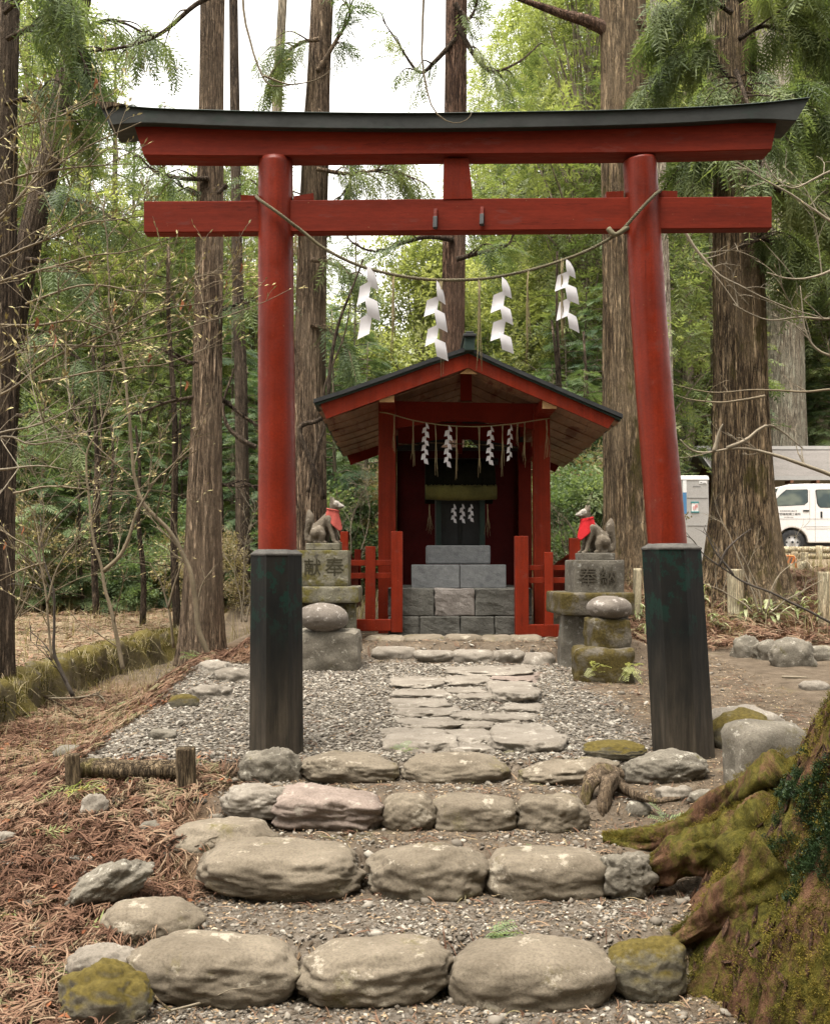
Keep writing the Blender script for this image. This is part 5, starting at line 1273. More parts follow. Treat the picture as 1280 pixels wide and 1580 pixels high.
for lst, Y in (([(332, -8), (300, 8), (250, 50), (200, 70), (140, 78), (90, 70), (45, 20)], 12.6), ([(322, 275), (280, 275), (240, 265), (215, 240)], 12.8), ([(350, 285), (330, 300), (300, 300), (262, 275)], 12.9), ([(318, 565), (280, 555), (250, 540)], 12.9), ([(318, 610), (260, 620), (210, 640)], 12.9), ([(330, 480), (370, 470), (420, 455)], 13.1), ([(335, 610), (360, 630), (395, 655), (440, 670)], 13.3), ([(325, 745), (360, 750), (400, 750)], 13.1)):
    branch_with_foliage(t1, pts_px(lst, Y), .036, BARK_D, L_CEDAR if lst[0][1] < 500 else None, 'hang', .34, 14, name='limb', sub=8, subL=.55, tint=.5)
for lst, Y in (([(10, 60), (60, 40), (110, 60), (140, 120)], 10.6), ([(8, 160), (60, 150), (110, 180)], 10.8), ([(5, 20), (50, -10), (100, 10)], 10.4)):
    branch_with_foliage(t2, pts_px(lst, Y), .03, BARK_D, L_CEDAR, 'hang', .36, 40, name='limb', sub=9, subL=.7, tint=.5)
for lst, Y in (([(90, 180), (150, 150), (210, 180)], 16.5), ([(60, 300), (120, 310), (180, 340)], 16.5), ([(110, 60), (170, 30), (240, 60)], 16.4), ([(40, 400), (90, 410), (140, 450)], 16.4), ([(20, 520), (80, 530), (130, 560)], 16.6), ([(10, 640), (70, 650), (120, 690)], 16.6)):
    branch_with_foliage(t3, pts_px(lst, Y), .05, BARK_D, L_CEDAR, 'hang', .46, 30, name='limb', sub=8, subL=.9, tint=.5)
for lst, Y in (([(490, 170), (530, 200), (575, 215), (625, 235)], 17.4), ([(488, 260), (540, 268), (600, 262), (655, 282)], 17.3), ([(492, 60), (455, 70), (420, 110)], 17.5), ([(490, 200), (455, 210), (425, 250)], 17.4)):
    branch_with_foliage(t4, pts_px(lst, Y), .045, BARK_A, L_MID, 'hang', .40, 20, name='limb', sub=12, subL=1.0, tint=.4)
for lst, Y in (([(490, 110), (520, 60), (540, 20), (520, -10)], 17.8), ([(486, 240), (530, 230), (540, 280), (500, 330)], 17.8), ([(480, 400), (520, 410), (560, 440)], 17.6), ([(482, 300), (440, 310), (400, 290)], 17.6), ([(480, 500), (520, 520), (540, 560)], 17.7)):
    branch_with_foliage(t4, pts_px(lst, Y), .05, BARK_A, L_CEDAR, 'hang', .42, 20, name='limb', sub=9, subL=.8, tint=.4)
# dark crooked vine stems between the left pillar and the shrine
for k, (lst, r0, lab) in enumerate((([(500, 770), (478, 710), (462, 660), (500, 640), (510, 560), (522, 500), (545, 440), (560, 400)], .05, 'dark crooked stem rising beside the left roof eave'),
   ([(395, 690), (372, 678), (350, 655), (345, 620), (365, 560)], .05, 'short dark crooked limb left of the torii pillar'), ([(475, 760), (490, 690), (500, 660), (500, 600), (530, 520), (540, 470)], .03, 'thin dark vine leaning left of the shrine roof'))):
    P = spline(pts_px(lst, 16.4+k*.3), 40); m = MB(); m.tube(P, lerp_list([r0, r0*.7, r0*.25], 40), 7, fn=lambda u, a, p: 1+.2*noise.noise(p*6))
    tag(m.build('vine_stem', BARK_D, smooth=True), lab, 'stem')
# ---------------------------------------------------------------- mossy wall along the ditch
def blades(name, P, hmin, hmax, w, lean, mat, tint, label, cat, seg=3, zoff=0, kind='stuff', parent=None, Z=None, droop=.6):
    n = len(P); h = hmin+(hmax-hmin)*rng.random(n); a = rng.random(n)*6.283; le = lean*np.abs(rng.standard_normal(n)); z0 = (ground(P[:, 0], P[:, 1]) if Z is None else Z)+zoff; rows = []
    wa = a+1.57+rng.normal(0, .5, n)
    for k in range(seg+1):
        u = k/seg; r = le*h*u**1.6; zz = z0+h*u*(1-.0*u)-droop*le*h*u*u*.5
        ww = w*(1-.9*u)*(.7+.6*rng.random(n)*0+.3); cx = P[:, 0]+np.cos(a)*r; cy = P[:, 1]+np.sin(a)*r
        rows.append(np.stack([np.stack([cx+np.cos(wa)*ww, cy+np.sin(wa)*ww, zz], -1), np.stack([cx-np.cos(wa)*ww, cy-np.sin(wa)*ww, zz], -1)], 1))
    V = np.stack(rows, 1).reshape(-1, 3); f = np.array([[2*k, 2*k+1, 2*k+3, 2*k+2] for k in range(seg)])
    Fc = (f[None]+(seg+1)*2*np.arange(n)[:, None, None]).reshape(-1, 4)
    o = obj(name, V, Fc, mat, parent, org=(0, 0, 0) if parent is None else None, attr=np.repeat(np.clip(tint, 0, 1), (seg+1)*2))
    return tag(o, label, cat, kind=kind) if label else o
wl = thing('mossy_wall', (wall_x(10), 10, -.3), 'low stone wall thick with yellow moss along the ditch at the left', 'wall'); wl['kind'] = 'thing'
rings = []; sec = [(-.34, -.10), (-.30, .04), (-.18, .085), (-.02, .075), (.07, .01), (.10, -.14), (.14, -.34), (.24, -.62)]
for y in np.arange(6.5, 20.5, .06):
    xw_ = float(wall_x(y)); z = .06+.012*max(y-9, 0); r_ = []
    for k, (dx, dz) in enumerate(sec):
        p = Vector((xw_+dx, y, z+dz)); n1 = noise.noise(p*2.2); n2 = noise.noise(p*6); n3 = noise.noise(p*14)
        r_.append(p+Vector((.13*n1+.07*n2+.025*n3, 0, .10*n1+.07*n2+.03*n3)))
    rings.append(r_)
m = MB(); m.loft(rings, close=False, cap=False)
WALLM = m_stone('mossy_wall_stone', (.07, .06, .04), (.15, .125, .085), pale=(.24, .21, .15), moss=(.105, .083, .02), mossamt=.58, scale=3, bump=1.0, mossup=True)
m.build('stonework', WALLM, wl, smooth=True)
n = 9000; yy = 6.6+13.6*rng.random(n)**1.2; dx = rng.uniform(-.33, .07, n)
mp = np.stack([wall_x(yy)+dx, yy], 1)
blades('moss', mp, .012, .045, .006, .5, L_MOSS, np.clip(rng.normal(.5, .25, n), 0, 1), None, None, 2, parent=wl, Z=.06+.012*np.clip(yy-9, 0, 99)+.05+.04*np.sin(yy*3)*.5)['kind'] = 'stuff'
n = 2600; yy = 6.6+13.5*rng.random(n)**1.2; P = np.stack([wall_x(yy)+.09+.04*rng.random(n), yy], 1)
blades('hanging_moss', P, .03, .13, .005, 1.2, L_MOSS, np.clip(rng.normal(.35, .3, n), 0, 1), None, None, 2, parent=wl, Z=.05-.4*rng.random(n)**1.3+.012*np.clip(yy-9, 0, 99), droop=1.6)['kind'] = 'stuff'
n = 900; yy = 6.8+13*rng.random(n); P = np.stack([wall_x(yy)+.06+.06*rng.random(n), yy], 1)
blades('hanging_grass', P, .1, .3, .005, 1.0, L_TAN, rng.random(n), None, None, 3, parent=wl, Z=.12-.25*rng.random(n)+.012*np.clip(yy-9, 0, 99), droop=1.3)['kind'] = 'stuff'
n = 2300; yy = 7+13*rng.random(n)**1.1; P = np.stack([wall_x(yy)+rng.uniform(.1, 1.5, n)**1.0, yy], 1)
blades('dry_grass', P, .06, .24, .004, .9, L_TAN, rng.random(n), 'dry pale grass and stalks in the ditch below the mossy wall', 'dry grass')
n = 1500; P = scatter_points(n, -12, -4.4, 12, 26, lambda x, y: (x < wall_x(y)-.3)*1.0, 1)
blades('dry_grass', P, .1, .5, .006, .5, L_TAN, rng.random(n), 'dry stalks on the forest floor left of the wall', 'dry grass')
n = 1800; P = scatter_points(n, 1.9, 9, 14, 21, lambda x, y: ss(1.9, 2.6, x), 1)
blades('dry_grass', P, .12, .55, .008, .6, L_TAN, rng.random(n), 'dry grass and weeds over the bank at the right', 'dry grass')
n = 2400; P = scatter_points(n, -3, 3.5, 15.8, 24, lambda x, y: np.ones_like(x), 1)
blades('dry_grass', P, .15, .7, .008, .5, L_TAN, rng.random(n), 'pale dry grass behind the shrine fences', 'dry grass')

# ---------------------------------------------------------------- huge mossy trunk in the right foreground
TX, TY = 3.02, 4.72; tb = thing('mossy_cedar', (TX, TY, -.62), 'huge moss-covered cedar trunk flaring into roots at the bottom right', 'cedar')
def m_mosstrunk():
    t = NT('moss_covered_bark'); n1 = t.noise(7, (1, 1, .22), 6, .7, .4)
    col = t.ramp(n1, [(.34, (.016, .009, .005)), (.48, (.070, .036, .020)), (.66, (.14, .078, .045))])
    f = t.ramp(t.noise(2.2, (1, 1, .5), 7, .78, .4), [(.44, 0), (.52, 1)])
    mc = t.ramp(t.noise(24, (1, 1, 1), 5, .7), [(.3, (.022, .024, .005)), (.55, (.075, .068, .012)), (.8, (.135, .105, .022))])
    col = t.mix(t.math('MULTIPLY', f, .92), col, mc)
    t.bump(n1, .9, .05); t.bump(t.noise(40, (1, 1, .5), 5, .75), .8, .02); return t.done(col, .95, .1)
MTRUNK = m_mosstrunk()
def mr(z, a):
    base = float(np.interp(z, [-1, -.63, -.29, .175, .76, 1.5, 9], [2.0, 1.82, 1.57, 1.22, .93, .80, .6]))
    c, s = math.cos(a), math.sin(a); lo = math.exp(-max(z+.62, 0)*1.3)
    n = noise.noise(Vector((c*1.9, s*1.9, z*.25+4)))*.16*(.35+lo)+noise.noise(Vector((c*5, s*5, z*.5+9)))*.085*(.4+lo)+noise.noise(Vector((c*11, s*11, z*.9+a*1.2)))*.05+abs(noise.noise(Vector((c*24, s*24, z*2+a*2))))*.028+noise.noise(Vector((c*52, s*52, z*7)))*.014
    return base*(1+n)
rings = []; zs = list(np.arange(-.95, .9, .022))+list(np.arange(.9, 9, .25)); nA = 420
for z in zs: rings.append([Vector((TX+math.cos(a)*mr(z, a), TY+math.sin(a)*mr(z, a), z)) for a in np.linspace(0, 2*math.pi, nA, endpoint=False)])
m = MB(); m.loft(rings); m.build('trunk', MTRUNK, tb, smooth=True)
def trunk_pts(n, z0, z1, a0, a1, accept=None):
    out = []
    while len(out) < n:
        z = random.uniform(z0, z1); a = R(random.uniform(a0, a1))
        if accept and not accept(z, a): continue
        r = mr(z, a); e = .02; r2 = mr(z+e, a); p = Vector((TX+math.cos(a)*r, TY+math.sin(a)*r, z)); nrm = Vector((math.cos(a)*e, math.sin(a)*e, -(r2-r))).normalized()
        out.append((p, nrm))
    return out
pm = lambda z, a: noise.noise(Vector((math.cos(a)*4, math.sin(a)*4, z*1.6)))+.4*noise.noise(Vector((math.cos(a)*11, math.sin(a)*11, z*5))) > random.uniform(-.25, .25)
Q = trunk_pts(15000, -.72, 1.3, 120, 300, pm)
A = np.array([q[0][:] for q in Q]); D = np.array([(q[1]+Vector((random.uniform(-.8, .8), random.uniform(-.8, .8), random.uniform(-1.0, .5))))[:] for q in Q])
V, Fc, t = fronds(A, D, rng.uniform(.016, .060, len(A))**1.0, 'fine', clumpy(A, 5, .25, .5, .18)); mo = obj('moss', V, Fc, L_MOSS, tb, smooth=False, attr=t); mo['kind'] = 'stuff'
def patch(z, a):
    ang = math.degrees(a); e = ((z-.30)/.38)**2+((ang-207)/36)**2
    return e < 1+1.3*noise.noise(Vector((z*6, a*7, 0)))+.5*noise.noise(Vector((z*19, a*19, 0))) and noise.noise(Vector((z*11, a*13, 5))) > -.22
Q = trunk_pts(8500, -.2, .9, 160, 260, patch)
A = np.array([(q[0]+q[1]*random.uniform(-.005, .02))[:] for q in Q]); D = np.array([(q[1]+Vector((random.uniform(-.7, .7), random.uniform(-.7, .7), random.uniform(-.5, .7))))[:] for q in Q])
V, Fc, t = fronds(A, D, rng.uniform(.020, .042, len(A)), 'clump', rng.random(len(A))); mo = obj('creeper', V, Fc, L_IVY, tb, smooth=False, attr=t); mo['label'] = 'dark small-leaved creeper clump'
# loose bark plates
FLAKE = m_bark('bark_plate', (.02, .011, .007), (.042, .023, .014), (.075, .041, .025), vs=2, bump=.6)
m = MB()
for p, nn in trunk_pts(1100, -.75, 1.2, 140, 290):
    t_ = Vector((0, 0, 1)); t_ = (t_-nn*t_.dot(nn)).normalized(); sd_ = nn.cross(t_); a_ = random.gauss(.35, .6); t2 = t_*math.cos(a_)+sd_*math.sin(a_); s2 = nn.cross(t2); l_ = random.uniform(.015, .065); w_ = random.uniform(.004, .012); lf = random.uniform(.003, .016)
    c0 = p+nn*.004; m.add([c0-t2*l_-s2*w_*.4, c0-t2*l_*.3+s2*w_+nn*lf, c0+t2*l_+nn*lf*1.6, c0-s2*w_+nn*lf*.5, c0-nn*.02], [(0, 1, 2, 3), (0, 4, 1), (1, 4, 2), (2, 4, 3), (3, 4, 0)])
o = m.build('bark_plates', FLAKE, tb); o['kind'] = 'stuff'
def root(px, r, name='root', mat=MTRUNK, seg=40, n=90, moss=True, parent=tb, dens=1):
    P = spline([at(x, y, D_) for x, y, D_ in px], n); rr = lerp_list(r, n); off = len(px)*3.3+px[0][0]
    m = MB(); m.tube(P, rr, seg, fn=lambda u, a, p: 1+.42*noise.noise(Vector((math.cos(a)*1.6+off, math.sin(a)*1.6, u*5)))+.38*noise.noise(p*6+Vector((a, 0, 0)))+.22*noise.noise(Vector((math.cos(a)*5, math.sin(a)*5, u*7+off)))+.10*noise.noise(p*26))
    o = m.build(name, mat, parent, smooth=True)
    if moss:
        A, D, S = [], [], []
        for k in range(int(1700*dens)):
            i = random.randrange(n-1); a = random.uniform(.2, math.pi-.2); d = Vector((random.uniform(-.3, .3), -math.cos(a)*.9, math.sin(a))).normalized()
            A.append(P[i]+d*rr[i]*.98); D.append(d+Vector((random.uniform(-.8, .8), random.uniform(-.8, .8), random.uniform(-.3, .6)))); S.append(random.uniform(.012, .032))
        A = np.array(A); V, Fc, t = fronds(A, np.array([d[:] for d in D]), np.array(S), 'fine', clumpy(A, 5, .2, .75, .15)); q = obj('moss', V, Fc, L_MOSS, o, smooth=False, attr=t); q['kind'] = 'stuff'
    return o
root([(1215, 1200, 5.4), (1160, 1225, 5.6), (1100, 1262, 5.8), (1040, 1290, 5.9), (985, 1298, 5.95), (930, 1296, 6.0)], [.15, .125, .10, .08, .06, .03])
root([(1200, 1285, 5.2), (1135, 1300, 5.35), (1075, 1316, 5.5), (1030, 1334, 5.55), (985, 1352, 5.6)], [.20, .17, .12, .09, .04], dens=1.3)
root([(1210, 1340, 4.75), (1130, 1395, 4.8), (1085, 1428, 4.9), (1040, 1452, 5.0), (1012, 1462, 5.05)], [.16, .10, .065, .04, .015])
ROOTW = m_bark('weathered_root', (.03, .02, .012), (.07, .05, .031), (.12, .09, .062), moss=(.13, .11, .03), vs=2, bump=.5)
for px, r in (([(952, 1196, 6.75), (930, 1192, 6.65), (912, 1205, 6.55), (903, 1235, 6.5), (898, 1262, 6.48)], [.05, .06, .05, .04, .02]), ([(950, 1200, 6.7), (938, 1210, 6.55), (930, 1240, 6.45), (932, 1262, 6.42)], [.05, .055, .04, .02]), ([(948, 1205, 6.7), (975, 1225, 6.5), (1010, 1235, 6.35), (1050, 1232, 6.3)], [.035, .03, .02, .01])):
    root(px, r, 'old_root', ROOTW, 14, 30, False)
# ---------------------------------------------------------------- log edging at the left
lg = gp(195, 1208, 6, 9); YL2 = lg.y
lt = thing('log_edging', lg, 'mossy log held by two cut stakes at the left gravel edge', 'log edging')
def logm(pts, r, seg=18, n=24, nz=.12):
    m = MB(); P = spline(pts, n); m.tube(P, r if hasattr(r, '__len__') and len(r) == n else lerp_list(r if hasattr(r, '__len__') else [r, r], n), seg, fn=lambda u, a, p: 1+nz*noise.noise(Vector((math.cos(a)*2, math.sin(a)*2, p.x*3+p.z*3)))); return m
logm([at(112, 1186, YL2), at(200, 1190, YL2), at(282, 1190, YL2)], .072).build('log', WOODM, lt, smooth=True)
for x, y0, y1, r in ((112, 1164, 1222, .048), (287, 1154, 1222, .066)):
    m = logm([at(x+2, y1, YL2-.14), at(x, (y0+y1)/2, YL2-.14), at(x-1, y0, YL2-.14)], r, 20, 14, .1); o = m.build('stake', WOODM, lt, smooth=True)
def stick(label, pts, r, mat, name='fallen_branch', cat='branch', subs=0, Yd=None, lift=.03):
    P3 = []
    for x, y in pts: p = gp(x, y, 3.4, 14); p.z += lift; P3.append(p)
    P = spline(P3, 30); m = MB(); q = random.Random(len(label)); m.tube(P, lerp_list([r, r*.8, r*.35], 30), 7, fn=lambda u, a, p: 1+.2*noise.noise(p*9))
    for k in range(subs):
        i = q.randrange(6, 28); d = (P[i+1]-P[i]).normalized(); L = q.uniform(.1, .3); e = P[i]+(d+Vector((q.uniform(-.8, .8), q.uniform(-.8, .8), q.uniform(0, .5)))).normalized()*L
        m.tube([P[i], P[i].lerp(e, .5)+Vector((0, 0, .02)), e], [r*.45, r*.35, r*.15], 5)
    return tag(m.build(name, mat, smooth=True), label, cat)
stick('pale bare branch lying across the left slope', [(-20, 1068), (45, 1086), (110, 1088), (150, 1083), (162, 1094)], .016, TWIG_P, subs=8, lift=.08)
stick('forked pale stick at the left edge, below the bare branch', [(42, 1088), (20, 1112), (-10, 1142)], .012, TWIG_P, subs=2, lift=.06)
stick('brown broken stick leaning over the pale bare branch', [(46, 1076), (90, 1098), (126, 1122)], .014, WOODM, lift=.09)
stick('short dark stick standing in litter above the gravel', [(238, 1062), (248, 1036)], .010, TWIG_D, lift=.02)
stick('thin reddish stick leaning on the dark mossy boulder', [(200, 1490), (222, 1530), (238, 1562), (262, 1585)], .010, WOODM, lift=.07)
stick('thin twig lying in front of the lowest step boulders', [(250, 1574), (330, 1552), (380, 1530)], .006, TWIG_P, lift=.03, subs=3)
stick('long brown stick on the left gravel edge behind the log', [(22, 1196), (70, 1180), (112, 1170)], .014, WOODM, lift=.05)
stick('short bleached stick on the dirt path at the right', [(1206, 1046), (1248, 1047)], .014, TWIG_P, lift=.01)
stick('brown twig on the earth tread between second and third step', [(522, 1292), (548, 1286), (580, 1276)], .008, WOODM, lift=.01)
stick('flat bark strip on the tread beside the small angular rock', [(1008, 1374), (1040, 1364)], .016, BARK_R, lift=.01)
# green sprigs
def sprig(x, y, s, n, mat, label, az=None, tm='fir'):
    p = gp(x, y, 3.4, 14); q = random.Random(int(x)); A = []; D = []; S = []
    for k in range(n):
        a = (az if az is not None else q.uniform(0, 6.28))+q.uniform(-.7, .7); A.append((p.x+q.uniform(-.05, .05)*s*4, p.y+q.uniform(-.03, .03), p.z+.02+q.uniform(0, .04))); D.append((math.cos(a), math.sin(a)*.5, q.uniform(-.02, .45))); S.append(s*q.uniform(.7, 1.1))
    V, Fc, t = fronds(np.array(A), np.array(D), np.array(S), tm, rng.uniform(.3, .9, n)); tag(obj('conifer_sprig', V, Fc, mat, smooth=False, attr=t), label, 'sprig', 'fallen green conifer sprigs')
sprig(752, 1458, .16, 7, L_FIR, 'fresh green fir sprig on gravel behind the flat-topped lowest step boulder', .3)
sprig(622, 1166, .10, 6, L_FIR, 'small green sprig at the top step between two boulders')
sprig(182, 1096, .22, 7, L_FIR, 'bright green sprig on the left slope near the bare branch', .5)
sprig(240, 1205, .22, 9, L_YEL, 'drooping olive fronds below the log edging', 3.4, 'hang'); sprig(130, 1225, .28, 8, L_YEL, 'tan-green frond hanging below the mossy stake', 4.6, 'hang')
sprig(150, 1450, .28, 12, L_YEL, 'olive green fronds beside the low smooth boulder', .9, 'hang'); sprig(312, 1018, .25, 6, L_FIR, 'green grass-like sprig at the foot of the straight cedar')
sprig(20, 1430, .25, 8, L_YEL, 'olive fronds at the left edge of the picture', 2.2, 'hang'); sprig(820, 1318, .08, 4, L_FIR, 'tiny green sprig behind the right boulder of the second step'); sprig(1030, 1275, .14, 5, L_FIR, 'thin green sprig lying against the mossy roots')
sprig(60, 1300, .25, 8, L_YEL, 'olive fronds among the left cobbles', 1.0, 'hang'); sprig(100, 1530, .24, 8, L_YEL, 'yellowish fronds left of the dark mossy boulder', 2.0, 'hang')
# ferns on the lower mossy block
for x, y, s, n, lab in ((918, 1030, .10, 9, 'pale little fern on the left of the lower mossy block'), (968, 1035, .14, 14, 'bigger fern drooping over the right corner of the lower mossy block')):
    p = at(x, y, 10.22); q = random.Random(x); A = [(p.x+q.uniform(-.06, .06), p.y+q.uniform(-.03, 0), p.z+q.uniform(-.05, .06)) for _ in range(n)]; D = [(q.uniform(-1, 1), q.uniform(-.9, -.2), q.uniform(-1, .5)) for _ in range(n)]
    V, Fc, t = fronds(np.array(A), np.array(D), rng.uniform(.7, 1.2, n)*s, 'fir', rng.uniform(.6, 1, n)); tag(obj('fern', V, Fc, L_YEL, smooth=False, attr=t), lab, 'fern')
# bamboo grass
def sasa(px, py, s, label, D=None):
    p = gp(px, py, 8, 24) if D is None else at(px, py, D); q = random.Random(px*3+py); A = []; D_ = []; S = []; V = []; Fc = []; T_ = []
    for k in range(26):
        a = q.uniform(0, 6.28); L = s*q.uniform(.5, 1.0); el = q.uniform(.15, 1.1); c = Vector((math.cos(a), math.sin(a), 0)); o = p+Vector((q.uniform(-.15, .15), q.uniform(-.15, .15), q.uniform(.0, .3)*s*2)); side = c.cross(Vector((0, 0, 1))); w = s*.045*q.uniform(.7, 1.2); b = len(V); tt = q.random()
        for j in range(6):
            u = j/5; pt = o+c*(L*u*math.cos(el))+Vector((0, 0, L*u*math.sin(el)-L*.75*u*u)); ww = w*math.sin(math.pi*min(.97, .12+u*.88)); V += [pt+side*ww, pt-side*ww]; T_ += [tt, tt]
        Fc += [(b+2*j, b+2*j+1, b+2*j+3, b+2*j+2) for j in range(5)]
    return tag(obj('bamboo_grass', V, Fc, L_SASA, org=p, smooth=True, attr=T_), label, 'bamboo grass', 'bamboo grass tufts on the right bank')
sasa(1188, 965, .55, 'drooping bamboo grass tuft behind the largest bank rock'); sasa(1150, 955, .5, 'bamboo grass tuft left of the bank rocks'); sasa(1232, 955, .5, 'bamboo grass tuft at the right of the bank rocks'); sasa(1272, 965, .6, 'bamboo grass tuft at the right picture edge by the stump')
sasa(985, 960, .45, 'small bamboo grass tuft behind the right egg stone'); sasa(996, 990, .4, 'bamboo grass beside the right torii sleeve'); sasa(1105, 975, .4, 'bamboo grass tuft right of the torii sleeve'); sasa(1085, 930, .4, 'bamboo grass tuft at the foot of the massive ridged cedar')

# ---------------------------------------------------------------- bare shrubs and twigs
def twiggy(label, mains, Y, r0, mat, seed, name='bare_shrub', cat='shrub', group=None, L1=(.25, .7), den=6, den2=9, bud=.5, dead=0, up=.15, subL=.35, flat=.6):
    q = random.Random(seed); m = MB(); B = []; Dd = []; dl = []
    def bl(p, d):
        if q.random() < bud: B.append(p[:]); Dd.append((d+Vector((q.uniform(-.5, .5), q.uniform(-.5, .5), q.uniform(-.1, .6))))[:])
    for pts in mains:
        P3 = [at(p[0], p[1], Y+(p[2] if len(p) > 2 else 0)) for p in pts]
        Lm = sum((P3[i+1]-P3[i]).length for i in range(len(P3)-1)); n = max(10, int(Lm*14)); P = spline(P3, n)
        P = [p+Vector((noise.noise(p*3+Vector((seed, 0, 0))), noise.noise(p*3+Vector((0, seed, 5))), noise.noise(p*3+Vector((9, 0, seed)))))*.03 for p in P]
        m.tube(P, lerp_list([r0, r0*.6, r0*.22], n), 6)
        for k in range(int(Lm*den)):
            i = q.randrange(int(n*.12), n-1); d = (P[i+1]-P[i]).normalized(); L = q.uniform(*L1); o = P[i]
            v = (d*q.uniform(.3, 1)+Vector((q.uniform(-1, 1), q.uniform(-1, 1)*flat, q.uniform(-.45, .8)+up))).normalized()
            e = o+v*L; mid = o.lerp(e, .5)+Vector((q.uniform(-.05, .05), q.uniform(-.05, .05), q.uniform(-.03, .06)))*L*2; S = spline([o, mid, e], 8)
            rr = r0*(.38-.2*i/n)+.0012; m.tube(S, lerp_list([rr, .0016], 8), 4, cap=False); bl(e, v)
            for j in range(int(L*den2)):
                a = S[q.randrange(2, 8)]; v2 = (v+Vector((q.uniform(-1, 1), q.uniform(-1, 1)*flat, q.uniform(-.5, .9)))).normalized(); e2 = a+v2*L*subL*q.uniform(.4, 1.2)
                m.tube([a, a.lerp(e2, .5)+Vector((0, 0, .01)), e2], [rr*.6, rr*.45, .0013], 3, cap=False); bl(e2, v2)
                for _ in range(4): bl(a.lerp(e2, q.random()), v2)
                if q.random() < dead: dl.append(e2)
    if len(mains) == 1 and not B and not dl: return tag(m.build(name, mat, smooth=True), label, cat, group)
    t = thing(name, at(mains[0][0][0], mains[0][0][1], Y), label, cat, group); m.build('stem', mat, t, smooth=True)
    if B:
        V = []; Fc = []; T_ = []
        for p, d in zip(B, Dd):
            p = Vector(p); d = Vector(d).normalized(); s = d.orthogonal().normalized(); l = q.uniform(.022, .06); w_ = q.uniform(.004, .008); b = len(V)
            V += [p, p+d*l*.5+s*w_, p+d*l+Vector((0, 0, -.004)), p+d*l*.5-s*w_]; Fc.append((b, b+1, b+2, b+3)); T_ += [q.random()]*4
        o = obj('buds', V, Fc, BUD, t, smooth=False, attr=T_); o['kind'] = 'stuff'
    for p in dl[:6]:
        m = MB(); a = q.uniform(0, 6); s = Vector((math.cos(a), math.sin(a), 0))*.014; V = []
        for j in range(6):
            u = j/5; w_ = math.sin(math.pi*(.1+.85*u)); V += [p+s*w_+Vector((.008*math.sin(u*5), 0, -.085*u)), p-s*w_+Vector((.008*math.sin(u*5), .012, -.085*u))]
        o = obj('dead_leaf', V, [(2*j, 2*j+1, 2*j+3, 2*j+2) for j in range(5)], DEADLEAF, t, attr=[q.random()]*12)
    return t
twiggy('bare twigs with tan buds reaching in from the upper left', [[(-60, 400), (0, 337), (56, 277), (150, 221), (215, 190)], [(-60, 380), (0, 330), (50, 277), (80, 225), (95, 130)], [(-40, 300), (30, 270), (110, 262), (200, 255)]], 6.2, .011, TWIG, 1, den=11, dead=.01)
twiggy('budding bare branches spreading across the left forest', [[(-40, 625), (0, 608), (61, 569), (195, 497), (285, 471), (345, 465)], [(-40, 570), (0, 556), (52, 539), (176, 531), (300, 505), (370, 480)], [(-40, 508), (0, 501), (75, 499), (124, 494), (176, 511), (230, 505)]], 7.0, .012, TWIG, 2, den=12, dead=.03)
twiggy('pale budding twigs at the left edge, mid height', [[(-30, 690), (0, 668), (60, 660), (110, 640), (150, 615)], [(-30, 700), (10, 672), (50, 688), (90, 685), (130, 690)], [(-20, 725), (20, 722), (60, 720), (105, 726)]], 5.6, .009, TWIG_P, 3, den=10, dead=.02)
twiggy('tangled bare shrub in front of the left edge trunk', [[(80, 1020), (72, 930), (60, 850), (82, 800), (115, 770), (150, 745)], [(70, 900), (50, 850), (20, 830), (-20, 810)], [(72, 930), (95, 860), (140, 810)], [(68, 870), (30, 880), (-10, 900)]], 9.4, .012, TWIG, 4, den=6, L1=(.3, .9), dead=.02)
twiggy('budding bare branches high at the left, over the trunk', [[(-40, 250), (20, 200), (80, 180), (160, 150)], [(-40, 450), (40, 425), (120, 400), (220, 385), (300, 350)], [(-40, 415), (50, 380), (130, 345), (250, 330)]], 7.6, .011, TWIG, 5, den=10, dead=.02)
twiggy('thin budding twigs in front of the straight cedar', [[(40, 470), (130, 440), (230, 450), (330, 425), (385, 440)], [(60, 590), (160, 570), (260, 560), (350, 520)], [(20, 760), (100, 750), (190, 760), (240, 740)]], 8.4, .010, TWIG, 6, den=9, dead=.02)
twiggy('brown bare undergrowth shrub at the lower left', [[(20, 960), (40, 880), (30, 800), (0, 740)], [(20, 960), (70, 880), (120, 830), (180, 800)], [(25, 950), (10, 880), (-30, 840)], [(30, 950), (60, 860), (65, 770), (40, 700)], [(30, 950), (110, 900), (200, 870)]], 11.5, .010, TWIG, 7, den=7, L1=(.4, 1.0), bud=.3)
twiggy('slender curved sapling rising from the foot of the straight cedar', [[(322, 1012), (305, 960), (297, 900), (282, 855), (262, 822), (222, 778), (206, 725), (200, 640), (190, 560), (172, 480), (166, 400), (160, 300)]], 12.2, .036, TWIG, 8, den=2.2, L1=(.4, 1.4), bud=.3, subL=.4, name='sapling', cat='sapling')
twiggy('leaning grey sapling growing from the ditch', [[(190, 1032), (182, 985), (168, 930), (152, 862), (140, 790), (135, 700), (160, 650), (180, 560)], [(158, 880), (190, 850), (215, 790), (240, 740), (300, 690)]], 11.2, .026, TWIG, 9, den=2.5, L1=(.4, 1.2), bud=.3, name='sapling', cat='sapling')
twiggy('dark short-branched sapling below the mossy wall', [[(112, 1075), (92, 1030), (82, 1000), (84, 930), (72, 870), (60, 800)]], 9.6, .022, TWIG_D, 10, den=4, L1=(.3, .9), bud=.2, name='sapling', cat='sapling')
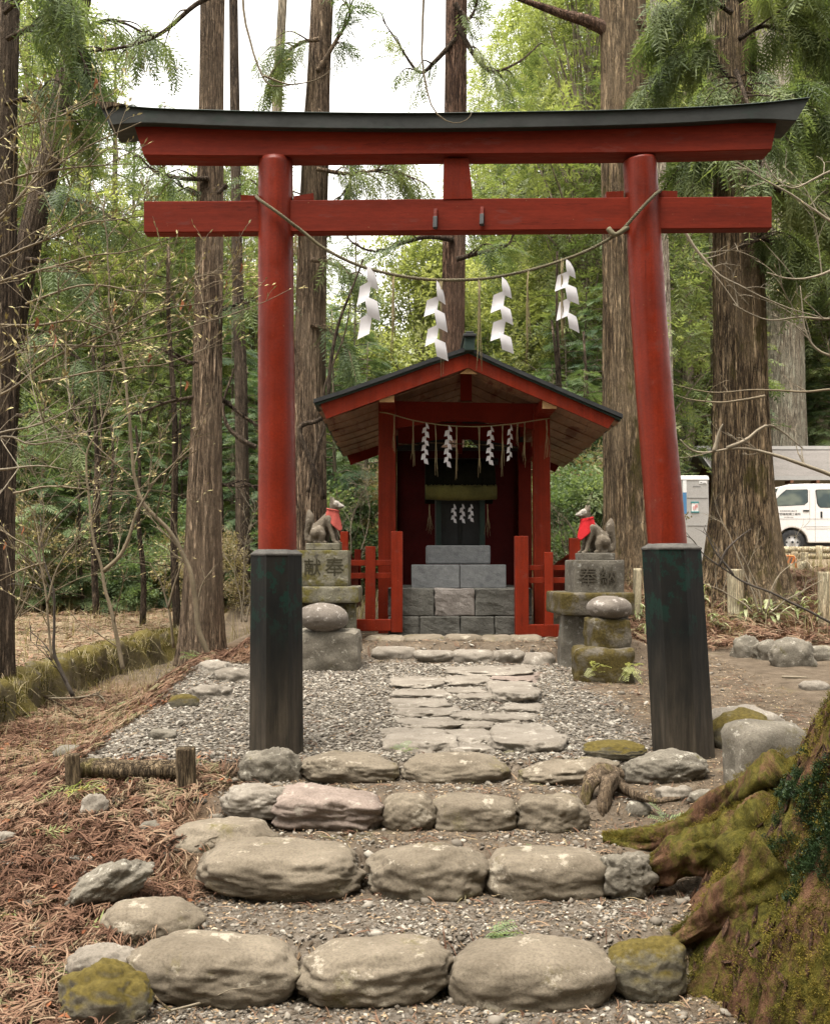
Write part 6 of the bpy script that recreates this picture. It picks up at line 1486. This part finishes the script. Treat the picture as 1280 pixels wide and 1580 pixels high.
twiggy('forked thin sapling left of the straight cedar', [[(268, 1000), (262, 940), (250, 900), (232, 870)], [(262, 940), (275, 880), (285, 840)]], 13.5, .02, TWIG, 11, den=4, L1=(.2, .7), bud=.2, name='sapling', cat='sapling')
TG = 'bare branches at the right'
twiggy('thick pale bare branch crossing the grey roof at the right', [[(1330, 758), (1280, 734), (1230, 715), (1182, 697), (1150, 693), (1090, 697), (1062, 690), (1046, 676)], [(1100, 697), (1108, 670), (1116, 655)], [(1120, 694), (1150, 680), (1180, 655), (1210, 665), (1240, 690)]], 9.0, .021, TWIG_P, 20, 'bare_branch', 'branch', TG, L1=(.15, .45), den=3.5, bud=0)
twiggy('long bare branch pair in front of the massive ridged cedar', [[(1340, 604), (1280, 601), (1220, 604), (1160, 601), (1100, 605), (1042, 592)], [(1180, 610), (1140, 618), (1110, 622), (1068, 618), (1045, 610)]], 9.6, .014, TWIG, 21, 'bare_branch', 'branch', TG, L1=(.15, .4), den=2, bud=0)
twiggy('upper bare branches in front of the right cedars', [[(1340, 300), (1290, 345), (1220, 300), (1160, 265), (1128, 248)], [(1340, 260), (1280, 262), (1220, 290), (1180, 250)], [(1340, 480), (1290, 492), (1230, 488), (1180, 492), (1130, 470)], [(1340, 560), (1270, 545), (1240, 500), (1235, 440)], [(1045, 345), (1075, 385), (1105, 420), (1140, 440), (1200, 470), (1290, 495)], [(1300, 410), (1240, 430), (1180, 420)]], 9.8, .016, TWIG_P, 22, 'bare_branch', 'branch', TG, L1=(.2, .7), den=4, bud=.1)
twiggy('dark bare twig with forks beside the right torii sleeve', [[(1320, 985), (1250, 945), (1180, 910), (1130, 888), (1094, 858), (1070, 833), (1052, 826)], [(1110, 872), (1118, 848), (1140, 830), (1160, 815)], [(1130, 888), (1105, 850), (1088, 815)]], 11.0, .016, TWIG_D, 23, 'bare_branch', 'branch', TG, L1=(.15, .5), den=3, bud=0)
twiggy('thin bare shrub in front of the massive ridged cedar base', [[(1170, 945), (1150, 890), (1125, 830), (1113, 805)], [(1175, 945), (1165, 900), (1140, 850)], [(1180, 945), (1200, 890), (1240, 860)], [(1160, 945), (1120, 915), (1085, 900)], [(1185, 945), (1230, 915), (1280, 890)]], 13.2, .012, TWIG_P, 24, 'bare_shrub', 'shrub', None, L1=(.2, .6), den=5, bud=.05)
twiggy('dangling bare twig hanging in front of the torii top beam', [[(655, -30), (654, 20), (652, 60), (651, 100), (658, 140), (672, 170), (690, 186), (708, 189), (722, 183), (727, 174)]], 6.2, .008, TWIG, 25, 'hanging_twig', 'twig', None, den=0, bud=0)
twiggy('arching bare branches high at the left of the gate', [[(375, -20), (380, 40), (400, 100), (418, 130), (470, 125), (505, 112), (517, 100)], [(408, 115), (440, 128), (460, 128)]], 8.0, .011, TWIG, 26, 'bare_branch', 'branch', None, den=1, L1=(.1, .3), bud=.1)
twiggy('dry pale brush behind the right red fence', [[(880, 900), (890, 850), (880, 810), (850, 780)], [(885, 900), (870, 850), (862, 800)], [(880, 900), (905, 850), (915, 800)], [(870, 900), (850, 850), (840, 800)]], 17.5, .016, TWIG_P, 27, L1=(.3, .9), den=7, bud=.15)
twiggy('dry pale brush between the left fox and the shrine', [[(545, 880), (540, 820), (555, 770), (575, 740)], [(550, 880), (565, 820), (570, 780)], [(545, 880), (525, 830), (515, 790)]], 17.8, .014, TWIG_P, 28, L1=(.3, .9), den=7, bud=.15)
twiggy('dry pale brush beside the left torii sleeve', [[(372, 960), (376, 890), (380, 830), (395, 790)], [(378, 960), (365, 900), (360, 850)], [(380, 960), (400, 880), (430, 830)]], 18.0, .014, TWIG_P, 29, L1=(.3, .9), den=8, bud=.15)

# unseen screen of trunkless fronds behind the viewer, added to shade what faces it
n = 9000; P = np.stack([rng.uniform(-22, 22, n), rng.uniform(-14, -6.5, n), rng.uniform(.5, 22, n)], 1); P[:, 1] -= .02*P[:, 0]**2
V, Fc, t = fronds(P, rng.normal(0, 1, (n, 3)), rng.uniform(.9, 1.6, n), 'clump', rng.random(n)); tag(obj('forest', V, Fc, L_CEDAR, org=(0, -10, 0), smooth=False, attr=t), 'unseen cedar foliage screen behind the viewer, added to shade the clearing', 'forest', kind='stuff')

# thin cascade glimpsed between the straight cedar and the left torii sleeve
wf = thing('waterfall', at(376, 930, 24), 'thin white cascade glimpsed left of the torii sleeve', 'waterfall')
WATER = m_paint('falling_water', (.62, .63, .64), .7, .4, (1, 1, .06))
m = MB()
for k in range(7):
    x = 366+k*3.2; a_ = at(x, 846+random.uniform(-4, 14), 24.6+random.uniform(-.1, .1)); b_ = at(x+random.uniform(-5, 5), 936, 24.0)
    m.tube(spline([a_, a_.lerp(b_, .3)+Vector((random.uniform(-.04, .04), -.05, 0)), a_.lerp(b_, .7)+Vector((random.uniform(-.06, .06), -.02, 0)), b_], 20), lerp_list([.02, .05, .035, .06], 20), 7, fn=lambda u, a, p: 1+.4*noise.noise(p*7))
m.build('water', WATER, wf, smooth=True)
rock_mesh('rock_face', at(374, 895, 25.0), (1.4, 1.0, 1.9), GREYROCK, 77, rough=.25, parent=wf)
# ---------------------------------------------------------------- parking place: van, shelter, booth, rails
YV = 28.0
def seam(m, a, b, y, w=.012): m.span(Vector((a[0], y, a[1])), Vector((b[0], y, b[1])), w, .004)
def van():
    z0 = at(0, 856, YV).z; s = sp(YV); p2 = lambda x, y: (at(x, y, YV).x, at(x, y, YV).z)
    t = thing('white_van', (at(1260, 856, YV).x, YV+.85, z0), 'white delivery van parked behind the massive ridged cedar, with black lettering on its door', 'van')
    x0 = p2(1222.4, 835)[0]; L = 4.6; wz = z0+.35; xr = p2(1187, 800)[0]; xe = xr+L
    arch = lambda cx: [(cx+.43*math.cos(a), wz-.02+.43*math.sin(a)) for a in np.linspace(math.pi, 0, 15)]
    x2 = xr+3.55
    pr_ = [p2(1195, 840), p2(1189.5, 815), p2(1187.5, 790), p2(1188, 781), p2(1201.5, 753), p2(1207, 749.5), p2(1218, 747.2), p2(1240, 746.2)]
    outline = pr_+[(xe-.25, pr_[-1][1]), (xe, pr_[-1][1]-.15), (xe+.05, z0+.9), (xe, z0+.33)]+[(q_[0], q_[1]) for q_ in arch(x2)][::-1]+[(q_[0], q_[1]) for q_ in arch(x0)][::-1]
    m = MB(); m.prism(outline, YV, YV+1.68); m.build('body', VANW, t, bev=.035)
    m = MB(); m.box(((xr+xe)/2, YV+.84, z0+.42), (L-.3, 1.5, .3)); m.build('underbody', RUBBER, t)
    for cx in (x0, x2):
        for yy in (YV+.02, YV+1.46):
            ax = [Vector((cx, yy, wz)), Vector((cx, yy+.19, wz))]
            m = MB(); prof = [(.19, 0), (.31, .0), (.345, .03), (.35, .1), (.345, .16), (.31, .19), (.19, .19)]; n = 36
            m.loft([[Vector((cx+r*math.cos(a), yy+d, wz+r*math.sin(a))) for a in np.linspace(0, 2*math.pi, n, endpoint=False)] for r, d in prof], cap=False); w_ = m.build('wheel', RUBBER, t, smooth=True)
            m = MB(); rings = [[Vector((cx+r*math.cos(a), yy+d, wz+r*math.sin(a))) for a in np.linspace(0, 2*math.pi, n, endpoint=False)] for r, d in ((.215, -.004), (.20, .015), (.12, .03), (.07, .0), (.0001, -.005))]
            m.loft(rings, cap=False); o = m.build('rim', SILVER, w_, smooth=True)
            m = MB()
            for k in range(6):
                a = k*math.pi/3; m.tube([Vector((cx+.155*math.cos(a), yy+.010, wz+.155*math.sin(a))), Vector((cx+.155*math.cos(a), yy+.03, wz+.155*math.sin(a)))], .026, 10)
            m.tube([Vector((cx, yy-.008, wz)), Vector((cx, yy+.02, wz))], .035, 12); m.build('rim_holes', RUBBER, o)
    def win(name, px, y=YV-.006, mat=GLASS, rim=True):
        P = [p2(*q_) for q_ in px]; c = (sum(p[0] for p in P)/len(P), sum(p[1] for p in P)/len(P))
        m = MB(); m.prism([(c[0]+(p[0]-c[0])*.96, c[1]+(p[1]-c[1])*.94) for p in P], YV-.006, YV+.004); o = m.build(name, mat, t)
        m = MB(); m.prism(P, YV-.004, YV+.004); m.build('seal', RUBBER, o)
    Z = lambda x, y: (1170+x/11.64, 730+y/11.64)
    win('window', [Z(215, 600), Z(300, 480), Z(400, 375), Z(490, 300), Z(870, 290), Z(885, 310), Z(885, 520), Z(820, 572), Z(500, 590)])
    win('window', [Z(1020, 320), Z(1035, 295), Z(1900, 285), Z(1920, 310), Z(1920, 600), Z(1900, 622), Z(1110, 622), Z(1070, 595), Z(1045, 540)])
    m = MB(); a, b, c, d = Z(188, 470), Z(345, 275), Z(372, 272), Z(215, 500); m.prism([p2(*q_) for q_ in (a, b, c, d)], YV+.08, YV+1.6); m.build('windscreen', GLASS, t)
    m = MB()
    for a, b in ((Z(230, 822), Z(1900, 822)), (Z(1015, 300), Z(1015, 1235)), (Z(915, 300), Z(918, 850)), (Z(918, 850), Z(800, 985)), (Z(250, 1005), Z(390, 1005)), (Z(850, 1000), Z(1900, 1000)), (Z(820, 960), Z(1900, 960))): seam(m, p2(*a), p2(*b), YV-.001)
    m.build('panel_seams', INKG, t)
    for q_, sz in ((Z(850, 675), (.17, .04)), (Z(1125, 745), (.05, .17))):
        p = p2(*q_); m = MB(); m.box((p[0], YV-.01, p[1]), (sz[0], .03, sz[1]), None, .01); m.build('door_handle', RUBBER, t)
    for txt, (x, y), size, sx in (('日光市安川町七番三号', (535, 682), .046, 1.0), ('狩野美粧園工業所', (540, 740), .076, 1.05), ('TEL 0288-54-0567', (540, 792), .034, 1.0)):
        p = p2(*Z(x, y)); glyph(txt, (p[0], YV-.004, p[1]), size*1.05, INK, t, 'lettering', .001, sx=sx)
    m = MB(); m.tube([Vector((*p2(*Z(205, 360)),)).to_3d() if False else Vector((p2(*Z(205, 360))[0], YV+.2, p2(*Z(205, 360))[1])), Vector((p2(*Z(315, 215))[0], YV+.2, p2(*Z(315, 215))[1]))], .008, 5); m.build('aerial', SILVER, t)
    return t
van()
# shelter with shingle roof
YS = 35.0
def shelter():
    a = at(1094, 697, YS); e = at(1100, 739, YS-2.2); ridge_z = at(0, 694, YS).z; z0 = gz(12, YS)-.2; xl_ = at(1089, 700, YS).x; xr_ = xl_+11
    t = thing('shelter', (xl_+5, YS, z0), 'long low building with a grey shingled roof and cream wall behind the van', 'building')
    eave_z = at(0, 737, YS-2.3).z
    m = MB(); n = 22
    for k in range(n):
        u0, u1 = k/n, (k+1)/n
        y0, y1 = YS-2.3+2.3*u0, YS-2.3+2.3*u1+.03; za = eave_z+(ridge_z-eave_z)*u0; zb_ = eave_z+(ridge_z-eave_z)*u1
        m.add([(xl_-.35, y0, za+.06), (xr_, y0, za+.06), (xr_, y1, zb_+.012), (xl_-.35, y1, zb_+.012), (xl_-.35, y0, za), (xr_, y0, za)], [(0, 1, 2, 3), (4, 5, 1, 0)])
    m.add([(xl_-.35, YS, ridge_z), (xr_, YS, ridge_z), (xr_, YS+2.3, eave_z), (xl_-.35, YS+2.3, eave_z)], [(0, 1, 2, 3)])
    m.add([(xl_-.35, YS-2.28, eave_z-.03), (xr_, YS-2.28, eave_z-.03), (xr_, YS, ridge_z-.06), (xl_-.35, YS, ridge_z-.06)], [(0, 1, 2, 3)])
    r_ = m.build('roof', ROOFT, t)
    m = MB(); m.box(((xl_+xr_)/2-.17, YS, ridge_z+.06), (xr_-xl_+.4, .3, .12)); m.build('ridge', GREYPL, r_)
    m = MB(); m.box(((xl_+xr_)/2-.17, YS-2.33, eave_z-.02), (xr_-xl_+.35, .04, .12)); m.build('fascia', GREYPL, r_)
    for sg in (-1, 1):
        m = MB(); m.span((xl_-.38, YS, ridge_z+.02), (xl_-.38, YS+sg*2.35, eave_z), .05, .20); m.build('bargeboard', GREYPL, r_)
    m = MB(); m.box(((xl_+xr_)/2+.9, YS-1.2, (z0+eave_z)/2+.1), (xr_-xl_-2, .15, eave_z-z0+.2)); m.build('wall', CREAMW, t)
    m = MB(); m.prism([(0, 0)], 0, 1) if False else None
    V = [(xl_+.1, YS-1.9, eave_z+.1), (xl_+.1, YS+1.9, eave_z+.1), (xl_+.1, YS, ridge_z-.1), (xl_+.16, YS-1.9, eave_z+.1), (xl_+.16, YS+1.9, eave_z+.1), (xl_+.16, YS, ridge_z-.1)]
    m = MB(); m.add(V, [(0, 1, 2), (3, 5, 4), (0, 3, 4, 1), (1, 4, 5, 2), (2, 5, 3, 0)]); m.build('gable', BROWNW, t)
    m = MB(); m.box((xl_+.9, YS+.1, (z0+eave_z)/2), (1.6, 2.8, eave_z-z0)); m.build('timber_wall', BROWNW, t)
    for k in range(11):
        m = MB(); m.box((xl_+.4+k*.85, YS-2.1, eave_z-.13), (.10, .5, .09)); m.build('rafter_end', BROWNW, r_)
    for k in range(3):
        m = MB(); m.box((xl_-.1, YS-1.8+1.8*k, eave_z-.05-.0*k), (.5, .12, .14)); m.build('beam_end', BROWNW, t)
shelter()
# grey booth
YBo = 22.0; a = at(1046, 862, YBo); b = at(1093, 741, YBo); zb0 = gz(a.x, YBo)
bo = thing('grey_booth', ((a.x+b.x)/2, YBo+.5, zb0), 'grey plastic portable booth with a small poster behind the right torii pillar', 'booth')
m = MB(); m.box(((a.x+b.x)/2-.1, YBo+.55, (zb0+b.z)/2), (b.x-a.x+.2, 1.1, b.z-zb0), None, .03); m.build('shell', GREYPL, bo)
m = MB(); m.box(((a.x+b.x)/2-.1, YBo+.55, b.z+.05), (b.x-a.x+.24, 1.14, .11), None, .04, taper=(.96, .96)); m.build('roof', WHITEP, bo)
Zb = lambda x, y: at(1040+x/11.29, 720+y/11.29, YBo)
def panel(name, x0, x1, y0, y1, mat, par, d=.004):
    p, q = Zb(x0, y1), Zb(x1, y0); m = MB(); m.box(((p.x+q.x)/2, YBo-d/2, (p.z+q.z)/2), (q.x-p.x, d+.004, q.z-p.z)); return m.build(name, mat, par)
panel('blue_door', 150, 208, 450, 820, BLUEP, bo); panel('pale_door', 150, 208, 230, 448, WHITEP, bo)
for y in (205, 545, 1030): panel('rib', 220, 585, y-3, y+3, INKG, bo, .006)
st_ = panel('sticker', 430, 560, 248, 302, WHITEP, bo, .006); panel('print', 450, 480, 268, 282, INKG, st_, .012); panel('print', 490, 545, 280, 290, INKG, st_, .012)
po = panel('poster', 302, 412, 632, 780, WHITEP, bo, .006); panel('poster_band', 288, 422, 610, 633, TEAL, po, .012); panel('poster_band', 288, 430, 780, 800, TEAL, po, .012)
for x0, x1, y0, y1 in ((330, 342, 690, 750), (360, 372, 665, 745), (384, 396, 655, 715)): panel('poster_print', x0, x1, y0, y1, PINK, po, .016)
for k in range(6): panel('faint_mark', 325+k*22, 340+k*22, 335, 355, INKG, bo, .003)
# timber rail and posts
YR2 = 25.0
rl = thing('log_rail', at(1240, 862, YR2), 'low timber log rail in front of the van', 'rail')
for y, r in ((848, .075), (857.5, .075), (866, .065)):
    logm([at(1186, y-.5, YR2), at(1240, y, YR2), at(1330, y+1, YR2)], r, 12, 14, .06).build('rail', WOOD, rl, smooth=True)
for x, y0 in ((1194, 842), (1263.5, 842), (1225, 851)):
    logm([at(x, 885, YR2-.1), at(x, y0, YR2-.1)], .085, 12, 8, .06).build('post', WOOD, rl, smooth=True)
def stake(label, x0, x1, yt, yb, D, mat=WOOD, name='timber_stake', lean=0, cat='stake'):
    p = at((x0+x1)/2, yb, D); zb_ = min(p.z, gz(p.x, D)-.1); q = at((x0+x1)/2+lean, yt, D)
    m = logm([Vector((p.x, D, zb_)), Vector(((p.x+q.x)/2, D, (zb_+q.z)/2)), q], (x1-x0)/2/sp(D), 18, 16, .08); return tag(m.build(name, mat, smooth=True), label, cat)
stake('weathered square-cut stake in front of the massive ridged cedar', 1122, 1146, 878, 945, 15.0)
stake('thick pale timber post at the right picture edge', 1262, 1290, 882, 955, 14.6)
stake('short pale stake between the right fox pedestal and the torii', 976, 989, 877, 925, 14.8)
stake('thin stake beside the orange barrier', 1203, 1213, 857, 905, 18.5); stake('stubby stake under the log rail', 1234, 1246, 852, 900, 19.5)
for lab, p0, p1 in (('left strut of the stick tripod on the bank', (1222, 905), (1240, 868)), ('right strut of the stick tripod on the bank', (1264, 898), (1240, 866))):
    m = logm([at(*p0, 18.0), at((p0[0]+p1[0])/2, (p0[1]+p1[1])/2, 18.0), at(*p1, 18.0)], .055, 10, 8, .1); tag(m.build('prop_stick', WOOD, smooth=True), lab, 'stick')
# small orange barrier
YO = 20.5; ob_ = thing('orange_barrier', at(1217, 895, YO), 'small orange and black striped barrier behind the thin stake', 'barrier')
a, b = at(1207, 895, YO), at(1227, 858, YO); m = MB(); r = .02
m.tube([Vector((a.x, YO, a.z)), Vector((a.x, YO+.03, b.z-.04)), Vector((a.x+.04, YO+.03, b.z)), Vector((b.x-.04, YO+.03, b.z)), Vector((b.x, YO+.03, b.z-.04)), Vector((b.x+.03, YO, a.z))], r, 8); m.build('frame', ORANGE, ob_, smooth=True)
bd = MB(); bd.box(((a.x+b.x)/2, YO+.03, b.z-.09), (b.x-a.x-.02, .02, .12)); bo2 = bd.build('board', ORANGE, ob_)
m = MB()
for k in range(3):
    x = a.x+.06+k*.085; m.add([(x, YO+.016, b.z-.145), (x+.04, YO+.016, b.z-.145), (x+.075, YO+.016, b.z-.035), (x+.035, YO+.016, b.z-.035)], [(0, 1, 2, 3)])
m.build('stripes', INK, bo2)
# white water of a distant fall glimpsed left of the torii sleeve
